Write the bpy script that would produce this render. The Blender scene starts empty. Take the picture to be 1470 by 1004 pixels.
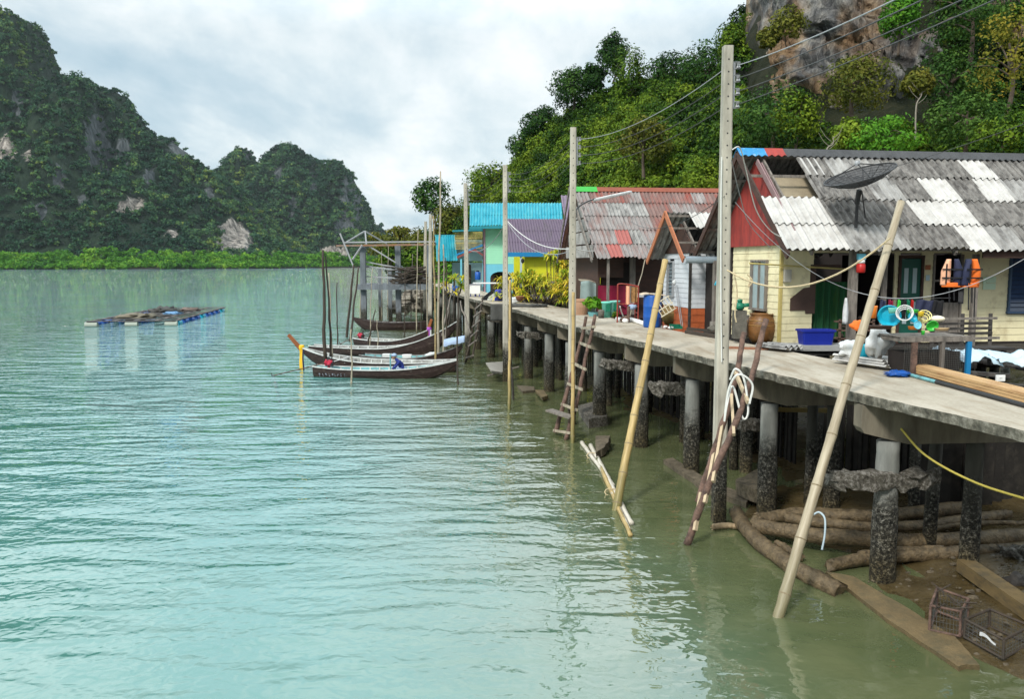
import bpy, math, random
import numpy as np
from mathutils import Vector, Matrix, noise as mnoise
R = math.radians
rnd = random.Random(7)
rng = np.random.default_rng(11)
scene = bpy.context.scene
COL = scene.collection

# ---------------------------------------------------------------- camera model
FPX, CX, CY, CAMZ = 1200.0, 735.0, 502.0, 5.0
PITCH = math.atan(125 / 1200)
SP, CP = math.sin(PITCH), math.cos(PITCH)
def ray(px, py):
    u = (px - CX) / FPX; v = (CY - py) / FPX
    return (u, CP + v * SP, -SP + v * CP)
def P(px, py, Y):
    d = ray(px, py); t = Y / d[1]
    return Vector((d[0] * t, Y, CAMZ + d[2] * t))
def G(px, py, z=0.0):
    d = ray(px, py); t = (z - CAMZ) / d[2]
    return Vector((d[0] * t, d[1] * t, z))
DECK = 3.0
cam_d = bpy.data.cameras.new('camera'); cam = bpy.data.objects.new('camera', cam_d); COL.objects.link(cam)
cam.location = (0, 0, CAMZ); cam.rotation_euler = (R(90) - PITCH, 0, 0)
cam_d.sensor_width = 36; cam_d.lens = 36 * FPX / 1470; cam_d.clip_start = 0.05; cam_d.clip_end = 20000
scene.camera = cam

# ---------------------------------------------------------------- materials
def newmat(name):
    m = bpy.data.materials.new(name); m.use_nodes = True
    nt = m.node_tree; nt.nodes.clear()
    return m, nt
def N(nt, t, **kw):
    n = nt.nodes.new(t)
    for k, v in kw.items():
        if k.startswith('i_'):
            key = k[2:]
            key = int(key) if key.isdigit() else key.replace('_', ' ')
            n.inputs[key].default_value = v
        else: setattr(n, k, v)
    return n
def Lk(nt, a, b): nt.links.new(a, b)
def c4(c): return (c[0], c[1], c[2], 1)
def ramp(nt, fac, stops):
    r = nt.nodes.new('ShaderNodeValToRGB')
    el = r.color_ramp.elements
    while len(el) < len(stops): el.new(0.5)
    for e, (p, c) in zip(el, stops):
        e.position = p; e.color = c4(c) if not isinstance(c, (int, float)) else (c, c, c, 1)
    if fac is not None: Lk(nt, fac, r.inputs[0])
    return r
def mixc(nt, fac, a, b, mode='MIX'):
    m = nt.nodes.new('ShaderNodeMix'); m.data_type = 'RGBA'; m.blend_type = mode
    if isinstance(fac, (int, float)): m.inputs[0].default_value = fac
    else: Lk(nt, fac, m.inputs[0])
    for i, x in ((6, a), (7, b)):
        if isinstance(x, tuple): m.inputs[i].default_value = c4(x)
        else: Lk(nt, x, m.inputs[i])
    return m.outputs[2]
def math_(nt, op, a, b=None, clamp=False):
    m = nt.nodes.new('ShaderNodeMath'); m.operation = op; m.use_clamp = clamp
    for i, x in ((0, a), (1, b)):
        if x is None: continue
        if isinstance(x, (int, float)): m.inputs[i].default_value = x
        else: Lk(nt, x, m.inputs[i])
    return m.outputs[0]
def noise_(nt, vec, scale, detail=4, rough=.55, dist=0.0):
    n = nt.nodes.new('ShaderNodeTexNoise')
    n.inputs['Scale'].default_value = scale; n.inputs['Detail'].default_value = detail
    n.inputs['Roughness'].default_value = rough; n.inputs['Distortion'].default_value = dist
    Lk(nt, vec, n.inputs['Vector'])
    return n.outputs[0]
def mapping(nt, vec, scale=(1, 1, 1), rot=(0, 0, 0)):
    m = nt.nodes.new('ShaderNodeMapping'); m.inputs['Scale'].default_value = scale; m.inputs['Rotation'].default_value = rot
    Lk(nt, vec, m.inputs['Vector']); return m.outputs[0]
def wpos(nt): return nt.nodes.new('ShaderNodeNewGeometry').outputs['Position']
def opos(nt): return nt.nodes.new('ShaderNodeTexCoord').outputs['Object']
def finish(nt, color, rough=.7, bump=None, bdist=.01, bstr=.6, spec=.4, metallic=0.0):
    b = nt.nodes.new('ShaderNodeBsdfPrincipled'); o = nt.nodes.new('ShaderNodeOutputMaterial')
    if isinstance(color, tuple): b.inputs['Base Color'].default_value = c4(color)
    else: Lk(nt, color, b.inputs['Base Color'])
    if isinstance(rough, (int, float)): b.inputs['Roughness'].default_value = rough
    else: Lk(nt, rough, b.inputs['Roughness'])
    b.inputs['Specular IOR Level'].default_value = spec; b.inputs['Metallic'].default_value = metallic
    if bump is not None:
        bp = nt.nodes.new('ShaderNodeBump'); bp.inputs['Strength'].default_value = bstr; bp.inputs['Distance'].default_value = bdist
        Lk(nt, bump, bp.inputs['Height']); Lk(nt, bp.outputs[0], b.inputs['Normal'])
    Lk(nt, b.outputs[0], o.inputs[0]); return b
def mul(c, k): return tuple(min(1, x * k) for x in c)
MATS = {}
def mat(name, base, rough=.7, var=.3, scale=3, dirt=None, dirt_amt=.5, dirt_scale=2.0, stretch=(1, 1, 1), bump=.5, bdist=.006, fine=30, spec=.35, metallic=0, world=False):
    """weathered surface: two noises on the base colour, optional dirt blotches, fine bump"""
    if name in MATS: return MATS[name]
    m, nt = newmat(name)
    v = wpos(nt) if world else opos(nt)
    sv = mapping(nt, v, stretch)
    n1 = noise_(nt, sv, scale, 5, .6)
    c = ramp(nt, n1, [(.25, mul(base, 1 - var)), (.75, mul(base, 1 + var))]).outputs[0]
    n3 = noise_(nt, sv, fine, 3, .6)
    c = mixc(nt, .35, c, ramp(nt, n3, [(.3, mul(base, 1 - var)), (.7, mul(base, 1 + var * .8))]).outputs[0])
    if dirt is not None:
        n2 = noise_(nt, sv, dirt_scale, 7, .68)
        f = ramp(nt, n2, [(max(0.0, .62 - dirt_amt * .35), 0.0), (.78 - dirt_amt * .2, 1.0)]).outputs[0]
        c = mixc(nt, f, c, dirt)
    finish(nt, c, rough, n3, bdist, bump, spec, metallic)
    MATS[name] = m; return m

m_concrete = mat('weathered_concrete', (.42, .385, .33), .85, .25, 1.2, (.16, .15, .13), .62, 1.6, bump=.5, fine=22)
m_conc_pole = mat('pole_concrete', (.43, .42, .37), .85, .2, 1.5, (.2, .19, .165), .5, 2.5, (2, 2, .5), fine=24)
m_conc_dark = mat('damp_concrete', (.16, .15, .125), .85, .4, 1.8, (.05, .048, .04), .7, 2.2, fine=22)
m_cream = mat('cream_paint', (.76, .69, .44), .6, .1, 1.8, (.48, .40, .23), .32, 2.2, fine=12, bump=.15)
m_greywhite = mat('grey_white_paint', (.56, .59, .62), .65, .12, 1.5, (.38, .39, .4), .35, 1.5, fine=14, bump=.2)
m_orangebrick = mat('orange_boards', (.42, .1, .03), .65, .25, 2, (.2, .05, .02), .4, 3, (1, 1, 1))
m_redgable = mat('red_gable_paint', (.34, .045, .035), .65, .25, 1.5, (.16, .03, .028), .5, 2.5, (1, 2.5, .5))
m_terracotta_wood = mat('orange_bargeboard', (.42, .15, .07), .6, .2, 3)
m_brownwood = mat('dark_brown_wood', (.065, .033, .024), .75, .4, 2, (.045, .03, .025), .5, 3, (1, 1, 4))
m_greywood = mat('grey_wood', (.21, .185, .16), .85, .35, 2.5, (.09, .08, .07), .5, 4, (3, 3, .7), fine=40)
m_blackwood = mat('blackened_wood', (.035, .031, .028), .8, .5, 3, (.1, .09, .08), .35, 5)
m_stickwood = mat('stick_wood', (.06, .044, .032), .85, .45, 3, (.045, .04, .033), .6, 4, (2, 2, .6))
m_palestick = mat('pale_stick', (.40, .35, .26), .8, .35, 3, (.18, .15, .11), .5, 3)
m_rustwood = mat('red_brown_bark', (.17, .105, .08), .9, .5, 4, (.05, .035, .03), .55, 6, bump=1, bdist=.02, fine=26)
m_rung = mat('pale_rung_wood', (.48, .38, .25), .75, .25, 4)
m_plank = mat('sawn_timber', (.56, .36, .17), .65, .22, 2, (.3, .14, .06), .45, 2.5, (.5, 6, 6), fine=20)
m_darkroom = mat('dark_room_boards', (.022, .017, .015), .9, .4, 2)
m_asbestos = mat('weathered_fibre_cement', (.215, .205, .19), .9, .5, 3.5, (.05, .047, .044), .55, 5, (2.2, .7, .7), bump=.8, bdist=.006, fine=46)
m_asb_pale = mat('pale_fibre_cement', (.33, .325, .31), .9, .35, 2.5, (.1, .095, .09), .5, 3.2, (1.6, .6, .6), fine=34)
m_asb_white = mat('new_fibre_cement', (.52, .51, .485), .8, .22, 3, (.36, .345, .32), .35, 2.5, fine=30, bump=.3)
m_roof_red = mat('worn_red_sheet', (.215, .14, .125), .85, .5, 2.2, (.28, .07, .05), .42, 2.0, (2.2, .5, .5), fine=26)
m_roof_redgrey = mat('grey_red_sheet', (.27, .25, .24), .85, .45, 2.4, (.2, .1, .085), .42, 2.2, (2.2, .5, .5), fine=26)
m_roof_pink = mat('salmon_sheet', (.38, .13, .115), .8, .2, 2.5, (.3, .12, .1), .3, 3, fine=24)
m_roof_orange = mat('orange_ridge', (.25, .075, .045), .75, .25, 2)
m_purple = mat('purple_grey_sheet', (.15, .115, .165), .7, .3, 2, (.1, .085, .1), .4, 2, (2, .6, .6))
m_purple2 = mat('mauve_sheet', (.22, .175, .24), .7, .3, 2, (.13, .11, .14), .4, 2, (2, .6, .6))
m_turq = mat('turquoise_sheet', (.008, .30, .40), .5, .25, 2, (.07, .36, .40), .42, 2, (1.5, .5, .5), fine=16)
m_turq_dark = mat('turquoise_fascia', (.015, .22, .27), .5, .2, 2)
m_bluetrim = mat('blue_trim', (.012, .19, .42), .5, .15, 2)
m_lightblue = mat('light_blue_paint', (.16, .52, .66), .55, .1, 2)
m_mint = mat('mint_paint', (.32, .70, .47), .55, .07, 1.5)
m_yellow = mat('yellow_paint', (.62, .62, .02), .55, .08, 1.5, (.5, .48, .03), .3, 1.5)
m_bamboo_rail = mat('yellow_bamboo', (.50, .42, .15), .7, .3, 5, (.2, .16, .07), .4, 4)
m_glass = mat('window_glass', (.10, .14, .16), .08, .3, 2, spec=.6, bump=0)
m_glass_blue = mat('blue_louvre_glass', (.03, .055, .12), .12, .3, 2, spec=.6, bump=0)
m_frosted = mat('frosted_glass', (.30, .38, .39), .3, .25, 3, spec=.5, bump=0)
m_greendoor = mat('green_door_paint', (.008, .085, .06), .45, .2, 3)
m_palepanel = mat('pale_door_panel', (.38, .48, .5), .4, .1, 3)
m_black = mat('black_plastic', (.018, .018, .02), .5, .3, 5)
m_blackmetal = mat('black_metal', (.025, .025, .026), .5, .3, 5)
m_greymetal = mat('galvanised_metal', (.36, .37, .38), .45, .15, 5, metallic=.4)
m_whitepaint = mat('white_paint', (.78, .78, .76), .5, .06, 3, (.5, .48, .44), .25, 3)
m_bluebarrel = mat('blue_plastic', (.01, .085, .36), .38, .12, 3, fine=10, bump=.1)
m_bluetub = mat('dark_blue_plastic', (.012, .025, .26), .35, .15, 3, fine=10, bump=.1)
m_cyanplastic = mat('cyan_plastic', (.01, .42, .60), .35, .12, 3, fine=10, bump=.1)
m_greenplastic = mat('bright_green_plastic', (.05, .52, .06), .35, .12, 3, fine=10, bump=.1)
m_mintplastic = mat('mint_plastic', (.18, .62, .50), .4, .12, 3, fine=10, bump=.1)
m_darkgreen = mat('dark_green_plastic', (.01, .16, .09), .4, .2, 3, fine=10, bump=.1)
m_orangeplastic = mat('orange_plastic', (.75, .22, .03), .4, .15, 3, fine=10, bump=.1)
m_yellowplastic = mat('yellow_plastic', (.72, .5, .04), .4, .15, 3, fine=10, bump=.1)
m_redplastic = mat('red_plastic', (.42, .018, .015), .4, .15, 3, fine=10, bump=.1)
m_redpipe = mat('rusty_red_paint', (.33, .05, .035), .6, .35, 5, (.16, .06, .04), .4, 6)
m_whitesack = mat('white_sack_cloth', (.58, .60, .60), .7, .12, 3, (.4, .4, .38), .3, 4)
m_bluetarp = mat('pale_blue_tarp', (.48, .62, .70), .5, .12, 2)
m_maroon = mat('maroon_tarp', (.23, .006, .035), .6, .2, 2, (.15, .006, .025), .4, 2)
m_greytarp = mat('grey_green_tarp', (.24, .32, .31), .65, .15, 2, (.18, .24, .23), .4, 2)
m_darknet = mat('dark_net_cloth', (.075, .075, .07), .9, .35, 6, fine=40, bump=.8)
m_greencurtain = mat('green_curtain', (.012, .085, .03), .8, .35, 2, (.03, .1, .02), .4, 3, (4, 1, .5))
m_jar = mat('glazed_brown_jar', (.21, .095, .03), .4, .35, 3, (.1, .05, .02), .5, 4)
m_clay = mat('terracotta', (.42, .17, .09), .8, .2, 4, (.25, .12, .08), .4, 5)
m_tile = mat('clay_tile_pot', (.42, .25, .16), .8, .2, 4)
m_orangecloth = mat('orange_foam_cloth', (.78, .16, .02), .7, .12, 4)
m_peachcloth = mat('peach_foam_cloth', (.80, .42, .26), .7, .1, 4)
m_navycloth = mat('navy_cloth', (.02, .025, .06), .75, .3, 4)
m_blackcloth = mat('black_cloth', (.012, .012, .014), .85, .3, 4)
m_pinkcloth = mat('pink_cloth', (.7, .45, .55), .8, .1, 4)
m_rope = mat('pale_rope', (.52, .42, .26), .8, .25, 30)
m_whitehose = mat('white_hose', (.68, .68, .64), .5, .1, 6)
m_yellowrope = mat('yellow_rope', (.62, .50, .10), .6, .2, 20)
m_wire = mat('dark_wire', (.06, .06, .06), .6, .2, 10)
m_wire_pale = mat('pale_wire', (.33, .34, .35), .6, .2, 10)
m_mudlog = mat('muddy_log', (.15, .108, .058), .6, .5, 3, (.05, .036, .019), .62, 8, bump=1.0, bdist=.03, fine=22, world=True)
m_rock = mat('barnacled_stone', (.13, .105, .07), .9, .5, 5, (.05, .04, .025), .5, 7, bump=1.0, bdist=.03, fine=16, world=True)
m_boatdark = mat('dark_boat_hull', (.035, .02, .018), .55, .5, 3, (.1, .075, .06), .3, 4, (1, 3, 3))
m_boatwhite = mat('boat_white_paint', (.58, .60, .58), .6, .15, 3, (.3, .3, .29), .35, 4)
m_boatinner = mat('worn_boat_inside', (.36, .37, .35), .7, .3, 3, (.15, .14, .13), .55, 4)
m_boatteal = mat('boat_teal_paint', (.16, .42, .45), .6, .2, 3, (.1, .2, .2), .4, 4)
m_boatgrey = mat('boat_grey_paint', (.26, .26, .255), .7, .3, 3, (.1, .09, .08), .5, 4)
m_boatwood = mat('boat_varnished_wood', (.25, .08, .025), .45, .3, 4)
m_ribbon_y = mat('yellow_ribbon', (.80, .48, .02), .6, .1, 5)
m_ribbon_p = mat('purple_ribbon', (.35, .08, .45), .6, .15, 5)
m_enginered = mat('red_engine_paint', (.42, .02, .05), .45, .25, 6)
m_buoy_white = mat('white_drum', (.36, .40, .34), .5, .12, 4)
m_buoy_blue = mat('blue_drum', (.02, .1, .42), .45, .2, 4)
m_skin = mat('skin', (.36, .2, .13), .6, .1, 6, bump=.1)
m_blueshirt = mat('blue_shirt', (.015, .03, .19), .8, .25, 5)
m_paleblue = mat('faded_blue_cloth', (.32, .42, .58), .8, .15, 5)
m_styro = mat('white_foam', (.78, .78, .76), .7, .06, 4)
m_cardboard = mat('cardboard', (.56, .45, .33), .8, .12, 4)
m_brick = mat('grey_blockwork', (.2, .19, .19), .9, .35, 4)
m_creeperwood = mat('tree_bark', (.13, .10, .075), .9, .35, 3, bump=.8, bdist=.03, fine=12)

def mat_pillar(name, base):
    """concrete with barnacle growth below the high tide mark"""
    m, nt = newmat(name)
    pos = wpos(nt)
    n1 = noise_(nt, mapping(nt, pos, (3, 3, .7)), 1.6, 5, .65)
    col = ramp(nt, n1, [(.3, mul(base, .55)), (.7, mul(base, 1.15))]).outputs[0]
    vor = N(nt, 'ShaderNodeTexVoronoi'); vor.inputs['Scale'].default_value = 34; Lk(nt, pos, vor.inputs['Vector'])
    nb = noise_(nt, pos, 19, 4, .8)
    barn = ramp(nt, nb, [(.38, (.008, .008, .006)), (.50, (.035, .033, .026)), (.57, (.11, .105, .085)), (.66, (.30, .29, .255))]).outputs[0]
    sep = N(nt, 'ShaderNodeSeparateXYZ'); Lk(nt, pos, sep.inputs[0])
    ns = noise_(nt, pos, 2.2, 4, .6)
    h = math_(nt, 'ADD', sep.outputs[2], math_(nt, 'MULTIPLY', ns, 1.3))
    f = ramp(nt, None, [(0, 1.0), (1, 0.0)])
    mr = N(nt, 'ShaderNodeMapRange'); mr.inputs[1].default_value = 1.75; mr.inputs[2].default_value = 2.3
    Lk(nt, h, mr.inputs[0]); Lk(nt, mr.outputs[0], f.inputs[0])
    low = N(nt, 'ShaderNodeMapRange'); low.inputs[1].default_value = .8; low.inputs[2].default_value = 1.5; Lk(nt, h, low.inputs[0])
    brown = ramp(nt, nb, [(.38, (.008, .007, .004)), (.52, (.05, .04, .02)), (.66, (.20, .165, .09))]).outputs[0]
    barn2 = mixc(nt, low.outputs[0], brown, barn)
    col = mixc(nt, f.outputs[0], col, barn2)
    bh = math_(nt, 'MULTIPLY', math_(nt, 'ADD', nb, math_(nt, 'MULTIPLY', vor.outputs[0], .5)), f.outputs[0])
    finish(nt, col, .85, bh, .06, 1.0, .3)
    MATS[name] = m; return m
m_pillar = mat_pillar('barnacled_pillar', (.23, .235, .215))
m_pillar_shade = mat_pillar('shaded_pillar', (.075, .072, .06))  # darker copy: under-pier shade put into the colour of rear pillars and piles
m_pole = mat_pillar('barnacled_pole', (.46, .43, .355))
m_beam = mat_pillar('stained_beam', (.20, .175, .13))

def mat_barn(name):
    m, nt = newmat(name); pos = wpos(nt)
    nb = noise_(nt, pos, 15, 5, .75)
    barn = ramp(nt, nb, [(.3, (.02, .018, .014)), (.5, (.11, .10, .08)), (.68, (.36, .34, .31))]).outputs[0]
    finish(nt, barn, .9, nb, .07, 1.0, .3); MATS[name] = m; return m
m_barn = mat_barn('barnacle_crust')

def mat_bamboo(name, hi, lo, wet):
    """bamboo cane: colour along its own z (object coords), darker wet foot, nodes are modelled"""
    m, nt = newmat(name); pos = opos(nt); sep = N(nt, 'ShaderNodeSeparateXYZ'); Lk(nt, pos, sep.inputs[0])
    n = noise_(nt, mapping(nt, pos, (14, 14, 1.2)), 1.5, 5, .6)
    c = ramp(nt, n, [(.3, lo), (.7, hi)]).outputs[0]
    w = N(nt, 'ShaderNodeMapRange'); w.inputs[1].default_value = .6; w.inputs[2].default_value = 2.1
    Lk(nt, math_(nt, 'ADD', sep.outputs[2], math_(nt, 'MULTIPLY', n, .8)), w.inputs[0])
    c = mixc(nt, w.outputs[0], wet, c)
    finish(nt, c, .5, n, .004, .4, .4); MATS[name] = m; return m
m_bamboo = mat_bamboo('bamboo_tan', (.44, .38, .27), (.25, .20, .13), (.12, .11, .045))
m_bamboo_y = mat_bamboo('bamboo_yellow', (.52, .38, .16), (.27, .19, .07), (.075, .085, .02))
m_bamboo_w = mat_bamboo('bamboo_bleached', (.62, .58, .50), (.42, .38, .3), (.5, .46, .38))

# ---------------------------------------------------------------- mesh building
class MB:
    def __init__(s): s.v = []; s.f = []; s.m = []; s.mi = 0
    def add(s, vs, fs, mi=None):
        b = len(s.v); s.v += [tuple(v) for v in vs]
        for f in fs: s.f.append(tuple(i + b for i in f)); s.m.append(s.mi if mi is None else mi)
        return s
    def box(s, c, d, M=None, mi=None):
        x, y, z = c; a, b, h = d[0] / 2, d[1] / 2, d[2] / 2
        vs = [Vector((x + i * a, y + j * b, z + k * h)) for k in (-1, 1) for j in (-1, 1) for i in (-1, 1)]
        if M is not None: vs = [M @ v for v in vs]
        return s.add(vs, [(0, 2, 3, 1), (4, 5, 7, 6), (0, 1, 5, 4), (2, 6, 7, 3), (0, 4, 6, 2), (1, 3, 7, 5)], mi)
    def bar(s, p, q, w, h, up=(0, 0, 1), mi=None, w2=None, h2=None):
        p = Vector(p); q = Vector(q); d = (q - p).normalized(); up = Vector(up)
        x = d.cross(up)
        if x.length < 1e-4: x = d.cross(Vector((0, 1, 0)))
        x.normalize(); y = x.cross(d)
        w2 = w2 or w; h2 = h2 or h
        vs = []
        for o, a, b in ((p, w / 2, h / 2), (q, w2 / 2, h2 / 2)):
            vs += [o - x * a - y * b, o + x * a - y * b, o + x * a + y * b, o - x * a + y * b]
        return s.add(vs, [(3, 2, 1, 0), (4, 5, 6, 7), (0, 1, 5, 4), (1, 2, 6, 5), (2, 3, 7, 6), (3, 0, 4, 7)], mi)
    def tube(s, pts, r, n=8, mi=None, cap=True):
        pts = [Vector(p) for p in pts]; k = len(pts)
        rs = list(r) if hasattr(r, '__len__') else [r] * k
        T = [(pts[min(i + 1, k - 1)] - pts[max(i - 1, 0)]).normalized() for i in range(k)]
        u = T[0].cross(Vector((0, 0, 1)))
        if u.length < 1e-3: u = T[0].cross(Vector((0, 1, 0)))
        u.normalize(); vs = []; fs = []
        for i in range(k):
            u = (u - T[i] * u.dot(T[i])); u.normalize(); w = T[i].cross(u)
            for j in range(n):
                a = 2 * math.pi * j / n
                vs.append(pts[i] + (u * math.cos(a) + w * math.sin(a)) * rs[i])
        for i in range(k - 1):
            for j in range(n):
                a = i * n + j; b = i * n + (j + 1) % n
                fs.append((a, b, b + n, a + n))
        if cap: fs += [tuple(range(n - 1, -1, -1)), tuple((k - 1) * n + j for j in range(n))]
        return s.add(vs, fs, mi)
    def lathe(s, prof, n=20, c=(0, 0, 0), mi=None, M=None, close=True):
        vs = []; fs = []; k = len(prof)
        for r, z in prof:
            for j in range(n):
                a = 2 * math.pi * j / n
                v = Vector((c[0] + r * math.cos(a), c[1] + r * math.sin(a), c[2] + z))
                vs.append(M @ v if M is not None else v)
        for i in range(k - 1):
            for j in range(n):
                a = i * n + j; b = i * n + (j + 1) % n
                fs.append((a, b, b + n, a + n))
        if close: fs += [tuple(range(n - 1, -1, -1)), tuple((k - 1) * n + j for j in range(n))]
        return s.add(vs, fs, mi)
    def poly(s, pts, ext, mi=None):
        """flat outline pts extruded by vector ext"""
        ext = Vector(ext); a = [Vector(p) for p in pts]; n = len(a)
        return s.add(a + [p + ext for p in a], [tuple(range(n))[::-1], tuple(range(n, 2 * n))] + [(i, (i + 1) % n, (i + 1) % n + n, i + n) for i in range(n)], mi)
    def grid(s, fn, nu, nv, mi=None, thick=None):
        vs = [Vector(fn(i / nu, j / nv)) for j in range(nv + 1) for i in range(nu + 1)]
        W = nu + 1
        fs = [(j * W + i, j * W + i + 1, (j + 1) * W + i + 1, (j + 1) * W + i) for j in range(nv) for i in range(nu)]
        if thick is None: return s.add(vs, fs, mi)
        t = Vector(thick); m = len(vs)
        bd = [i for i in range(W)] + [j * W + nu for j in range(1, nv + 1)] + [nv * W + i for i in range(nu - 1, -1, -1)] + [j * W for j in range(nv - 1, 0, -1)]
        fs2 = [tuple(x + m for x in f[::-1]) for f in fs]
        rim = [(bd[k], bd[k] + m, bd[(k + 1) % len(bd)] + m, bd[(k + 1) % len(bd)]) for k in range(len(bd))]
        return s.add(vs + [v + t for v in vs], fs + fs2 + rim, mi)
    def blob(s, c, r, seed=0, amp=.25, n=10, m=7, mi=None, freq=1.3):
        c = Vector(c); vs = []; fs = []
        r = r if hasattr(r, '__len__') else (r, r, r)
        for i in range(m + 1):
            th = math.pi * i / m
            for j in range(n):
                a = 2 * math.pi * j / n
                d = Vector((math.sin(th) * math.cos(a), math.sin(th) * math.sin(a), math.cos(th)))
                k = 1 + amp * mnoise.noise(d * freq + Vector((seed * 3.7, seed * 1.3, seed * 7.1)))*1.6
                vs.append(c + Vector((d.x * r[0], d.y * r[1], d.z * r[2])) * k)
        for i in range(m):
            for j in range(n):
                a = i * n + j; b = i * n + (j + 1) % n
                fs.append((a, a + n, b + n, b))
        return s.add(vs, fs, mi)
    def build(s, name, mats, parent=None, smooth=False, loc=None):
        me = bpy.data.meshes.new(name); me.from_pydata([tuple(v) for v in s.v], [], s.f)
        for mm in (mats if isinstance(mats, (list, tuple)) else [mats]): me.materials.append(mm)
        if any(s.m): me.polygons.foreach_set('material_index', s.m)
        if smooth: me.polygons.foreach_set('use_smooth', [True] * len(me.polygons))
        me.validate(); me.update()
        o = bpy.data.objects.new(name, me); COL.objects.link(o)
        if parent is not None: o.parent = parent
        if loc is not None: o.location = loc
        return o
def tag(o, label=None, cat=None, group=None, kind=None):
    if label: o['label'] = label
    if cat: o['category'] = cat
    if group: o['group'] = group
    if kind: o['kind'] = kind
    return o
def thing(name, label, cat, loc=(0, 0, 0), rz=0.0, group=None):
    o = bpy.data.objects.new(name, None); COL.objects.link(o)
    o.location = loc; o.rotation_euler = (0, 0, rz); o.empty_display_size = .2
    return tag(o, label, cat, group)
def solo(name, mb, mats, label, cat, group=None, smooth=False, loc=None):
    return tag(mb.build(name, mats, None, smooth, loc), label, cat, group)
def children(o): return [c for c in bpy.data.objects if c.parent is o]
def copy_tree(o, parent=None):
    c = o.copy(); COL.objects.link(c); c.parent = parent
    for ch in children(o): copy_tree(ch, c)
    return c
def fbm(x, y, z=0.0, o=4): return mnoise.fractal(Vector((x, y, z)), .6, 2.1, o)
def lerp(a, b, t): return a + (b - a) * t
def sag(p, q, s, n=14):
    p = Vector(p); q = Vector(q)
    return [p.lerp(q, i / n) + Vector((0, 0, -4 * s * (i / n) * (1 - i / n))) for i in range(n + 1)]
def bez(pts, n=10):
    """Catmull-Rom through pts"""
    pts = [Vector(p) for p in pts]; out = []
    q = [pts[0] * 2 - pts[1]] + pts + [pts[-1] * 2 - pts[-2]]
    for i in range(1, len(q) - 2):
        a, b, c, d = q[i - 1], q[i], q[i + 1], q[i + 2]
        for k in range(n):
            t = k / n
            out.append(.5 * ((2 * b) + (c - a) * t + (2 * a - 5 * b + 4 * c - d) * t * t + (3 * b - 3 * c + d - a) * t ** 3))
    out.append(pts[-1]); return out
# ================================================================ sky and light
SUN_EL, SUN_AZ = R(41), R(212)      # azimuth clockwise from +Y: light from behind the camera, to the left
w = bpy.data.worlds.new('World'); scene.world = w; w.use_nodes = True
nt = w.node_tree; nt.nodes.clear()
out = N(nt, 'ShaderNodeOutputWorld')
sky = N(nt, 'ShaderNodeTexSky', sky_type='NISHITA'); sky.sun_disc = False
sky.sun_elevation = SUN_EL; sky.sun_rotation = SUN_AZ; sky.dust_density = 2.0
bg1 = N(nt, 'ShaderNodeBackground'); bg1.inputs[1].default_value = .1; Lk(nt, sky.outputs[0], bg1.inputs[0])
dirn = N(nt, 'ShaderNodeTexCoord').outputs['Generated']
sep = N(nt, 'ShaderNodeSeparateXYZ'); Lk(nt, dirn, sep.inputs[0])
zc = math_(nt, 'MAXIMUM', sep.outputs[2], 0.0)
zz = math_(nt, 'ADD', zc, .22)
comb = N(nt, 'ShaderNodeCombineXYZ')
Lk(nt, math_(nt, 'DIVIDE', sep.outputs[0], zz), comb.inputs[0]); Lk(nt, math_(nt, 'DIVIDE', sep.outputs[1], zz), comb.inputs[1])
cv = mapping(nt, comb.outputs[0], (1.0, .62, 1))
n1 = noise_(nt, cv, 1.05, 7, .56, .5)
n2 = noise_(nt, mapping(nt, cv, (1, 1, 1), (0, 0, 1.1)), 3.4, 8, .62, .2)
mixn = math_(nt, 'ADD', math_(nt, 'MULTIPLY', n1, .72), math_(nt, 'MULTIPLY', n2, .28))
ccol = ramp(nt, mixn, [(.35, (.38, .53, .63)), (.44, (.54, .66, .73)), (.51, (.73, .81, .84)), (.58, (.92, .95, .96))])
# sky brightened in a band above the view for the water, dimmed at the zenith
bri = N(nt, 'ShaderNodeMapRange'); bri.interpolation_type = 'SMOOTHSTEP'
bri.inputs[1].default_value = .245; bri.inputs[2].default_value = .42; bri.inputs[3].default_value = .80; bri.inputs[4].default_value = 2.15
Lk(nt, zc, bri.inputs[0])
top = N(nt, 'ShaderNodeMapRange'); top.interpolation_type = 'SMOOTHSTEP'; top.inputs[1].default_value = .58; top.inputs[2].default_value = .90; top.inputs[3].default_value = 1.0; top.inputs[4].default_value = .6
Lk(nt, zc, top.inputs[0])
rear = N(nt, 'ShaderNodeMapRange'); rear.interpolation_type = 'SMOOTHSTEP'; rear.inputs[1].default_value = -.5; rear.inputs[2].default_value = .3; rear.inputs[3].default_value = .62; rear.inputs[4].default_value = 1.0   # sky dimmed behind the viewer to deepen the shading
Lk(nt, sep.outputs[1], rear.inputs[0])
bg2 = N(nt, 'ShaderNodeBackground'); Lk(nt, ccol.outputs[0], bg2.inputs[0]); Lk(nt, math_(nt, 'MULTIPLY', math_(nt, 'MULTIPLY', bri.outputs[0], top.outputs[0]), rear.outputs[0]), bg2.inputs[1])
mx = N(nt, 'ShaderNodeMixShader'); mx.inputs[0].default_value = .93
Lk(nt, bg1.outputs[0], mx.inputs[1]); Lk(nt, bg2.outputs[0], mx.inputs[2]); Lk(nt, mx.outputs[0], out.inputs[0])
sl = bpy.data.lights.new('sun', 'SUN'); sl.energy = 2.3; sl.angle = R(10); sl.color = (1, .965, .9)
so = bpy.data.objects.new('sun', sl); COL.objects.link(so)
sd = Vector((math.sin(SUN_AZ) * math.cos(SUN_EL), math.cos(SUN_AZ) * math.cos(SUN_EL), math.sin(SUN_EL)))
so.rotation_euler = (-sd).to_track_quat('-Z', 'Y').to_euler(); so.location = (-20, -20, 60)
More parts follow.
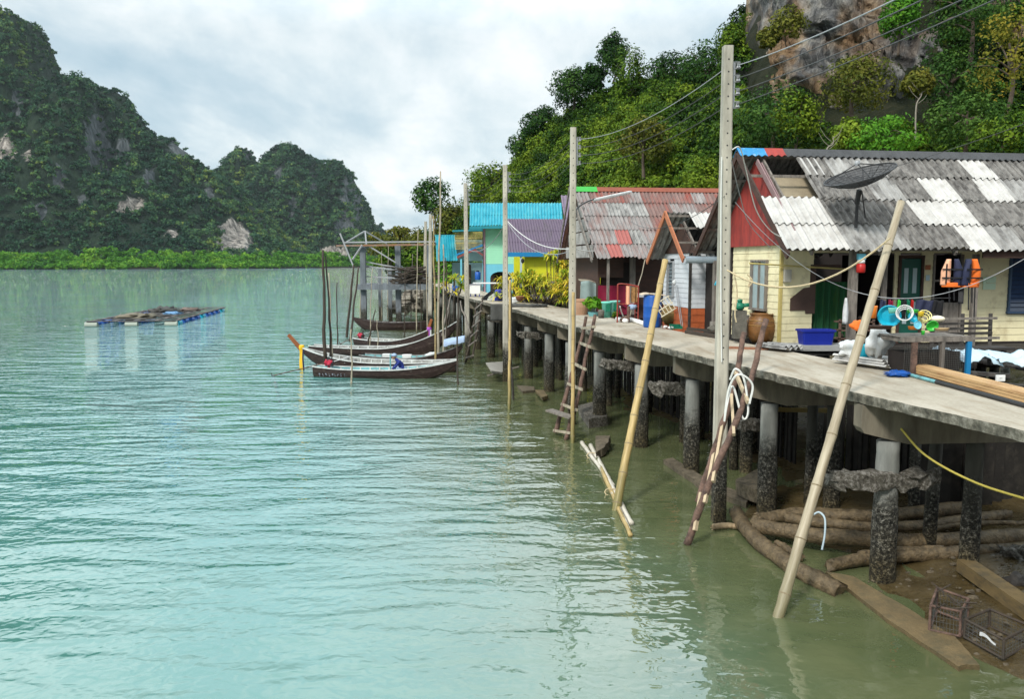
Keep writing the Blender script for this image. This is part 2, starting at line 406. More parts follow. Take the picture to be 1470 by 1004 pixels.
vs = scene.view_settings; vs.view_transform = 'Standard'; vs.look = 'None'; vs.gamma = 1; vs.exposure = 0.52; vs.use_curve_mapping = False
scene.render.engine = 'CYCLES'
scene.cycles.max_bounces = 6; scene.cycles.diffuse_bounces = 3; scene.cycles.glossy_bounces = 3; scene.cycles.transmission_bounces = 3
scene.cycles.transparent_max_bounces = 8; scene.cycles.use_denoising = True; scene.cycles.sample_clamp_indirect = 6

# ================================================================ pier line
PATH_Y = [-4, 3, 9.94, 13.4, 17.8, 20.5, 22.9, 27.6, 34.4, 43, 47, 56, 66, 80]
PATH_X = [9.6, 7.75, 6.1, 5.15, 4.05, 3.42, 2.75, 1.62, .45, -1.5, -2.4, -4.1, -5.6, -8.0]
def outer(y): return float(np.interp(y, PATH_Y, PATH_X))
WIDTH = 2.45

# ================================================================ water
def wave_water():
    m, nt = newmat('sea_water')
    pos = wpos(nt); sep = N(nt, 'ShaderNodeSeparateXYZ'); Lk(nt, pos, sep.inputs[0])
    # distance out from the pier: silty green near the mud, turquoise further out
    s = math_(nt, 'ADD', math_(nt, 'ADD', sep.outputs[0], math_(nt, 'MULTIPLY', sep.outputs[1], .235)), -8.3)
    s = math_(nt, 'ADD', s, math_(nt, 'MULTIPLY', math_(nt, 'ADD', noise_(nt, pos, .35, 4), -.5), 3.0))
    mr = N(nt, 'ShaderNodeMapRange'); mr.interpolation_type = 'SMOOTHSTEP'; mr.inputs[1].default_value = -9.5; mr.inputs[2].default_value = -1.0
    Lk(nt, s, mr.inputs[0])
    silt = noise_(nt, pos, .8, 5, .6, .6)
    near = ramp(nt, silt, [(.35, (.078, .096, .042)), (.65, (.112, .125, .058))]).outputs[0]
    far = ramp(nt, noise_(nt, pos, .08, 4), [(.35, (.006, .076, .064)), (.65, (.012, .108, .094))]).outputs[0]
    viewer_side = N(nt, 'ShaderNodeMapRange'); viewer_side.interpolation_type = 'SMOOTHSTEP'; viewer_side.inputs[1].default_value = 24; viewer_side.inputs[2].default_value = 9
    Lk(nt, math_(nt, 'ADD', sep.outputs[1], math_(nt, 'MULTIPLY', noise_(nt, pos, .12, 3), 6)), viewer_side.inputs[0])
    refl_tone = N(nt, 'ShaderNodeMapRange'); refl_tone.interpolation_type = 'SMOOTHSTEP'; refl_tone.inputs[1].default_value = -17; refl_tone.inputs[2].default_value = -3
    Lk(nt, math_(nt, 'ADD', math_(nt, 'ADD', sep.outputs[0], math_(nt, 'MULTIPLY', sep.outputs[1], .25)), math_(nt, 'MULTIPLY', noise_(nt, pos, .06, 3), 8)), refl_tone.inputs[0])
    far = mixc(nt, refl_tone.outputs[0], far, (.068, .21, .195))  # hill's dark reflection at left, paler sky side, painted into the body colour
    far = mixc(nt, viewer_side.outputs[0], far, (.07, .20, .165))  # greener body colour towards the viewer
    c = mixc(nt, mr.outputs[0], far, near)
    b = N(nt, 'ShaderNodeBsdfPrincipled'); o = N(nt, 'ShaderNodeOutputMaterial')
    Lk(nt, c, b.inputs['Base Color']); b.inputs['Roughness'].default_value = .0; b.inputs['IOR'].default_value = 1.85
    # ripples: long crests roughly across the view, plus finer chop; calmer in the lee of the pier
    wv = mapping(nt, pos, (.32, 1.0, 1), (0, 0, R(-9)))
    a = noise_(nt, wv, 1.7, 1, .4, .6)
    a2 = noise_(nt, mapping(nt, pos, (.8, 1, 1), (0, 0, R(14))), 6.5, 1, .4, .5)
    a3 = noise_(nt, mapping(nt, pos, (.5, 1, 1), (0, 0, R(-5))), .55, 1, .5, .4)
    h = math_(nt, 'ADD', a, math_(nt, 'ADD', math_(nt, 'MULTIPLY', a2, .25), math_(nt, 'MULTIPLY', a3, 1.1)))
    calm = N(nt, 'ShaderNodeMapRange'); calm.inputs[1].default_value = -8; calm.inputs[2].default_value = 0; calm.inputs[3].default_value = 1.0; calm.inputs[4].default_value = .22
    Lk(nt, s, calm.inputs[0])
    big = N(nt, 'ShaderNodeMapRange'); big.inputs[1].default_value = .3; big.inputs[2].default_value = .7; big.inputs[3].default_value = .55; big.inputs[4].default_value = 1.25
    Lk(nt, noise_(nt, pos, .045, 3), big.inputs[0])
    wind = N(nt, 'ShaderNodeMapRange'); wind.inputs[1].default_value = 8; wind.inputs[2].default_value = 60; wind.inputs[3].default_value = .36; wind.inputs[4].default_value = 2.7
    Lk(nt, sep.outputs[1], wind.inputs[0])
    offing = N(nt, 'ShaderNodeMapRange'); offing.inputs[1].default_value = 50; offing.inputs[2].default_value = 260; offing.inputs[3].default_value = 1.0; offing.inputs[4].default_value = 5.0
    Lk(nt, sep.outputs[1], offing.inputs[0]); h = math_(nt, 'MULTIPLY', h, offing.outputs[0])
    h = math_(nt, 'MULTIPLY', math_(nt, 'MULTIPLY', h, wind.outputs[0]), math_(nt, 'MULTIPLY', calm.outputs[0], big.outputs[0]))
    bp = N(nt, 'ShaderNodeBump'); bp.inputs['Strength'].default_value = 1.0; bp.inputs['Distance'].default_value = .14
    Lk(nt, h, bp.inputs['Height']); Lk(nt, bp.outputs[0], b.inputs['Normal'])
    Lk(nt, b.outputs[0], o.inputs[0]); return m
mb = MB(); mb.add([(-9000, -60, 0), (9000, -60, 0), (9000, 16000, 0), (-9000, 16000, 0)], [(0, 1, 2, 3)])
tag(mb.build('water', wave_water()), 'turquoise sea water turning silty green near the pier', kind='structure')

# ================================================================ mud bank
SHORE = [(-4, 9.2), (3, 7.6), (8, 6.15), (9.9, 5.75), (11.4, 5.5), (13, 5.15), (14.6, 4.95), (16.2, 4.5), (19, 5.6), (24, 5.2), (30, 3.4), (40, 1.5), (60, -1.0), (80, -3), (140, -12)]
SY = [a for a, b in SHORE]; SX = [b for a, b in SHORE]
def shore(y): return float(np.interp(y, SY, SX))
def mud_z(x, y):
    d = x - shore(y)
    z = .085 * d if d < 5 else .425 + (d - 5) * .13
    if y > 30: z *= 1 + min(1.0, (y - 30) / 30)
    return min(z, 2.4) + .10 * fbm(x * .7, y * .7, 0) * min(1, max(0, d + .6)) - .05 + .03 * fbm(x * 3, y * 3, 5)
def mudmat():
    m, nt = newmat('wet_mud'); pos = wpos(nt)
    n = noise_(nt, pos, 1.6, 6, .6); n2 = noise_(nt, pos, 14, 4, .7)
    c = ramp(nt, n, [(.3, (.040, .029, .011)), (.6, (.088, .062, .024)), (.8, (.135, .098, .042))]).outputs[0]
    c = mixc(nt, .4, c, ramp(nt, n2, [(.3, (.022, .016, .008)), (.7, (.115, .085, .04))]).outputs[0])
    r = ramp(nt, n, [(.35, .14), (.65, .5)]).outputs[0]
    finish(nt, c, r, math_(nt, 'ADD', n, math_(nt, 'MULTIPLY', n2, .25)), .08, .8, .5); return m
mb = MB()
def mudfn(u, v):
    y = -4 + 145 * v ** 1.9; x = shore(y) - 1.2 + (u ** 1.7) * 70
    return (x, y, mud_z(x, y))
mb.grid(mudfn, 90, 170)
m_mud = mudmat()
tag(mb.build('mud_bank', m_mud, smooth=True), 'wet brown mud bank under the pier', kind='structure')

# ================================================================ foliage
def mat_leaf(name, stops, trans=.16, rough=.55):
    m, nt = newmat(name)
    at = N(nt, 'ShaderNodeAttribute'); at.attribute_name = 'tint'
    c = ramp(nt, at.outputs['Fac'], stops).outputs[0]
    d = N(nt, 'ShaderNodeBsdfPrincipled'); Lk(nt, c, d.inputs['Base Color']); d.inputs['Roughness'].default_value = rough; d.inputs['Specular IOR Level'].default_value = .07
    t = N(nt, 'ShaderNodeBsdfTranslucent'); Lk(nt, mixc(nt, .5, c, (.3, .4, .05), 'MULTIPLY') if False else c, t.inputs[0])
    x = N(nt, 'ShaderNodeMixShader'); x.inputs[0].default_value = trans
    o = N(nt, 'ShaderNodeOutputMaterial')
    Lk(nt, d.outputs[0], x.inputs[1]); Lk(nt, t.outputs[0], x.inputs[2]); Lk(nt, x.outputs[0], o.inputs[0]); return m
m_leaf_near = mat_leaf('jungle_leaves', [(0, (.010, .030, .006)), (.35, (.036, .088, .010)), (.65, (.11, .185, .015)), (1, (.20, .275, .025))])
m_leaf_deep = mat_leaf('dark_green_leaves', [(0, (.010, .030, .009)), (.5, (.030, .082, .016)), (1, (.09, .17, .03))])
m_leaf_bright = mat_leaf('bright_green_leaves', [(0, (.04, .13, .015)), (.5, (.09, .25, .02)), (1, (.2, .38, .03))])
m_leaf_olive = mat_leaf('olive_leaves', [(0, (.05, .07, .012)), (.5, (.115, .13, .02)), (1, (.23, .21, .035))])
m_leaf_far = mat_leaf('far_forest_leaves', [(0, (.012, .040, .026)), (.4, (.034, .092, .048)), (.75, (.085, .17, .055)), (1, (.20, .27, .06))], .15)
m_leaf_mang = mat_leaf('mangrove_leaves', [(0, (.022, .09, .014)), (.5, (.085, .25, .02)), (1, (.25, .42, .045))], .2)
m_leaf_yel = mat_leaf('yellow_green_leaves', [(0, (.07, .17, .02)), (.4, (.22, .34, .025)), (.68, (.60, .55, .045)), (1, (.85, .62, .08))], .3)
m_leaf_autumn = mat_leaf('orange_green_leaves', [(0, (.07, .09, .014)), (.5, (.19, .19, .025)), (1, (.40, .30, .04))], .3)

def leaf_arrays(cr, clumps, per, size, spread=.42, tj=.10, low=-.35):
    """cr: n x 7 (x,y,z,rx,ry,rz,tint) crowns -> leaf centres, normals, sizes, tints; leaves gather in clumps over each crown"""
    cr = np.asarray(cr, float); n = len(cr)
    d = rng.normal(size=(n, clumps, 3)); d /= np.linalg.norm(d, axis=2, keepdims=True)
    d[:, :, 2] = np.where(d[:, :, 2] < low, -d[:, :, 2], d[:, :, 2])
    rr = rng.uniform(.45, 1.0, (n, clumps, 1)) ** .6
    cc = cr[:, None, :3] + d * cr[:, None, 3:6] * rr * .8
    ct = cr[:, None, 6] + rng.normal(0, tj, (n, clumps))
    cs = rng.uniform(.7, 1.3, (n, clumps, 1)) * spread
    e = rng.normal(size=(n, clumps, per, 3)); e /= np.linalg.norm(e, axis=3, keepdims=True)
    er = rng.uniform(.35, 1.0, (n, clumps, per, 1)) ** .5
    c = cc[:, :, None, :] + e * er * cs[:, :, None, :] * cr[:, None, None, 3:6]
    nn = e * .6 + d[:, :, None, :] * .5 + rng.normal(0, .45, e.shape); nn[..., 2] += .25
    t = ct[:, :, None] + rng.normal(0, .06, (n, clumps, per))
    sz = np.broadcast_to(size * rng.uniform(.6, 1.35, (n, clumps, per)), t.shape)
    return c.reshape(-1, 3), nn.reshape(-1, 3), sz.reshape(-1), t.reshape(-1)
def leaf_mesh(name, mats, arrs, parent=None, aspect=.55, bend=.18):
    C, Nn, S, T = [np.concatenate(x) for x in zip(*arrs)]
    Nn = Nn / np.linalg.norm(Nn, axis=1, keepdims=True); k = len(C)
    q = rng.normal(size=(k, 3)); u = np.cross(Nn, q); u /= np.linalg.norm(u, axis=1, keepdims=True); v = np.cross(Nn, u)
    s = S[:, None]; bd = Nn * s * bend
    V = np.stack([C - u * s - bd, C + v * s * aspect + bd * .5, C + u * s - bd, C - v * s * aspect + bd * .5], 1).reshape(-1, 3)
    me = bpy.data.meshes.new(name); me.vertices.add(4 * k); me.vertices.foreach_set('co', V.astype(np.float32).ravel())
    me.loops.add(4 * k); me.loops.foreach_set('vertex_index', np.arange(4 * k, dtype=np.int32))
    me.polygons.add(k); me.polygons.foreach_set('loop_start', np.arange(0, 4 * k, 4, dtype=np.int32)); me.polygons.foreach_set('loop_total', np.full(k, 4, np.int32))
    at = me.attributes.new('tint', 'FLOAT', 'POINT'); at.data.foreach_set('value', np.repeat(np.clip(T, 0, 1), 4).astype(np.float32))
    for mm in (mats if isinstance(mats, list) else [mats]): me.materials.append(mm)
    me.update(); me.validate()
    o = bpy.data.objects.new(name, me); COL.objects.link(o)
    if parent is not None: o.parent = parent
    return o

# ================================================================ far karst hills
def rockmat(name, a, b, c3, c4_, sc=.02, vert=.3, bd=6.0, dark=None):
    m, nt = newmat(name); pos = wpos(nt)
    sv = mapping(nt, pos, (1, 1, vert))
    n = noise_(nt, sv, sc * 3, 7, .65, .8); n2 = noise_(nt, pos, sc, 5, .6)
    c = ramp(nt, n, [(.28, a), (.45, b), (.58, c3), (.75, c4_)]).outputs[0]
    if dark is not None:
        f = ramp(nt, n2, [(.42, 1.0), (.56, 0.0)]).outputs[0]; c = mixc(nt, f, c, dark)
    finish(nt, c, .9, n, bd, .9, .2); return m
m_farfloor0 = rockmat('far_forest_floor', (.006, .014, .009), (.011, .024, .014), (.018, .034, .018), (.03, .045, .024), .05)
m_farrock = rockmat('pale_limestone', (.06, .058, .055), (.20, .18, .16), (.38, .33, .28), (.55, .50, .44), .05, .25)
def hillmat():
    m, nt = newmat('wooded_limestone'); pos = wpos(nt); sv = mapping(nt, pos, (1, 1, .22))
    n = noise_(nt, sv, .22, 8, .68, .6); nb = noise_(nt, mapping(nt, pos, (1, 1, .5)), .11, 7, .7)
    fl = ramp(nt, noise_(nt, pos, .15, 5, .6), [(.3, (.006, .014, .009)), (.5, (.012, .026, .015)), (.7, (.024, .042, .022))]).outputs[0]
    pale = ramp(nt, n, [(.34, (.03, .03, .028)), (.45, (.13, .118, .105)), (.54, (.28, .25, .22)), (.66, (.46, .42, .37))]).outputs[0]
    grey = ramp(nt, n, [(.34, (.02, .026, .028)), (.5, (.065, .075, .08)), (.66, (.14, .15, .155))]).outputs[0]
    def att(nm):
        a = N(nt, 'ShaderNodeAttribute'); a.attribute_name = nm
        return ramp(nt, math_(nt, 'ADD', a.outputs['Fac'], math_(nt, 'MULTIPLY', math_(nt, 'ADD', nb, -.5), 1.6)), [(.46, 0.0), (.54, 1.0)]).outputs[0]
    c = mixc(nt, att('grey_rock'), fl, grey); c = mixc(nt, att('pale_rock'), c, pale)
    finish(nt, c, .9, n, 3.0, .9, .2); return m
m_hill = hillmat()

def karst(name, label, sil, Yf, Yc, ncrown, crad, patches, seed, xr, leafn=(7, 5), leaf=1.5, drop=9):
    """heightfield with a traced crest, a real depth from Yf (foot) over the crest Yc to the back foot, gullied and wooded"""
    pts = [P(px, py, Yc) for px, py in sil]
    X = np.array([p.x for p in pts]); Z = np.array([max(p.z - drop * min(1, p.z / 40), 1) for p in pts])
    D = Yc - Yf
    def H(x, y):
        g = 1.25 * fbm(x / 48 + seed, y / 110, seed, 3)
        t = (y - Yf + min(1, max(0, (y - Yf) / (D * .35))) * D * .34 * g * (1 - abs((y - Yf) / D - .9))) / D
        zc = float(np.interp(x + 5 * fbm(x / 14, y / 30, seed + 4, 2), X, Z))
        if t <= 1:
            t = max(0, t); k = min(1.0, (1 - (1 - t) ** 1.75)) * .94 + .06 * t
            st = .045 * math.sin(t * 9 + 2.5 * fbm(x / 50, 0, seed, 2))
            k = min(1, max(0, k + st * min(1, t * 4) * (1 - t)))
        else:
            k = max(0, 1 - ((t - 1) / 1.1) ** 1.5)
        return max(zc * k + 2.5 * fbm(x / 16, y / 16, seed + 9, 3) * min(1, max(0, t) * 4) - 1.0, -1.5)
    x0, x1 = xr; nx = int((x1 - x0) / 3.5); ny = 90
    mb = MB(); mb.grid(lambda u, v: (x0 + (x1 - x0) * u, Yf - 10 + (2.15 * D + 10) * v, H(x0 + (x1 - x0) * u, Yf - 10 + (2.15 * D + 10) * v)), nx, ny)
    def patch(x, z, y):
        for (px, py, rx, ry, kind) in patches:
            q = P(px, py, y); s = FPX / y
            dx = (x - q.x) * s / rx; dz = (z - q.z) * s / ry
            if dx * dx + dz * dz < 1 + .7 * fbm(x / 9, z / 9, seed, 3): return kind
        return 0
    ho = mb.build('hill', m_hill, smooth=True); root = tag(ho, label, kind='structure')
    vals = {1: [], 2: []}
    for v in mb.v:
        best = {1: 0.0, 2: 0.0}
        for (px, py, rx, ry, kind) in patches:
            q = P(px, py, v[1]); s_ = FPX / v[1]; d_ = ((v[0] - q.x) * s_ / rx) ** 2 + ((v[2] - q.z) * s_ / ry) ** 2
            best[kind] = max(best[kind], math.exp(-.69 * d_))
        vals[1].append(best[1]); vals[2].append(best[2])
    for nm_, kk in (('pale_rock', 1), ('grey_rock', 2)):
        a_ = ho.data.attributes.new(nm_, 'FLOAT', 'POINT'); a_.data.foreach_set('value', vals[kk])
    cr = []; tries = 0; r2 = random.Random(seed)
    while len(cr) < ncrown and tries < ncrown * 14:
        tries += 1
        x = r2.uniform(x0, x1); v = r2.random(); y = Yf + (1.5 * D) * v
        z = H(x, y)
        if z < 1: continue
        k = patch(x, z, y)
        hx = (H(x + 3, y) - H(x - 3, y)) / 6; hy = (H(x, y + 3) - H(x, y - 3)) / 6
        if r2.random() > math.sqrt(1 + hx * hx + hy * hy) / 4.5: continue
        if k == 1 and r2.random() < .96: continue
        if k == 2 and r2.random() < .72: continue
        rr = crad * r2.uniform(.55, 1.35)
        if y > Yf + D * .85: rr *= .7
        hi = min(1, z / max(40, float(np.max(Z))))
        tint = .44 + .40 * fbm(x / 60, y / 60, seed + 3, 3) - .14 * hi + r2.gauss(0, .14) + (.45 if r2.random() < .012 else 0)
        cr.append((x, y - rr * .3, z + rr * .62, rr, rr, rr * r2.uniform(.6, 1.0), tint))
    arr = leaf_arrays(cr, leafn[0], leafn[1], leaf, .42, .13, low=-.2)
    tag(leaf_mesh('forest', m_leaf_far, [arr], None, .7), 'dense dark forest covering ' + label, kind='stuff')
    return cr
karst('hill', 'the tall steep limestone hill across the water',
      [(-420, -60), (-300, -90), (-150, -60), (-60, -30), (-8, 2), (22, 10), (34, 26), (50, 62), (60, 92), (76, 114), (87, 124), (99, 113), (128, 108), (150, 112), (166, 120), (180, 138), (196, 156), (214, 178), (232, 187), (247, 192), (262, 200), (276, 212), (290, 226), (305, 238), (325, 250), (345, 272), (370, 300), (392, 322), (410, 342), (430, 362), (445, 376)],
      720, 930, 11000, 4.7, [(335, 343, 22, 26, 1), (187, 294, 19, 11, 1), (8, 215, 14, 18, 1), (40, 222, 5, 8, 1), (140, 205, 18, 42, 2), (175, 215, 14, 16, 2), (265, 210, 24, 16, 2), (350, 345, 14, 20, 2), (25, 150, 7, 24, 2), (215, 255, 8, 16, 2), (300, 275, 7, 14, 2), (85, 250, 9, 20, 2), (245, 335, 9, 6, 1), (60, 300, 8, 14, 2), (120, 290, 7, 10, 2)], 3, (-930, -200), leafn=(9, 6), leaf=1.05)
karst('hill', 'the flat topped limestone hill further down the channel',
      [(250, 330), (290, 290), (315, 255), (328, 240), (336, 222), (344, 208), (352, 203), (359, 209), (366, 226), (373, 240), (381, 222), (392, 206), (405, 203), (422, 207), (437, 211), (447, 221), (462, 224), (484, 225), (496, 232), (505, 250), (514, 272), (521, 290), (527, 312), (531, 330), (536, 352), (541, 372)],
      1120, 1290, 4600, 6.0, [(478, 366, 20, 13, 1), (505, 290, 16, 40, 2), (352, 218, 8, 12, 2), (420, 300, 7, 18, 2), (450, 262, 8, 18, 2), (400, 250, 6, 14, 2), (488, 330, 8, 16, 2)], 8, (-560, -190), leafn=(8, 5), leaf=1.5)
karst('hill', 'a low hazy hill behind the flat topped one',
      [(480, 372), (515, 345), (530, 322), (538, 315), (546, 320), (552, 330), (562, 336), (580, 345), (620, 360), (660, 376)],
      1700, 1850, 500, 8.5, [], 15, (-420, -70), leaf=3.2)
# mangroves along the far shore
cr = []
SHORE_FAR = [(-60, 600), (0, 605), (120, 615), (250, 635), (330, 665), (400, 700), (455, 745), (530, 860), (560, 900)]
for i in range(1700):
    px = rnd.uniform(-60, 540); Y0 = float(np.interp(px, [a for a, b in SHORE_FAR], [b for a, b in SHORE_FAR]))
    dep = rnd.random() ** 1.3 * 60; Y = Y0 + dep
    x = P(px, 380, Y).x; rr = rnd.uniform(1.5, 4.2)
    top = (3.0 + 8.0 * min(1, dep / 28)) * rnd.uniform(.6, 1.2) * (1 + .45 * fbm(x / 22, Y / 60, 6, 3))
    cr.append((x, Y, max(1.4, top - rr * .6), rr, rr, rr * .85, .45 + .33 * fbm(x / 30, Y / 30, 2, 3) + rnd.gauss(0, .13)))
tag(leaf_mesh('mangrove_forest', m_leaf_mang, [leaf_arrays(cr, 10, 9, .75, .5, .10)], None, .7), 'bright green mangrove belt along the far shore', kind='stuff')
mb = MB()
for i in range(60):
    px = -60 + i * 10; Y = float(np.interp(px, [a for a, b in SHORE_FAR], [b for a, b in SHORE_FAR])); 
    if i: mb.bar(pv, (P(px, 380, Y + 6).x, Y + 6, .4), 10, 1.6)
    pv = (P(px, 380, Y + 6).x, Y + 6, .4)
tag(mb.build('shore', mat('mangrove_mud', (.03, .026, .02), .9, .3, .1)), 'dark muddy foreshore under the mangroves', kind='structure')

# ================================================================ near jungle hill
#  px, crest py, crest Y, foot Y, mid py, mid Y
HILL = [(560, 366, 150, 128, 370, 140), (600, 352, 140, 112, 366, 126), (640, 336, 132, 98, 358, 116), (690, 285, 122, 84, 330, 102), (740, 245, 116, 76, 305, 96), (772, 205, 110, 72, 290, 90),
        (810, 172, 105, 68, 270, 86), (860, 142, 100, 64, 255, 80), (920, 120, 96, 60, 245, 76), (1000, 118, 90, 56, 235, 70), (1045, 105, 84, 53, 225, 66), (1068, 20, 76, 51, 200, 61),
        (1100, -60, 74, 50, 196, 59), (1200, -220, 74, 48, 185, 57), (1330, -300, 74, 46, 190, 55), (1400, -330, 74, 44, 120, 55), (1500, -350, 74, 42, 100, 54), (1700, -380, 72, 38, 80, 50), (2100, -420, 68, 30, 60, 42)]
HP = [h[0] for h in HILL]
def hcol(px):
    f = lambda k: float(np.interp(px, HP, [h[k] for h in HILL]))
    cy, Yc, Yf, my, Ym = f(1), f(2), f(3), f(4), f(5)
    F = Vector((P(px, 380, Yf).x, Yf, 2.3)); Mm = P(px, my, Ym); C = P(px, cy, Yc)
    return F, Mm, C
def hpt(px, t, bump=1.0):
    F, Mm, C = hcol(px)
    if t < .45: p = F.lerp(Mm, t / .45)
    elif t < .85: p = Mm.lerp(C, (t - .45) / .4)
    else:
        p = C.lerp(Vector((C.x, C.y + 40, 2.0)), (t - .85) / .15)
    p.z += bump * .9 * fbm(p.x / 5, p.y / 5, p.z / 5, 3) * min(1, t * 5)
    p.y += bump * 1.6 * fbm(p.x / 7 + 9, p.z / 6, p.y / 7, 3) * min(1, t * 5)
    return p
mb = MB(); mb.grid(lambda u, v: hpt(560 + 1540 * u, v), 150, 60)
m_floor = rockmat('jungle_floor', (.006, .009, .005), (.012, .016, .007), (.02, .022, .01), (.035, .03, .018), .3, 1.0, .4)
tag(mb.build('hill', m_floor, smooth=True), 'steep jungle hillside rising behind the village', kind='structure')

# limestone cliff breaking out of the jungle
def cliffmat():
    m, nt = newmat('streaked_limestone'); pos = wpos(nt)
    sv = mapping(nt, pos, (1, 1, .28), (0, R(24), 0))
    n = noise_(nt, sv, .55, 8, .68, 1.2); n2 = noise_(nt, pos, .13, 4, .55, .6); n3 = noise_(nt, sv, 2.2, 5, .7, .5)
    grey = ramp(nt, n, [(.3, (.03, .032, .035)), (.43, (.10, .103, .107)), (.54, (.235, .232, .226)), (.68, (.50, .48, .43))]).outputs[0]
    ochre = ramp(nt, n, [(.3, (.08, .05, .028)), (.44, (.29, .175, .09)), (.57, (.46, .30, .15)), (.70, (.60, .48, .33))]).outputs[0]
    c = mixc(nt, ramp(nt, n2, [(.40, 0.0), (.51, .9)]).outputs[0], grey, ochre)
    c = mixc(nt, .45, c, ramp(nt, n3, [(.3, .35), (.65, 1.0)]).outputs[0], 'MULTIPLY')
    finish(nt, c, .9, math_(nt, 'ADD', n, math_(nt, 'MULTIPLY', n3, .6)), 1.1, 1.0, .25); return m
def clifffn(u, v):
    px = 1064 + 500 * u
    b = float(np.interp(px, [1064, 1100, 1330, 1400, 1564], [262, 245, 225, 205, 190])); t = v
    Yb = float(np.interp(px, [1064, 1200, 1330, 1564], [62, 56.5, 55.5, 54])); 
    p0 = P(px, b, Yb); z = p0.z + 27 * t; y = Yb + 5 * t
    x = p0.x + (0 if u > .04 else 0)
    k = 1.6
    dx = .9 * fbm(x / 3, z / 6, 3, 5); dy = k * fbm(x / 5 + z / 11, z / 12, 7, 5) + 1.5 * mnoise.turbulence(Vector((x / 1.8 + z * .22, z / 6, 1)), 5, True) + .5 * mnoise.turbulence(Vector((x / .7 + z * .3, z / 3, 4)), 4, True) - .8 * math.sin(z * .35 + 1.5)
    y -= 2.0 * max(0, math.sin(u * 9 + .6)) * (1 - .3 * t) - 2.0
    if u < .08: y += (0.08 - u) * 60; 
    x *= (y + dy) / Yb
    return (x + dx * min(1, u * 12), y + dy, z + .5 * fbm(x / 3, z / 3, 11, 3))
mb = MB(); mb.grid(clifffn, 260, 150)
tag(mb.build('cliff', cliffmat(), smooth=True), 'bare grey and ochre limestone cliff above the trees', kind='structure')

def in_rock(px, py):
    return 1068 < px < 1368 and py < 205 + 12 * math.sin(px / 23)
# undergrowth and trees of the hillside that nobody could count
def project(p):
    dx, dy, dz = p[0], p[1], p[2] - CAMZ
    d = dy * CP - dz * SP; up = dy * SP + dz * CP
    return CX + FPX * dx / d, CY - FPX * up / d
cr = []; r3 = random.Random(5); tries = 0
while len(cr) < 2350 and tries < 16000:
    tries += 1
    px = r3.uniform(585, 1950) if r3.random() < .85 else r3.uniform(585, 1100); t = r3.random() ** .9 * .87
    p = hpt(px, t, .4); qx, qy = project(p)
    if in_rock(qx, qy) and r3.random() < .985: continue
    if qy < -40 or (qy > 320 and r3.random() < .6): continue
    s = p.y / 75
    rr = r3.uniform(.6, 1.75) * (.7 + .5 * s) * (.65 if t > .78 else 1)
    n = fbm(p.x / 9, p.z / 7, p.y / 9, 3)
    tint = .43 + .55 * n + r3.gauss(0, .13) + (.12 if 640 < qx < 1000 and qy > 150 else -.08)
    cr.append((p.x, p.y - rr * .25, p.z + rr * .35, rr, rr, rr * r3.uniform(.55, .9), tint))
tag(leaf_mesh('jungle', m_leaf_near, [leaf_arrays(cr, 15, 34, .155, .36, .15)], None, .5), 'tangled green jungle covering the near hillside', kind='stuff')

# individual trees that stand out of the jungle
def tree(name, label, px, py, Y, r, base, mat_l, tint=.5, clumps=26, per=44, leaf=.2, trunk_r=None, rz=1.0, lean=0, group='trees standing out on the hillside', spread=.36, cat='tree', bark=None):
    c = P(px, py, Y); foot = Vector(base) if base is not None else Vector((c.x, c.y + .5, c.z - r * 2.2))
    root = thing(name, label, cat, foot, 0, group)
    loc = c - foot
    tr = trunk_r or r * .055; mb = MB()
    top = loc + Vector((0, 0, r * .25))
    shrub = name == 'cliff_shrub'; tr *= .35 if shrub else 1
    mid = loc * .5 + Vector((rnd.uniform(-.15, .15) * r + lean * r, 0, 0))
    mb.tube(bez([(0, 0, -.8), mid, top], 6), [tr * (1.25 - .85 * i / 12) for i in range(13)], 7)
    for k in range(6):
        a = k * 1.05 + rnd.random(); s = mid.lerp(top, rnd.uniform(.1, .8))
        e = loc + Vector((math.cos(a) * r * .75, math.sin(a) * r * .75, r * rz * rnd.uniform(-.2, .7)))
        mb.tube(bez([s, s.lerp(e, .5) + Vector((0, 0, r * .12)), e], 5), [tr * .5 * (1 - .8 * i / 10) for i in range(11)], 5)
    mb.build('trunk', bark or m_creeperwood, root, True)
    leaf_mesh('crown', mat_l, [leaf_arrays([(loc.x, loc.y, loc.z, r, r, r * rz, tint)], clumps, per, leaf, spread, .19, -.85)], root, .5)
    return root
B = lambda px, py, Y, dz: (P(px, py, Y).x, Y, P(px, py, Y).z + dz)
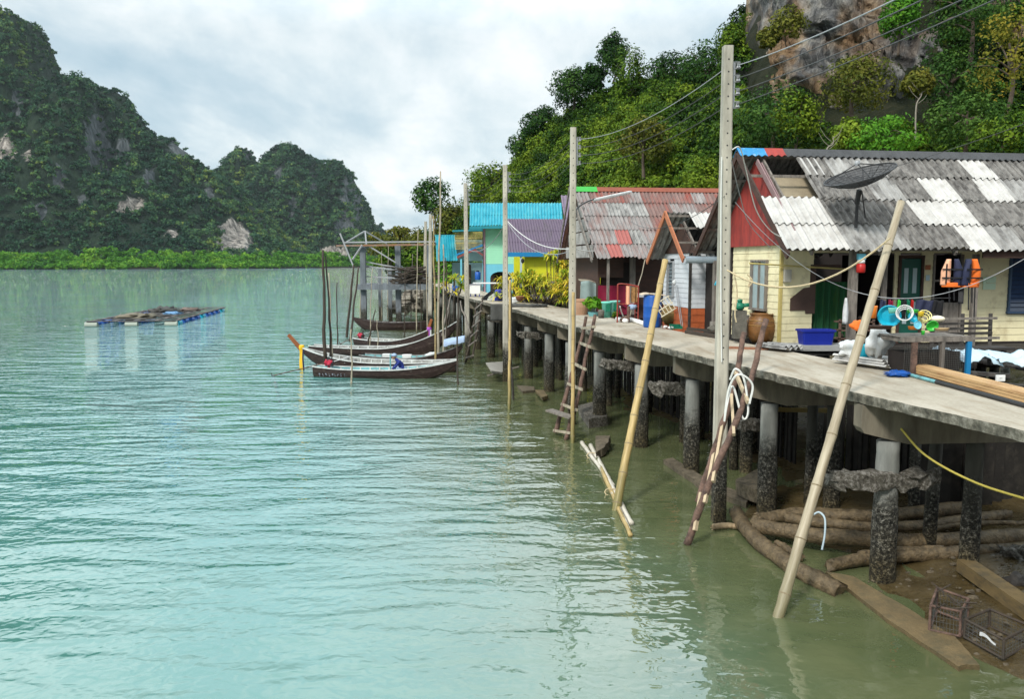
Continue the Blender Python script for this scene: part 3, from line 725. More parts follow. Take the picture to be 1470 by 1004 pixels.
TREES = [
 ('creeper_covered_tree', 'odd crooked creeper covered tree sticking out highest of the skyline', 880, 78, 97, 1.55, m_leaf_deep, .45, 1.3, .25),
 ('creeper_covered_tree', 'tall narrow creeper draped column of leaves below the crooked tree', 903, 125, 90, 2.1, m_leaf_near, .42, 2.1, 0),
 ('hillside_tree', 'dark round crowned tree at the left shoulder of the skyline', 822, 128, 99, 2.4, m_leaf_deep, .4, .9, .2),
 ('hillside_tree', 'small dark ragged tree just right of the left shoulder tree', 851, 112, 98, 1.3, m_leaf_deep, .35, 1.1, .1),
 ('hillside_tree', 'dark flat topped tree on the skyline left of the concrete pole', 968, 108, 90, 3.0, m_leaf_deep, .42, .65, 0),
 ('hillside_tree', 'deep green rounded tree on the skyline right beside the concrete pole', 1018, 100, 84, 2.6, m_leaf_deep, .55, .9, 0),
 ('hillside_tree', 'dark spreading tree lower on the skyline over the green slope', 781, 178, 103, 2.3, m_leaf_deep, .35, .75, 0),
 ('hillside_tree', 'small bush-like tree at the lowest step of the skyline', 757, 208, 106, 2.0, m_leaf_deep, .5, .8, 0),
 ('hillside_tree', 'olive green tree on the slope above the turquoise roof', 700, 268, 108, 2.8, m_leaf_near, .6, .9, 0),
 ('hillside_tree', 'pale olive shrubby tree in the middle of the slope', 925, 205, 70, 2.4, m_leaf_olive, .45, .85, 0),
 ('hillside_tree', 'light green tree beside the pole above the rusty ridge', 1012, 258, 58, 1.7, m_leaf_near, .8, .9, 0),
 ('hillside_tree', 'broad dark tree at the foot of the cliff beside the concrete pole', 1112, 172, 53, 2.6, m_leaf_deep, .6, .95, 0),
 ('hillside_tree', 'yellowish leafy tree growing beside the broad dark tree', 1142, 170, 52, 1.5, m_leaf_near, .75, 1.1, 0),
 ('cliff_shrub', 'yellow green shrub rooted in the middle of the cliff face', 1130, 36, 56.5, 1.35, m_leaf_olive, .62, .9, 0),
 ('cliff_shrub', 'small olive shrub clinging low on the left of the cliff face', 1103, 55, 57, .9, m_leaf_olive, .6, .8, 0),
 ('hillside_tree', 'leafy tree on the skyline against the left edge of the cliff', 1050, 60, 68, 1.25, m_leaf_near, .5, 1.2, 0),
 ('hillside_tree', 'large olive feathery tree in front of the middle of the cliff', 1230, 122, 52, 2.6, m_leaf_olive, .38, .75, 0),
 ('hillside_tree', 'bright light green tree right above the grey ridge', 1268, 200, 46, 2.1, m_leaf_bright, .5, .62, 0),
 ('hillside_tree', 'bright green smaller tree left of the brightest one above the ridge', 1222, 195, 47, 1.2, m_leaf_near, .85, .8, 0),
 ('hillside_tree', 'hanging bright green bush at the top edge of the cliff', 1292, 20, 54, 1.3, m_leaf_bright, .35, 1.4, 0),
 ('hillside_tree', 'deep green tree in the shade right of the cliff', 1368, 120, 52, 2.6, m_leaf_deep, .6, .8, 0),
 ('hillside_tree', 'dark leafy tree low on the right above the roof', 1388, 175, 46, 2.3, m_leaf_deep, .75, .75, 0),
 ('hillside_tree', 'bright leafed dark bush at the right edge above the roof', 1446, 200, 42, 1.9, m_leaf_near, .5, .8, 0),
 ('hillside_tree', 'olive leaved small tree with a bare white stem at the cliff foot', 1318, 120, 49, 1.0, m_leaf_olive, .6, .8, 0),
 ('hillside_tree', 'orange leaved tall tree with a visible grey trunk at the right', 1448, 78, 46, 2.3, m_leaf_autumn, .6, 1.35, 0),
 ('hillside_tree', 'dark high tree hanging over the top right corner', 1395, 25, 52, 2.8, m_leaf_deep, .45, .8, 0),
]
for (nm, lb, px, py, Y, r, ml, ti, rz, ln) in TREES:
    sparse = nm == 'cliff_shrub' or 'orange' in lb
    if Y >= 84 and rz < 1.9: r *= 1.22
    tree(nm, lb, px, py, Y, r, B(px, py, Y + (1.6 if sparse else .5), -r * (.5 if sparse and nm == 'cliff_shrub' else rz * .8 + .25)), ml, ti, 30 if sparse else 52, 48 if sparse else 66, .04 + .00135 * Y, None, rz, ln, spread=.26 if 'orange' in lb else .34)
# ================================================================ concrete pier
pier = thing('concrete_pier', 'long weathered concrete walkway on barnacled pillars curving along the houses', 'pier')
mb = MB()
ys = [-4 + 84 * (i / 700) for i in range(701)]
def deckrow(y, k):
    e = .035 * fbm(y * 2.6, 3, 0, 4) + .025 * fbm(y * .5, 9, 0, 2)
    xo = outer(y)
    return [(xo + e, y, DECK - .002 + .004 * fbm(y, 1, 0)), (xo + .8, y, DECK + .008 * fbm(y * .6, 5, 2)), (xo + 1.6, y, DECK + .008 * fbm(y * .6, 8, 2)), (xo + WIDTH, y, DECK),
            (xo + WIDTH, y, DECK - .16), (xo + .1 + e, y, DECK - .165), (xo + .02 + e * 1.6, y, DECK - .15 + .008 * fbm(y * 5, 2, 2)), (xo + e * 1.4, y, DECK - .03)]
rows = [deckrow(y, i) for i, y in enumerate(ys)]
vs_ = [p for r in rows for p in r]; n8 = 8
mb.add(vs_, [(i * n8 + j, i * n8 + (j + 1) % n8, (i + 1) * n8 + (j + 1) % n8, (i + 1) * n8 + j) for i in range(len(ys) - 1) for j in range(n8)])
def deckmat():
    m, nt = newmat('walkway_concrete'); pos = wpos(nt)
    n = noise_(nt, mapping(nt, pos, (1, .6, 1)), .9, 6, .62); n2 = noise_(nt, pos, 18, 4, .7); n3 = noise_(nt, mapping(nt, pos, (3, .5, 1), (0, 0, R(13))), 1.2, 6, .65)
    c = ramp(nt, n, [(.3, (.28, .24, .175)), (.5, (.43, .38, .295)), (.7, (.55, .50, .41))]).outputs[0]
    c = mixc(nt, .3, c, ramp(nt, n2, [(.3, (.17, .15, .12)), (.7, (.5, .46, .39))]).outputs[0])
    c = mixc(nt, ramp(nt, n3, [(.48, 0.0), (.70, .8)]).outputs[0], c, (.24, .185, .12))
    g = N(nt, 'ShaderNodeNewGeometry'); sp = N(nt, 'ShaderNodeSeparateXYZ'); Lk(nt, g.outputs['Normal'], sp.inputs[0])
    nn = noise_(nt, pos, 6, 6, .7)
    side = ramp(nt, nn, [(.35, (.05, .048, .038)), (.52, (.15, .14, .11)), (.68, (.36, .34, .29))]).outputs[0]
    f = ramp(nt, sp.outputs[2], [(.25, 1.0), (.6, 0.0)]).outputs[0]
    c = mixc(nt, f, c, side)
    finish(nt, c, .85, n2, .008, .6, .3); return m
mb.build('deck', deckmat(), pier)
random.seed(3)
BENTS = [6.0, 9.6, 12.75, 16.2, 19.5, 22.4, 25.6, 28.8, 32.2, 36, 40, 44, 48, 52.5, 57, 62, 67, 73]
for i, y in enumerate(BENTS):
    xo = outer(y); sl = .26
    if i < 13:
        b = MB(); x0 = xo + .16; x1 = xo + WIDTH + .6
        if i in (2,): x0 = xo + .02
        pr = [(x0, .42 if i != 2 else .36), (x0 + .05, .44), (x0 + .75, .62), (x1, .62)]
        vv = []
        for (x, h) in pr:
            yy = y + (x - xo) * sl * .3
            vv += [(x, yy - .16, DECK - .168), (x, yy + .16, DECK - .168), (x, yy + .15, DECK - .168 - h), (x, yy - .15, DECK - .168 - h)]
        ff = [(k * 4 + j, k * 4 + (j + 1) % 4, k * 4 + 4 + (j + 1) % 4, k * 4 + 4 + j) for k in range(3) for j in range(4)] + [(3, 2, 1, 0), (12, 13, 14, 15)]
        b.add(vv, ff); b.build('cap_beam', m_beam, pier)
    for j, dx in enumerate((.62, 1.95)):
        r = (.175, .135)[j] * random.uniform(.95, 1.08); x = xo + dx; yy = y + dx * sl * .3
        zt = DECK - .75
        if i == 2 and j == 0: x, yy = G(1266, 834, .0).x, G(1266, 834, .0).y; r = .172
        b = MB(); zs = [-.8 + (zt + .8) * k / 16 for k in range(17)]
        b.tube([(x, yy, z) for z in zs], [r * (1.0 + (.13 * max(0, min(1, (1.45 - z) / .5)) + .05 * fbm(z * 4, i, j))) for z in zs], 14)
        b.build('pillar', m_pillar if j == 0 else m_pillar_shade, pier, True)
# broken horizontal tie stubs left on the old pillars
def stub(p0, p1, w, h, name='brace_beam', m=None):
    b = MB(); p0 = Vector(p0); p1 = Vector(p1)
    def f(u, v):
        a = 2 * math.pi * v; c = p0.lerp(p1, u); k = 1 - .30 * max(0, abs(u - .5) * 2 - .6) / .4
        sx = max(-1, min(1, 1.6 * math.cos(a))) * w / 2 * k; sz = max(-1, min(1, 1.6 * math.sin(a))) * h / 2 * k
        q = c + Vector((0, sx, sz)); nz = .07 * fbm(q.x * 6, q.y * 6, q.z * 6, 4) * (.5 + abs(u - .5) * 2.0)
        return q + Vector((nz * (1 if u > .5 else -1), nz, nz))
    b.grid(f, 26, 12)
    W = 27
    b.f.append(tuple(W * j for j in range(12))); b.m.append(0); b.f.append(tuple(W * j + 26 for j in range(12))[::-1]); b.m.append(0)
    b.build(name, m or m_barn, pier, False)
stub(P(1187, 690, 12.6), P(1345, 688, 12.75), .30, .26)
stub(P(934, 557, 19.6), P(1002, 560, 20.0), .3, .28)
stub(P(860, 523, 22.9), P(930, 527, 23.4), .3, .26)
stub(P(743, 480, 34), P(790, 484, 34.6), .3, .26)
stub(P(1055, 609, 16.6), P(1110, 612, 17.2), .3, .24)
stub(P(700, 458, 42), P(730, 461, 42.6), .3, .26)
b = MB(); b.bar(P(1102, 588, 16.6), P(1200, 590, 17.4), .06, .09); b.build('brace_beam', mat('yellowed_board', (.24, .18, .06), .8, .3, 3), pier)
b = MB(); b.bar(P(1315, 602, 13.3), P(1345, 602, 13.6), .08, .08); b.build('brace_beam', mat('yellowed_board', (.24, .18, .06)), pier)

# ================================================================ house pieces (local: x along the facade, y away from the camera, z up from the deck)
def siding(mb, w, z0, z1, openings=(), sp=.17, x0=0.0, prof=None, mi=None, proud=.014):
    """clapboards on plane y=0 facing -y; prof(z)->(xa,xb) limits for gables"""
    z = z0
    while z < z1 - 1e-4:
        zt = min(z + sp, z1)
        segs = [(x0, x0 + w)]
        if prof: a, c = prof((z + zt) / 2); segs = [(a, c)] if c > a + .02 else []
        for (oa, oc, oz0, oz1) in openings:
            if zt > oz0 + .01 and z < oz1 - .01:
                ns = []
                for (a, c) in segs:
                    if oa > a + .01: ns.append((a, min(c, oa)))
                    if oc < c - .01: ns.append((max(a, oc), c))
                segs = [s for s in ns if s[1] - s[0] > .01]
        for (a, c) in segs:
            mb.add([(a, -proud, z), (c, -proud, z), (c, 0, zt), (a, 0, zt), (a, .05, z), (c, .05, z), (c, .05, zt), (a, .05, zt)],
                   [(0, 1, 2, 3), (5, 4, 7, 6), (4, 0, 3, 7), (1, 5, 6, 2), (4, 5, 1, 0), (3, 2, 6, 7)], mi)
        z = zt
def place(mb, M):
    mb.v = [tuple(M @ Vector(v)) for v in mb.v]; return mb
ROT90 = Matrix.Rotation(-math.pi / 2, 4, 'Z')      # facade plane turned to face -x; its local x runs toward -y -> use with flips
def side_wall_matrix(x, y0):
    # wall coords (u,n,z) -> (x + n, y0 + u, z): faces -x
    return Matrix(((0, 1, 0, x), (1, 0, 0, y0), (0, 0, 1, 0), (0, 0, 0, 1)))
def flipfix(mb):
    mb.f = [f[::-1] for f in mb.f]; return mb
def corrugated(mb, e0, e1, r0, r1, cols, rows, pick, pitch=.177, amp=.026, lift=.012, over=.12, seed=0, spw=6, jit=.015):
    """eave e0->e1, ridge r0->r1; pick(col,row)->material index or None for a missing sheet; row 0 is at the ridge"""
    e0, e1, r0, r1 = map(Vector, (e0, e1, r0, r1)); rr = random.Random(seed)
    nrm = ((e1 - e0).cross(r0 - e0)).normalized()
    if nrm.z < 0: nrm = -nrm
    for r in range(rows):
        for c in range(cols):
            mi = pick(c, r)
            if mi is None: continue
            ta = 1 - r / rows; tb = 1 - (r + 1) / rows - over / rows
            if r == rows - 1: tb = -rr.uniform(0, .03)
            ja = rr.uniform(-jit, jit); jb = rr.uniform(-jit, jit); lf = lift * (1 + rr.random() * .5)
            wid = (e1 - e0).length / cols; ns = max(4, int(round(wid / pitch)) * spw)
            vs = []
            for (t, jj, l) in ((ta, ja, -.002), (tb, jb, lf)):
                for k in range(ns + 1):
                    u = (c + k / ns * 1.02) / cols
                    p = e0.lerp(e1, u).lerp(r0.lerp(r1, u), t) + (e1 - e0).normalized() * jj
                    ph = (u * (e1 - e0).length / pitch) * 2 * math.pi
                    vs.append(p + nrm * (amp * math.sin(ph) + l + rr.uniform(-.002, .002) + (c % 2) * .002 + .03))
            n1_ = ns + 1
            fs = [(k, k + 1, n1_ + k + 1, n1_ + k) for k in range(ns)]
            vs2 = [v - nrm * .007 for v in vs]; m2 = len(vs)
            fs += [tuple(x + m2 for x in f[::-1]) for f in fs[:]]
            fs += [(n1_ + k, n1_ + k + 1, m2 + n1_ + k + 1, m2 + n1_ + k) for k in range(ns)]
            mb.add(vs + vs2, fs, mi)
def window(parent, x0, x1, z0, z1, y=0.0, M=None, frame=None, glass=None, louvre=False, mull=1):
    f = MB(); t = .05
    f.box(((x0 + x1) / 2, y - .02, z1 + t / 2), (x1 - x0 + 2 * t, .09, t)); f.box(((x0 + x1) / 2, y - .025, z0 - t / 2), (x1 - x0 + 2 * t + .04, .11, t))
    f.box((x0 - t / 2, y - .02, (z0 + z1) / 2), (t, .09, z1 - z0)); f.box((x1 + t / 2, y - .02, (z0 + z1) / 2), (t, .09, z1 - z0))
    for k in range(mull):
        x = lerp(x0, x1, (k + 1) / (mull + 1)); f.box((x, y - .018, (z0 + z1) / 2), (.035, .06, z1 - z0 - .004))
    g = MB()
    if louvre:
        nz = int((z1 - z0) / .11)
        for k in range(nz):
            z = z0 + (k + .5) * (z1 - z0) / nz
            g.add([(x0 + .004, y - .005, z - .055), (x1 - .004, y - .005, z - .055), (x1 - .004, y + .035, z + .05), (x0 + .004, y + .035, z + .05)], [(0, 1, 2, 3)])
            g.add([(x0 + .004, y + .001, z - .055), (x1 - .004, y + .001, z - .055), (x1 - .004, y + .041, z + .05), (x0 + .004, y + .041, z + .05)], [(3, 2, 1, 0)])
    else: g.box(((x0 + x1) / 2, y + .01, (z0 + z1) / 2), (x1 - x0 - .004, .012, z1 - z0 - .004))
    if M is not None: place(f, M); flipfix(f); place(g, M); flipfix(g)
    w_ = f.build('window', frame or m_greywood, parent); g.build('pane', glass or m_glass, w_); return w_

# ================================================================ house A: cream house with the patched roof
HA = thing('cream_house', 'cream boarded house with patched grey corrugated roof and red gable, nearest of the houses', 'house', (6.57, 20.4, DECK), R(8))
# walls
mb = MB(); siding(mb, 10.2, 0, 2.46, [(.80, 2.95, -.1, 2.2), (3.98, 4.75, -.1, 2.15), (3.08, 3.66, -.1, 2.1), (6.06, 7.3, .72, 2.16)], .172)
mb.build('wall', m_cream, HA)
mb = MB(); siding(mb, 2.9, 0, 2.46, [(.72, 1.55, .82, 2.02)], .172); place(mb, side_wall_matrix(-.012, .062)); flipfix(mb); mb.build('wall', m_cream, HA)
mb = MB(); mb.box((-.022, .018, 1.22), (.07, .08, 2.44)); mb.build('corner_trim', mat('yellow_trim', (.5, .4, .14), .7, .2, 3), HA)
mb = MB()
mb.box((5, 5.3, 1.2), (10.4, .08, 2.5)); mb.box((10.25, 2.7, 1.2), (.08, 5.1, 2.5)); mb.box((.02, 4.15, 1.2), (.08, 2.2, 2.5))
mb.box((5.1, 2.6, -.08), (10.3, 5.3, .14))
mb.box((3.01, 1.3, 1.1), (.06, 2.5, 2.2)); mb.box((4.86, 1.3, 1.1), (.06, 2.5, 2.2)); mb.box((.74, 1.4, 1.1), (.06, 2.6, 2.2))
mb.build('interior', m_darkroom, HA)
window(HA, .72, 1.55, .82, 2.02, -.02, side_wall_matrix(-.012, .062), m_greywood, m_frosted, mull=1)
window(HA, 6.10, 7.26, .76, 2.12, -.01, None, mat('blue_frame', (.05, .09, .16), .6, .2, 4), m_glass_blue, True, 1)
# roof
e0 = (-.62, -1.38, 2.30); e1 = (10.6, -1.38, 2.30); r0 = (-.62, 1.50, 4.80); r1 = (10.6, 1.50, 4.80); k0 = (-.62, 4.38, 2.30); k1 = (10.6, 4.38, 2.30)
white = {(0, 2), (1, 2), (0, 3), (1, 3), (5, 2), (6, 2), (6, 3), (6, 1), (8, 0), (8, 1), (13, 2), (14, 0)}
pale = {(3, 3), (4, 1), (2, 3), (10, 2), (11, 3), (3, 0), (7, 3), (9, 1), (12, 1), (4, 0)}
def pickA(c, r):
    if (c, r) in {(0, 0), (0, 1)}: return None
    if (c, r) in white: return 1
    if (c, r) in pale: return 2
    return 0
mb = MB(); corrugated(mb, e0, e1, r0, r1, 15, 4, lambda c, r: None if (c, r) in {(0, 0), (0, 1), (1, 1), (1, 0)} else pickA(c, r), .187, .040, seed=2, lift=.028)
# half sheet left at the top row beside the hole
mb2 = MB(); corrugated(mb2, (.95, .75, 4.15), (1.50, .75, 4.15), (.95, 1.50, 4.80), (1.50, 1.50, 4.80), 1, 1, lambda c, r: 1, .177, .028, seed=5)
corrugated(mb2, (1.0, .06, 3.55), (1.56, .06, 3.55), (1.0, .78, 4.175), (1.56, .78, 4.175), 1, 1, lambda c, r: 0, .177, .028, seed=6)
mb.add(mb2.v, mb2.f); mb.m[-len(mb2.f):] = mb2.m
corrugated(mb, k0, k1, r0, r1, 11, 4, lambda c, r: 0, .177, .028, seed=9)
roofA = mb.build('roof', [m_asbestos, m_asb_white, m_asb_pale], HA)
mb = MB()
for (a, c, mi) in [(-.62, .12, 1), (.12, .62, 2)] + [(x, x + 1.02, 0) for x in np.arange(.62, 10.5, 1.0)]:
    def capf(u, v, a=a, c=c):
        yy = lerp(-.24, .24, v); wv = .02 * math.sin((lerp(a, c, u)) / .177 * 2 * math.pi) * (abs(v - .5) * 2)
        return (lerp(a, c, u), 1.5 + yy, 4.905 - abs(yy) * .84 + wv + .012 * math.exp(-(yy / .05) ** 2) + (.006 if int(a * 10) % 2 else 0))
    mb.grid(capf, 24, 8, mi, thick=(0, 0, .008))
mb.build('ridge_cap', [mat('dark_ridge_cement', (.07, .072, .075), .9, .4, 3), mat('blue_ridge', (.03, .24, .5), .6, .2, 6, (.5, .6, .65), .2, 9), mat('red_ridge', (.34, .05, .04), .7, .25, 4)], roofA)
# bare purlins and rafters under the missing sheets
mb = MB()
for t in (.02, .27, .52, .76, .98):
    p = Vector(e0).lerp(Vector(r0), t) + Vector((.02, .02, -.05)); mb.bar(p, p + Vector((10.9, 0, 0)), .05, .07)
    p = Vector(k0).lerp(Vector(r0), t) + Vector((.02, -.02, -.05)); mb.bar(p, p + Vector((10.9, 0, 0)), .05, .07)
for x in (.05, 1.7, 3.6, 5.5, 7.4, 9.3):
    mb.bar((x, -1.36, 2.2), (x, 1.48, 4.67), .05, .1); mb.bar((x, 4.36, 2.2), (x, 1.52, 4.67), .05, .1)
mb.build('rafters', m_greywood, HA)
mb = MB(); mb.poly([(-.05, .35, 3.30), (2.0, .35, 3.30), (2.0, 1.45, 4.25), (-.05, 1.45, 4.25)], (0, .02, -.02)); mb.build('ceiling_board', mat('tan_ceiling', (.30, .25, .17), .8, .3, 3), HA)
mb = MB(); mb.bar((-.60, -1.5, 2.14), (-.60, 1.5, 4.76), .045, .17); mb.bar((-.60, 4.5, 2.14), (-.60, 1.5, 4.76), .045, .17); mb.build('bargeboard', m_brownwood, HA)
mb = MB(); mb.bar((-.2, -.95, 2.68), (-.2, 1.2, 4.55), .035, .14); mb.bar((-.2 + .12, -.8, 2.72), (-.2 + .12, 1.2, 4.5), .03, .07); mb.build('bargeboard', mat('mauve_board', (.26, .17, .17), .8, .25, 4), HA)
mb = MB(); mb.box((7.4, -1.33, 2.19), (6.2, .05, .17)); mb.build('fascia', m_brownwood, HA)
# red gable boarding
mb = MB()
def gp(z): h = (4.62 - z) / (4.62 - 2.30) * 2.62; return (1.5 - h, 1.5 + h)
y = -.82
while y < 3.9:
    z1 = 4.62 - abs(y + .05 - 1.5) * (2.32 / 2.62)
    if z1 > 2.50:
        za = 4.62 - abs(y - 1.5) * (2.32 / 2.62); zb = 4.62 - abs(y + .098 - 1.5) * (2.32 / 2.62)
        mb.add([(-.115, y, 2.42), (-.115, y + .098, 2.42), (-.115, y + .098, max(2.45, zb)), (-.115, y, max(2.45, za)), (-.085, y, 2.42), (-.085, y + .098, 2.42), (-.085, y + .098, max(2.45, zb)), (-.085, y, max(2.45, za))],
               [(1, 0, 3, 2), (4, 5, 6, 7), (0, 4, 7, 3), (5, 1, 2, 6), (0, 1, 5, 4), (3, 7, 6, 2)])
    y += .102
mb.build('gable_boarding', m_redgable, HA)
# porch posts
for (px, w_, hz) in ((1224, .17, 2.28), (1417, .12, 2.2)):
    q = P(px, 480, 19.5); lx = (q.x - 6.57) * .9903 + (q.y - 20.4) * .1392
    mb = MB(); mb.bar((lx, -1.0, -.02), (lx, -1.0, hz), w_, w_ * .9); mb.build('porch_post', m_greywood, HA)
mb = MB(); mb.bar((2.30, -.6, 0), (2.30, -.6, 2.2), .1, .1); mb.build('porch_post', m_greywood, HA)
# door
mb = MB(); mb.box((3.37, .02, 1.05), (.56, .045, 2.08)); dr = mb.build('door', m_greendoor, HA)
mb = MB()
for (a, c) in ((3.20, 3.31), (3.43, 3.54)):
    for (z, h) in ((1.55, .62), (.75, .55)): mb.box(((a + c) / 2, -.006, z), (c - a, .012, h))
mb.build('door_panel', m_palepanel, dr)
mb = MB(); mb.box((3.065, -.01, 1.05), (.06, .09, 2.12)); mb.box((3.675, -.01, 1.05), (.06, .09, 2.12)); mb.box((3.37, -.01, 2.14), (.68, .09, .07)); mb.build('door_frame', m_brownwood, HA)
mb = MB(); mb.box((3.985, -.012, 1.1), (.05, .08, 2.2)); mb.box((4.36, .0, .5), (.7, .04, 1.0)); mb.box((4.75, -.012, 1.1), (.05, .08, 2.2)); mb.box((4.36, -.012, 1.55), (.72, .05, .05)); mb.build('screen_frame', m_greywood, HA)
mb = MB(); mb.poly([(.22, -.03, .83), (.22, -.03, 1.12), (.56, -.03, 1.38), (.72, -.03, 1.40), (.72, -.03, 1.95), (1.5, -.03, 1.95), (1.5, -.03, 1.86), (.86, -.03, 1.86), (.86, -.03, .75), (.62, -.03, .75), (.62, -.03, .83)], (0, .024, 0)); mb.build('patch_board', mat('brown_patch_board', (.075, .045, .035), .75, .3, 3), HA)
mb = MB(); mb.grid(lambda u, v: (.84 + 1.02 * u, .22 + .05 * math.sin(u * 34) + .03 * math.sin(u * 13 + 1), .10 + 1.42 * v), 60, 6); mb.build('curtain', m_greencurtain, HA, True)
mb = MB(); mb.box((.10, -.06, 1.68), (.17, .1, .3)); mb.build('meter_box', mat('grey_box', (.42, .4, .34), .6, .1, 4), HA)
mb = MB(); mb.tube([(-.9, -.12, 1.98), (1.55, -.12, 1.84)], .022, 6); mb.build('bamboo_rail', m_bamboo_rail, HA)
mb = MB(); mb.box((5.52, -.028, 1.40), (.34, .016, .16)); mb.box((5.38, -.03, 1.56), (.08, .016, .16)); mb.box((5.56, -.03, 1.565), (.26, .016, .15)); mb.build('patch_board', mat('pale_green_patch', (.55, .7, .52), .6, .08, 4), HA)
mb = MB(); mb.box((3.82, -.02, 1.88), (.14, .012, .12)); mb.build('notice', mat('red_notice', (.4, .14, .06), .6, .5, 18), HA)
mb = MB(); mb.box((3.83, -.02, 1.62), (.10, .012, .14)); mb.build('notice', mat('pale_notice', (.45, .6, .66), .6, .3, 18), HA)
for (lx, ly) in [(1.5 + 2.2 * i, .6 + 2.3 * j) for i in range(5) for j in range(3)] + [(-.6, .8), (-.8, 3.2)] + [(2.2 + 2 * i, -1.2 - 0 * i) for i in range(4)]:
    zs = [-3.4 + 3.3 * k / 8 for k in range(9)]
    mb = MB(); mb.tube([(lx, ly, z) for z in zs], [.13 + (.03 if z < -1.6 else 0) for z in zs], 10); mb.build('stilt', m_pillar, HA, True)
# timber porch platform in front of the facade
mb = MB()
for k in range(15):
    y0 = -4.6 + k * .31; xl = -1.5 if y0 > -1.6 else (1.2 if y0 > -2.9 else 2.9)
    mb.box(((xl + 10.4) / 2, y0 + .15, -.10 + .01 * (k % 3)), (10.4 - xl, .285, .05))
mb.bar((2.9, -4.7, -.2), (10.4, -4.7, -.2), .12, .16); mb.bar((1.0, -2.6, -.22), (10.4, -2.6, -.22), .12, .16)
mb.build('porch_floor', m_blackwood, HA)

# ================================================================ house B: small grey-white house with orange bargeboards
HB = thing('grey_white_house', 'small grey white house with orange gable boards and a broken roof beside the blue barrel', 'house', (5.4, 25.3, DECK), R(8))
mb = MB(); siding(mb, 3.6, .62, 2.3, [(.55, 1.4, .95, 1.95)], .15); mb.build('wall', m_greywhite, HB)
mb = MB(); siding(mb, 2.5, .62, 2.3, [(1.45, 1.95, .95, 2.0)], .15); place(mb, side_wall_matrix(-.012, .06)); flipfix(mb); mb.build('wall', m_greywhite, HB)
mb = MB(); siding(mb, 3.6, -.25, .62, [], .22); siding(mb, 1, .0, .01, []); mb.build('base_board', m_orangebrick, HB)
mb = MB(); siding(mb, 2.5, -.25, .62, [], .22); place(mb, side_wall_matrix(-.012, .06)); flipfix(mb); mb.build('base_board', m_orangebrick, HB)
mb = MB(); mb.box((-.02, .02, 1.02), (.07, .075, 2.5)); mb.build('corner_trim', m_blackwood, HB)
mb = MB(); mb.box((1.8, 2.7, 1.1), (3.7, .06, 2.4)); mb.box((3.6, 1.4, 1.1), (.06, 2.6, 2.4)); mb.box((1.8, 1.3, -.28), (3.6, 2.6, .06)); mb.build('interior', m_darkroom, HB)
window(HB, .55, 1.4, .95, 1.95, -.01, None, m_blackwood, mat('dark_window', (.015, .015, .016), .2, .3, 3), mull=0)
window(HB, 1.45, 1.95, .95, 2.0, -.01, side_wall_matrix(-.012, .06), m_greymetal, m_glass, True, 0)
eb0 = (-.3, -.75, 2.12); rb0 = (-.62, .9, 3.35); kb0 = (-.3, 2.6, 2.05)
ex = 3.8
def pickB(c, r):
    if c == 0 or (c == 1 and r == 1): return None
    if (c, r) in {(1, 0), (2, 1), (2, 2)}: return 1
    return 0
mb = MB(); corrugated(mb, (-.5, -.75, 2.16), (ex, -.75, 2.16), (-.5, .9, 3.52), (ex, .9, 3.52), 6, 3, pickB, .177, .036, seed=21, jit=.05)
corrugated(mb, (-.5, 2.6, 2.1), (ex, 2.6, 2.1), (-.5, .9, 3.52), (ex, .9, 3.52), 6, 2, lambda c, r: 0, .177, .03, seed=22)
rB = mb.build('roof', [m_asb_pale, m_asb_white], HB)
mb = MB()
for t in (.03, .35, .68, .97):
    p = Vector((-.5, -.75, 2.12)).lerp(Vector((-.5, .9, 3.47)), t); mb.bar(p, p + Vector((4.2, 0, 0)), .05, .06)
mb.bar((.05, -.7, 2.08), (.05, .9, 3.25), .05, .08)
mb.build('rafters', m_greywood, HB)
mb = MB(); mb.bar((-.55, -.84, 2.06), (-.55, .92, 3.53), .04, .17); mb.bar((-.55, 2.72, 2.0), (-.55, .88, 3.53), .04, .17); mb.build('bargeboard', m_terracotta_wood, HB)
mb = MB(); mb.poly([(-.05, -.5, 2.28), (-.05, 2.4, 2.28), (-.05, .9, 3.2)], (.04, 0, 0)); mb.build('gable_board', m_brownwood, HB)
mb = MB(); mb.grid(lambda u, v: (-.5 + 2.2 * u, -.86 - .07 * math.sin(v * math.pi), 2.10 - .10 * math.cos(v * math.pi) - .02), 8, 8, thick=(0, .012, 0)); mb.build('gutter', mat('grey_blue_gutter', (.34, .42, .48), .4, .2, 3, metallic=.3), HB)
mb = MB(); mb.bar((.42, -.95, .28), (.42, -.95, 2.05), .17, .17); po = mb.build('porch_post', m_greywood, HB)
mb = MB(); mb.bar((.42, -.95, -.02), (.42, -.95, .28), .24, .24); mb.build('footing', m_concrete, po)
mb = MB(); mb.bar((.62, -1.1, 1.9), (.3, -1.16, 1.35), .035, .05); mb.build('blue_stick', m_cyanplastic, HB)
for lx, ly in ((.3, .3), (2.6, .3), (.3, 2.2), (2.6, 2.2)):
    mb = MB(); mb.tube([(lx, ly, -3.4), (lx, ly, -.3)], .13, 10); mb.build('stilt', m_pillar, HB, True)

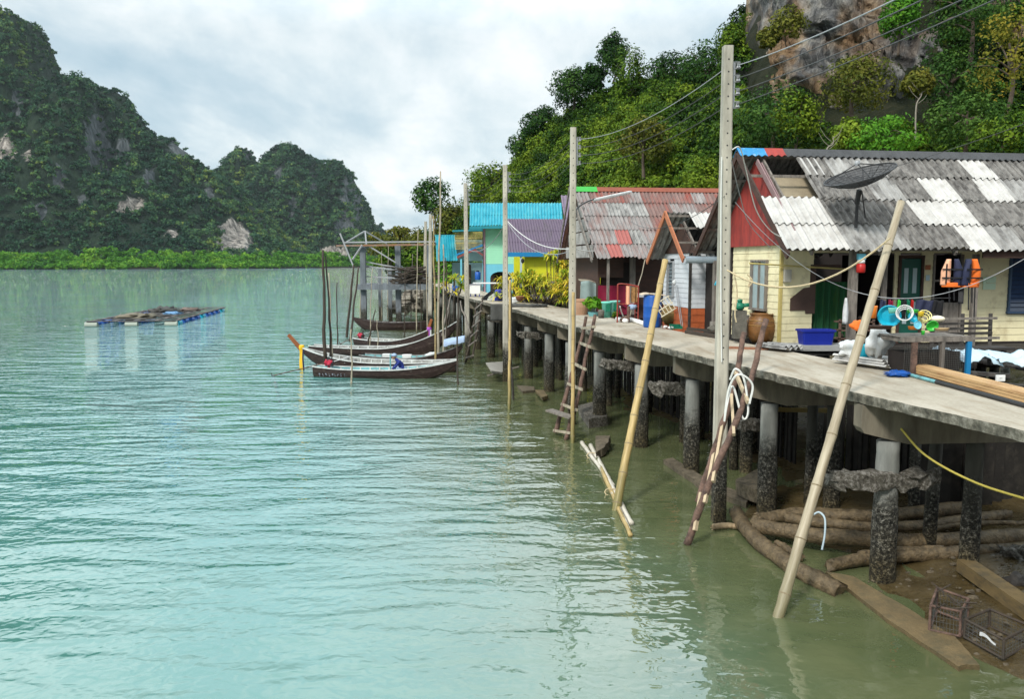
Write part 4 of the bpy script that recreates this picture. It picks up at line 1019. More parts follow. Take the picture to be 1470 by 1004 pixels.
# ================================================================ house C: long red streaked roof
qc = P(842, 300, 31)
HC = thing('rusty_roofed_house', 'long dark house under a grey corrugated roof streaked rusty red', 'house', (2.75, 31.5, DECK), R(7))
ec0 = (.30, -.5, 2.16); ec1 = (9.6, -.5, 2.16); rc0 = (.05, 2.7, 4.95); rc1 = (9.6, 2.7, 4.95)
pinkC = {(2, 3), (1, 4)}
def pickC(c, r):
    h = (c * 7 + r * 13 + (c * r) % 5) % 9
    if (c, r) in pinkC: return 2
    if c <= 4 and r > 0: return 1 if h > 2 else 3
    return 1 if h < 2 else 0
mb = MB(); corrugated(mb, ec0, ec1, rc0, rc1, 18, 5, lambda c, r: None if (c >= 5 and r == 4) else pickC(c, r), .15, .03, seed=31, jit=.02, lift=.025)
corrugated(mb, (.05, 5.9, 2.1), (9.6, 5.9, 2.1), rc0, rc1, 18, 4, lambda c, r: 0, .15, .026, seed=33)
rC = mb.build('roof', [m_roof_red, m_roof_redgrey, m_roof_pink, m_asb_pale], HC)
mb = MB()
mb.grid(lambda u, v: (lerp(1.0, 9.6, u), 2.7 + lerp(-.22, .22, v), 5.03 - abs(v - .5) * .36), 30, 4, 0, thick=(0, 0, .012))
mb.grid(lambda u, v: (lerp(.0, 1.0, u), 2.7 + lerp(-.26, .26, v), 5.04 - abs(v - .5) * .42), 8, 4, 1, thick=(0, 0, .012))
mb.build('ridge_cap', [m_roof_orange, mat('green_ridge', (.05, .38, .06), .6, .2, 4)], rC)
mb = MB(); mb.bar((.12, -.62, 2.05), (-.10, 2.7, 4.98), .05, .14); mb.bar((.0, 6, 2.0), (-.1, 2.72, 4.98), .05, .14); mb.build('bargeboard', m_greywood, HC)
# old grey sheets closing the gable
mb = MB()
for k in range(5):
    z0 = 2.2 + k * .52; ya = -.5 + (z0 - 2.16) / 2.79 * 3.2 + .25
    corrugated(mb, (.22, ya, z0), (.22, 5.4 - (ya + .5), z0), (.22, ya, z0 + .46), (.22, 5.4 - (ya + .5), z0 + .46), 1, 1, lambda c, r: 0, .15, .02, seed=k)
mb.build('gable_sheets', m_asb_pale, HC)
mb = MB(); mb.box((5.1, .9, 1.15), (8.6, .07, 2.4)); mb.box((5.1, 3, -.1), (9, 5, .1)); mb.box((.7, 2.9, 1.1), (.07, 4.4, 2.3)); mb.box((1.1, .55, 1.8), (1.0, .05, .75)); mb.build('wall', m_brownwood, HC)
for c_, d_ in (((1.95, .5, 1.1), (.22, .1, 2.2)), ((3.5, .4, 1.1), (.12, .1, 2.2)), ((.78, -.4, 1.1), (.09, .09, 2.2)), ((4.4, -.3, 1.1), (.1, .1, 2.2))):
    mb = MB(); mb.box(c_, d_); mb.build('porch_post', m_greywood, HC)
mb = MB(); mb.box((1.5, .84, 1.45), (.8, .06, 1.1)); mb.build('window', m_darkroom, HC)
mb = MB(); mb.box((3.3, .38, .75), (2.6, .06, .16)); mb.box((4.5, .3, .45), (1.6, .05, .8)); mb.build('porch_rail', m_greywhite, HC)
for lx in (.5, 3, 5.5, 8): 
    for ly in (.2, 2.6):
        mb = MB(); mb.tube([(lx, ly, -3.4), (lx, ly, -.1)], .13, 10); mb.build('stilt', m_pillar, HC, True)

# ================================================================ house D: yellow house with purple roofs
Y0 = 48.0; o = P(733, 360, Y0)
HD = thing('yellow_house', 'bright yellow house with purple sheet roofs and blue trim behind the yellow bushes', 'house', (o.x, Y0, DECK), R(5))
mb = MB(); mb.box((2.35, .06, 1.2), (3.1, .1, 2.6)); mb.box((4.9, 1.0, 1.0), (2.2, .1, 3.0)); mb.box((2.5, 3.5, 1.2), (4, .1, 2.6)); mb.build('wall', m_yellow, HD)
mb = MB(); corrugated(mb, (-.28, -.5, 2.55), (3.55, -.5, 2.55), (-.28, 1.9, 4.55), (3.35, 1.9, 4.55), 4, 3, lambda c, r: 0, .16, .03, seed=41); rD = mb.build('roof', m_purple, HD)
mb = MB(); mb.box((1.75, -.55, 2.45), (4.3, .05, .24)); mb.build('fascia', m_bluetrim, HD)
qa = P(812, 328, 50.5); qb = P(838, 328, 50.5); qc_ = P(805, 281, 52.5); qd = P(843, 281, 52.5)
Mi = (Matrix.Translation((o.x, Y0, DECK)) @ Matrix.Rotation(R(5), 4, 'Z')).inverted()
mb = MB(); corrugated(mb, Mi @ qa, Mi @ qb, Mi @ qc_, Mi @ qd, 2, 3, lambda c, r: 0, .16, .03, seed=42); mb.build('roof', m_purple2, HD)
mb = MB(); mb.bar(Mi @ P(808, 330, 50.4), Mi @ P(836, 330, 50.4), .06, .26); mb.build('fascia', m_bluetrim, HD)
mb = MB(); mb.bar(Mi @ P(832, 330, 46), Mi @ P(830, 418, 44.8), .1, .1); mb.build('post', m_bluetrim, HD)
mb = MB(); mb.bar(Mi @ P(748, 362, 47.6), Mi @ P(748, 420, 47.6), .12, .12); mb.build('post', m_palepanel, HD)
mb = MB()
for k in range(5):
    mb = MB(); mb.box((lerp(4.2, 4.5, k % 2), .93, 1.75 - k * .28), (.13, .06, .12)); mb.build('vent_block', m_darkroom, HD)
mb = MB(); mb.box((2.4, -.9, .45), (3.4, .12, 1.0)); mb.build('garden_wall', m_brick, HD)
for k in range(2):
    mb = MB(); q = Mi @ P(750, 371, 47.6); mb.lathe([(.02, 0), (.1, -.05), (.11, -.2), (.03, -.3)], 10, tuple(q)); mb.build('wall_lamp', m_black, HD)
    break

# ================================================================ house E: turquoise roofed two storey house
Y0 = 58.0; o = P(697, 408, Y0); o.z = DECK
HE = thing('turquoise_roofed_house', 'two storey mint and light blue house under a turquoise roof', 'house', (o.x, Y0, DECK), R(4))
Me = (Matrix.Translation((o.x, Y0, DECK)) @ Matrix.Rotation(R(4), 4, 'Z')).inverted()
mb = MB(); corrugated(mb, Me @ P(674, 325, 57), Me @ P(808, 322, 57), Me @ P(675, 292, 60), Me @ P(806, 292, 60), 6, 2, lambda c, r: 0, .2, .035, seed=51); mb.build('roof', m_turq, HE)
mb = MB(); mb.bar(Me @ P(674, 327, 56.95), Me @ P(808, 324, 56.95), .08, .18); mb.build('fascia', m_turq_dark, HE)
mb = MB(); siding(mb, 5.0, 1.9, 4.5, [], .16); mb.build('wall', m_mint, HE)
# arched ground floor
mb = MB(); pts = [(0, 0, -.1), (.33, 0, -.1), (.33, 0, .95)]
for k in range(11):
    a = math.pi * (1 - k / 10); pts.append((1.05 + .72 * math.cos(a), 0, .95 + .42 * math.sin(a)))
pts += [(1.77, 0, -.1), (2.45, 0, -.1), (2.45, 0, 1.90), (0, 0, 1.90)]
mb.poly(pts, (0, .18, 0)); mb.build('wall', m_lightblue, HE)
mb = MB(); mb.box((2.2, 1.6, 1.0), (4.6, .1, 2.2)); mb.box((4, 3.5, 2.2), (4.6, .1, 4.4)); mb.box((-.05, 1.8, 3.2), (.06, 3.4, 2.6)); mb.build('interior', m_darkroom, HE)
mb = MB(); mb.bar((-.06, -.05, -.1), (-.06, -.05, 4.3), .1, .1); mb.bar((1.98, -.05, -.1), (1.98, -.05, 1.2), .1, .08); mb.build('corner_post', mat('mauve_post', (.36, .22, .26), .7, .2, 4), HE)
mb = MB(); mb.box((.6, 1.5, .6), (.3, .05, 1.1)); mb.build('door', m_brownwood, HE)

# ================================================================ house F: bamboo balcony and teal porch gable
Y0 = 62.0; o = P(655, 405, Y0)
HF = thing('balcony_house', 'small house with a yellow bamboo balcony, a red and teal porch gable and turquoise panel', 'house', (o.x, Y0, DECK), R(4))
Mf = (Matrix.Translation((o.x, Y0, DECK)) @ Matrix.Rotation(R(4), 4, 'Z')).inverted()
mb = MB(); corrugated(mb, Mf @ P(627, 375, 62.4), Mf @ P(657, 374, 61.9), Mf @ P(625, 338, 63.2), Mf @ P(653, 338, 62.8), 2, 2, lambda c, r: 0, .2, .035, seed=61); mb.build('wall_sheet', m_turq, HF)
mb = MB(); mb.bar(Mf @ P(624, 338, 63.2), Mf @ P(655, 338, 62.8), .1, .1); mb.bar(Mf @ P(650, 332, 62.2), Mf @ P(676, 331, 62.2), .9, .12); mb.bar(Mf @ P(674, 329, 61), Mf @ P(694, 329, 61), .5, .3); mb.build('fascia', m_turq_dark, HF)
mb = MB()
a = Mf @ P(653, 334, 62); b_ = Mf @ P(692, 333, 62); cL = Mf @ P(654, 358, 62)
hgt = a.z - cL.z
for k in range(26):
    p = a.lerp(b_, k / 25); mb.bar(p, p - Vector((0, 0, hgt * (1 if k % 3 else .9))), .035, .035)
for t in (.02, .35, .65, .98): mb.bar(a - Vector((0, 0, hgt * t)), b_ - Vector((0, 0, hgt * t)), .05, .05)
mb.build('balcony_rail', m_bamboo_rail, HF)
mb = MB(); mb.box((1.0, 1.4, 2.9), (2.3, .06, 1.6)); mb.box((1.0, 1.4, .9), (2.6, .06, 2.2)); mb.build('wall', mat('blue_grey_wall', (.22, .36, .38), .7, .2, 2), HF)
mb = MB(); mb.bar(Mf @ P(655, 366, 61.0), Mf @ P(693, 352, 60.6), .06, .12); mb.build('porch_roof', m_bluetrim, HF)
mb = MB(); mb.bar(Mf @ P(656, 370, 60.95), Mf @ P(683, 358, 60.65), .06, .13); mb.bar(Mf @ P(680, 358, 60.65), Mf @ P(696, 368, 60.5), .06, .13); mb.build('porch_gable', mat('maroon_board', (.22, .06, .055), .7, .2, 3), HF)
mb = MB(); mb.box((.85, .9, .9), (.55, .06, 1.9)); mb.build('door', m_darkroom, HF)
mb = MB(); mb.box((1.62, 1.35, 1.15), (.2, .04, .5)); mb.build('window', m_darkroom, HF)
for px in (662, 694):
    mb = MB(); mb.bar(Mf @ P(px, 372, 61), Mf @ P(px, 412, 61), .12, .12); mb.build('post', m_lightblue, HF)
# ================================================================ poles
m_node = mat('bamboo_node', (.21, .165, .10), .8, .4, 8)
def cane(name, base, top, r, label, material, nodes=9, group=None, cat='pole', bow=0.0, sink=.5):
    """bamboo cane modelled along its own z axis with swollen nodes"""
    base = Vector(base); top = Vector(top); d = (top - base); L = d.length; dn = d.normalized()
    base = base - dn * sink; L += sink
    pts = []; rs = []; k = nodes * 6
    for i in range(k + 1):
        t = i / k; z = t * L; fr = (t * nodes) % 1.0
        sw = 1 + .11 * math.exp(-((min(fr, 1 - fr)) / .07) ** 2)
        pts.append((bow * math.sin(t * math.pi) + .012 * fbm(t * 5, r, L), .01 * fbm(t * 5, 7, L), z)); rs.append(r * (1.1 - .32 * t) * sw)
    mb = MB(); mb.tube(pts, rs, 10)
    o = mb.build(name, material, None, True)
    for q in range(1, nodes):
        j = int(q / nodes * k); z = pts[j][2]; rr = rs[j] * 1.0
        rb = MB(); rb.lathe([(rr * .98, -.012), (rr * 1.03, -.004), (rr * 1.03, .004), (rr * .98, .012)], 10, (pts[j][0], pts[j][1], z)); rb.build('node', m_node, o)
    o.rotation_euler = dn.to_track_quat('Z', 'Y').to_euler(); o.location = base
    return tag(o, label, cat, group)
def stick(px0, py0, px1, py1, Yb, Yt, r, label, material=None, name='mooring_stick', group='mooring sticks standing in the water', crook=.06, n=10, r2=.55):
    b = P(px0, py0, Yb); t = P(px1, py1, Yt); b = b - (t - b).normalized() * .5
    mb = MB(); pts = []
    for i in range(n + 1):
        u = i / n; p = b.lerp(t, u)
        pts.append(p + Vector((crook * fbm(u * 3, px0 * .37, py0), crook * fbm(u * 3, 5 + px0, 2), 0)))
    mb.tube(pts, [r * lerp(1, r2, i / n) * (1 + .12 * fbm(i * .9, px0, 1)) for i in range(n + 1)], 8)
    return solo(name, mb, material or m_stickwood, label, 'stick', group, True)
def base_Y(px, py): return G(px, py, 0).y

cane('bamboo_pole', G(1117, 885), P(1293, 290, 13.8), .075, 'long thick grey tan bamboo pole leaning in front of the cream house', m_bamboo, 9)
cane('bamboo_pole', G(884, 732), P(955, 374, 19.2), .085, 'yellow bamboo pole leaning across the blue barrel', m_bamboo_y, 10)
cane('bamboo_pole', G(822, 636), P(823, 420, 23.9), .055, 'thin upright yellow bamboo beside the middle wooden ladder', m_bamboo_y, 7)
cane('bamboo_pole', G(731, 588), P(732, 402, 29.5), .05, 'thin dark topped bamboo beside the third concrete pole', m_bamboo_y, 7)

# concrete utility poles, tapered, with bolt holes and insulator racks
def cpole(px_t, py_t, px_b, Y, w0, w1, label, ins=True, off=None):
    top = P(px_t, py_t, Y); bx = P(px_b, 560, Y).x
    root = thing('utility_pole', label, 'utility pole', (bx, Y, 0), 0, 'concrete utility poles along the pier')
    mb = MB(); H = top.z; dx = top.x - bx; n = 14
    vv = []
    for i in range(n + 1):
        t = i / n; z = -1.0 + (H + 1.0) * t; w = lerp(w0, w1, t) / 2; x = dx * t; c = w * .25
        vv += [(x - w, -w + c, z), (x - w + c, -w, z), (x + w - c, -w, z), (x + w, -w + c, z), (x + w, w, z), (x - w, w, z)]
    mb.add(vv, [(i * 6 + j, i * 6 + (j + 1) % 6, (i + 1) * 6 + (j + 1) % 6, (i + 1) * 6 + j) for i in range(n) for j in range(6)] + [(0, 5, 4, 3, 2, 1), tuple(n * 6 + j for j in range(6))])
    mb.build('shaft', m_pole, root)
    mb = MB()
    for k in range(26):
        z = H - .25 - k * .22
        if z < 1.9: break
        t = (z + 1) / (H + 1); w = lerp(w0, w1, t) / 2
        mb.tube([(dx * t, -w - .003, z), (dx * t, -w + .012, z)], .016, 6)
    mb.build('bolt_holes', m_black, root)  # bolt holes drawn as small black plugs
    if ins:
        mb = MB(); x = dx * .95 + w1 / 2
        mb.bar((x + .03, 0, H - .28), (x + .03, 0, H - 1.12), .05, .012)
        rk = mb.build('insulator_rack', m_greymetal, root)
        for k in range(4):
            mb = MB(); z = H - .34 - k * .235
            mb.lathe([(.02, -.05), (.045, -.045), (.03, -.01), (.03, .01), (.045, .045), (.02, .05)], 10, (x + .11, 0, z)); mb.bar((x + .02, 0, z + .06), (x + .14, 0, z + .06), .03, .008); mb.bar((x + .02, 0, z - .06), (x + .14, 0, z - .06), .03, .008)
            mb.build('insulator', m_greymetal, rk, False)
    return [Vector((bx + dx + w1 / 2 + .1, Y, H - .34 - k * .235)) for k in range(4)]
w1_ = cpole(1045, 66, 1037, 15.75, .255, .175, 'tallest concrete utility pole in front of the cream house gable')
w2_ = cpole(823, 183, 821, 25.6, .25, .175, 'concrete utility pole between the purple roof and the rusty roofed house')
w3_ = cpole(725, 237, 726, 35.0, .26, .18, 'concrete utility pole in front of the turquoise roof')
w4_ = cpole(668, 263, 672, 43.0, .27, .18, 'paint stained concrete utility pole by the teal porch gable')
cpole(618, 308, 618, 60, .3, .2, 'grey concrete utility pole at the end of the pier near the platform', False)
cpole(611, 318, 610, 66, .28, .2, 'thin concrete utility pole furthest along the pier', False)
# wires
def wire(name, pts, r, label, m=None, cat='wire', group=None, n=5):
    mb = MB(); mb.tube(pts, r, n, cap=False); return solo(name, mb, m or m_wire, label, cat, group)
HTH = ['topmost', 'second', 'third', 'lowest']
for k in range(4):
    e = [P(1250, 0, 9.5), P(1290, 0, 9.5), P(1345, 0, 9.5), P(1400, -4, 9.5)][k]
    q = w1_[k]; e2 = q.lerp(e, 2.2) if False else e + (e - q) * .8
    wire('power_line', sag(q, e2, .12), .009, HTH[k] + ' power line running from the tallest pole up past the cliff', m_wire_pale if k == 0 else m_wire, 'power line', 'power lines')
    wire('power_line', sag(w1_[k] + Vector((-.15, 0, 0)), w2_[k], .3), .009, HTH[k] + ' power line between the tallest pole and the next pole', m_wire_pale if k == 0 else m_wire, 'power line', 'power lines')
    wire('power_line', sag(w2_[k] + Vector((-.2, 0, 0)), w3_[k], .35), .009, HTH[k] + ' power line between the second and third concrete poles', m_wire, 'power line', 'power lines')
    if k < 3: wire('power_line', sag(w3_[k] + Vector((-.2, 0, 0)), w4_[k], .3), .009, HTH[k] + ' power line between the third concrete pole and the paint stained pole', m_wire, 'power line', 'power lines')
wire('cable', bez([P(1050, 215, 15.6), P(1062, 212, 16), P(1070, 240, 17), P(1085, 300, 18), P(1105, 330, 18.6), P(1122, 341, 19)], 8), .012, 'white cable looping from the tallest pole to the red gable', m_whitehose, 'cable')
wire('cable', bez([P(1036, 225, 15.6), P(1035, 300, 15.6), P(1035, 440, 15.6), P(1036, 520, 15.6)], 8), .012, 'white cable running down the left side of the tallest pole', m_whitehose, 'cable')
wire('cable', bez([P(1050, 230, 15.6), P(1062, 280, 16.5), P(1075, 320, 17.5), P(1105, 355, 18.2)], 8), .009, 'thin pale cable hanging in front of the red gable', m_wire_pale, 'cable')
wire('rope', sag(P(1044, 388, 15.5), P(1278, 342, 13.2), .52), .016, 'pale rope strung from the tallest pole to the leaning bamboo', m_rope, 'rope')
wire('rope', bez([P(1054, 392, 15.5), P(1058, 420, 15.5), P(1055, 450, 15.5), P(1057, 463, 15.5)], 6), .014, 'frayed rope end hanging from the tallest pole', m_rope, 'rope')
wire('rope', bez([P(1073, 394, 15.4), P(1077, 400, 15.4), P(1074, 412, 15.4), P(1080, 404, 15.4), P(1075, 396, 15.4)], 6), .014, 'knotted loose rope loop on the long rope', m_rope, 'rope')
wire('clothes_line', sag(P(1055, 290, 16.0), P(1225, 418, 17.2), .25) + sag(P(1225, 418, 17.2), P(1470, 372, 15), .38)[1:], .007, 'grey wire sagging across the porch of the cream house', m_wire_pale, 'wire')
wire('stay_wire', sag(P(1180, 268, 20), P(1470, 178, 15), .06), .006, 'thin wire rising over the grey roof to the right', m_wire, 'wire')
wire('white_wire', sag(P(729, 318, 34.8), P(823, 357, 25.6), .35), .016, 'white cable between the third and second concrete poles', m_whitehose, 'cable')
wire('white_wire', sag(P(729, 320, 34.8), P(815, 362, 25.6), .5), .012, 'lower white cable between the third and second concrete poles', m_wire_pale, 'cable')
wire('white_wire', sag(P(669, 356, 43), P(727, 318, 35), .6), .014, 'white cable sagging past the teal porch gable', m_wire_pale, 'cable')
wire('white_wire', sag(P(826, 357, 25.6), P(853, 360, 30.5), .04), .016, 'white cable running on to the rusty roofed house', m_whitehose, 'cable')
wire('black_wire', sag(P(1040, 282, 15.6), P(905, 318, 30), .4), .008, 'thin black wire crossing the rusty roof', m_wire, 'cable')
wire('yellow_rope', bez([P(1290, 612, 12.7), P(1330, 655, 12.2), P(1400, 693, 11.5), P(1490, 722, 10.6)], 8), .018, 'yellow rope slung from the pier pillar toward the right', m_yellowrope, 'rope')
wire('blue_rope', [P(1080, 560, 16.3), P(1128, 547, 16.6)], .018, 'short blue rope under the pier beside a pillar', m_cyanplastic, 'rope')
wire('hose', bez([P(1168, 739, 13.5), P(1176, 736, 13.5), P(1184, 745, 13.4), P(1184, 768, 13.3), P(1180, 790, 13.2)], 7), .018, 'pale blue bent hose end sticking out of the water by the logs', mat('pale_hose', (.4, .5, .55), .5, .1, 4), 'hose')
# street lamp arm on pole 2
root = thing('street_lamp', 'white tube street lamp on a bent black arm beside the green ridge', 'street lamp', P(826, 310, 26))
o = root.location
mb = MB(); mb.tube(bez([P(827, 312, 25.8) - o, P(828, 300, 26.2) - o, P(840, 291, 27) - o, P(855, 285, 28) - o], 8), .025, 7); mb.build('arm', m_blackmetal, root, True)
mb = MB(); a = P(850, 287, 27.8) - o; c = P(905, 275, 29.5) - o; mb.bar(a, c, .12, .05); mb.build('lamp_housing', m_whitepaint, root)
mb = MB(); mb.tube([a.lerp(c, .04) - Vector((0, 0, .05)), a.lerp(c, .96) - Vector((0, 0, .05))], .022, 8); mb.build('tube', m_styro, root)

# ================================================================ ladders
def ladder(name, label, r0, r1, rungs, rad, mr, mg, extra=None):
    """r0/r1: two rails as lists of 3D points; rungs: list of (t0,t1)"""
    o = Vector(r0[0]); root = thing(name, label, 'ladder', o, 0, 'rough wooden ladders up to the pier')
    def at(rail, t):
        n = len(rail) - 1; k = min(n - 1, int(t * n)); return Vector(rail[k]).lerp(Vector(rail[k + 1]), t * n - k) - o
    for rail in (r0, r1):
        mb = MB(); pts = bez([Vector(p) - o for p in rail], 8)
        pts = [p + Vector((.022 * fbm(i * .45, rad, p.z), .02 * fbm(i * .45, 4, p.z), 0)) for i, p in enumerate(pts)]
        mb.tube(pts, [rad * (1.1 - .3 * i / len(pts)) * (1 + .13 * fbm(i * .8, p.x, 2)) for i, p in enumerate(pts)], 9); mb.build('rail', mr, root, True)
    for (ta, tb) in rungs:
        a = at(r0, ta); b = at(r1, tb); d = (b - a).normalized(); f = Vector((0, -rad * 1.2, 0))
        mb = MB(); mb.bar(a - d * .14 + f, b + d * .14 + f, .05, .075, up=(0, .3, 1)); mb.build('rung', mg, root)
    return root
ladder('wooden_ladder', 'bark covered pole ladder tied beside the tallest concrete pole',
       [P(1002, 722, 14.6), P(1028, 640, 14.9), P(1052, 560, 15.3), P(1068, 478, 15.8)], [G(986, 782), P(1020, 690, 14.4), P(1068, 575, 14.8), P(1100, 459, 15.4)],
       [(.02, .12), (.26, .26), (.42, .36), (.62, .55), (.75, .68)], .062, m_rustwood, m_rung)
wire('hose', bez([P(1048, 545, 14.9), P(1056, 530, 14.8), P(1068, 545, 14.8), P(1074, 590, 14.7), P(1066, 600, 14.7), P(1052, 555, 14.8), P(1044, 580, 14.7), P(1040, 605, 14.7), P(1046, 560, 14.7), P(1060, 538, 14.6), P(1080, 552, 14.6), P(1076, 580, 14.6)], 8), .02, 'white hose looped over the bark covered ladder', m_whitehose, 'hose')
ladder('wooden_ladder', 'dark wooden ladder with pale rungs beside the second concrete pole',
       [P(797, 622, 23.9), P(815, 560, 24.1), P(832, 500, 24.4), P(842, 455, 24.6)], [P(812, 632, 23.3), P(830, 570, 23.4), P(842, 510, 23.7), P(855, 452, 23.9)],
       [(.02, .06), (.22, .24), (.38, .40), (.54, .56), (.72, .74), (.88, .9)], .06, m_rustwood, m_palestick)
ladder('wooden_ladder', 'slender grey ladder standing at the paint stained concrete pole',
       [P(668, 522, 41.5), P(677, 480, 41.8), P(685, 434, 42.2)], [P(678, 515, 40.5), P(686, 470, 40.9), P(693, 427, 41.5)],
       [(.1, .05), (.3, .28), (.46, .44), (.62, .6), (.78, .76), (.9, .9)], .05, m_stickwood, m_greywood)
mb = MB(); mb.bar(P(788, 589, 23.7), P(822, 600, 23.1), .3, .05); solo('landing_board', mb, m_greywood, 'small grey board nailed across the foot of the pale runged ladder', 'board')

# ================================================================ mooring sticks
GS = 'mooring sticks standing in the water'
ST = [
 (467, 506, 464, 359, 38, 38, .11, 'thick dark mooring post, tallest of the bundle left of the boats', m_stickwood),
 (475, 504, 468, 368, 38.4, 38.2, .07, 'dark mooring stick leaning close on the tallest post of the bundle', m_stickwood),
 (476, 502, 472, 392, 39.2, 39, .06, 'shorter pale footed stick in the bundle left of the boats', m_palestick),
 (485, 494, 483.5, 406, 50, 50, .06, 'thin lone stick just right of the bundle', m_stickwood),
 (497, 484, 508, 380, 56, 56, .12, 'stout stick slanting right beside the concrete platform', m_stickwood),
 (503, 487, 515, 383, 53, 54, .10, 'dark stick slanting right just before the stout one', m_stickwood),
 (506, 551, 504, 473, 34.3, 34.3, .055, 'stick standing in front of the middle of the nearest boat', m_palestick),
 (529, 492, 539, 445, 47.5, 47.5, .07, 'short dark stick slanting right behind the red engine', m_stickwood),
 (531, 492, 534, 385, 47.8, 48.2, .04, 'very thin pale stick before the concrete platform', m_palestick),
 (543, 492, 541, 459, 47.5, 47.5, .045, 'short pale stick behind the red engine', m_palestick),
 (581, 478, 581.5, 387, 55, 55, .05, 'thin dark stick before the platform rubble', m_stickwood),
 (605, 487, 603, 404, 52, 52, .05, 'thin dark stick left of the tipped up white bow', m_stickwood),
 (629, 518, 632, 246, 41.5, 42.2, .085, 'tallest slender mast-like pole standing among the boat bows', m_palestick),
 (636, 518, 637, 351, 41, 41, .07, 'mottled pole right beside the tallest slender one', m_palestick),
 (625, 522, 622, 310, 39.5, 40.5, .07, 'yellowish pole left of the tallest slender one', mat('yellow_pole_wood', (.36, .27, .12), .8, .4, 4, (.1, .08, .05), .5, 4)),
 (657, 553, 657, 418, 34.1, 35, .055, 'dark stick standing off the bow of the nearest boat', m_stickwood),
 (646, 500, 644, 430, 44, 44.5, .06, 'brown stake between the bows and the pier', m_stickwood),
 (517, 455, 519, 372, 68, 68, .06, 'pale thin post left of the platform columns', m_palestick),
 (548, 452, 548, 360, 70, 70, .05, 'pale thin post between the platform columns', m_palestick),
 (556, 450, 558, 352, 72, 72, .05, 'second pale thin post between the platform columns, farther back', m_palestick),
 (590, 455, 592, 365, 66, 66, .05, 'grey thin post right of the middle platform column', m_greywood),
 (598, 470, 600, 330, 58, 58, .06, 'tall pale pole before the right platform column', m_palestick),
 (614, 500, 612, 330, 50, 50, .06, 'tall mottled pole behind the tipped up white bow', m_palestick),
 (641, 505, 640, 370, 43, 43, .06, 'dark pole right of the mottled one at the bows', m_stickwood),
 (651, 497, 652, 425, 44.5, 45, .055, 'brown stake closest to the paint stained pole', m_stickwood),
]
for (a, b, c, d, y0, y1, r, lb, m) in ST: stick(a, b, c, d, y0, y1, r * .8, lb, m)
stick(672, 468, 660, 432, 41, 42, .06, 'grey prop slanting against the paint stained concrete pole', m_greywood, 'prop', 'props leaning on the pier')
stick(637, 470, 648, 422, 43, 44, .06, 'grey prop leaning right below the bow of the long boat', m_greywood, 'prop', 'props leaning on the pier')
stick(640, 478, 645, 432, 43.5, 44.4, .05, 'thin grey prop beside the one leaning right', m_greywood, 'prop', 'props leaning on the pier')
stick(735, 580, 733, 405, 30.2, 30.4, .045, 'blackened stick tied to the thin dark topped bamboo', m_blackwood, 'mooring_stick', GS)

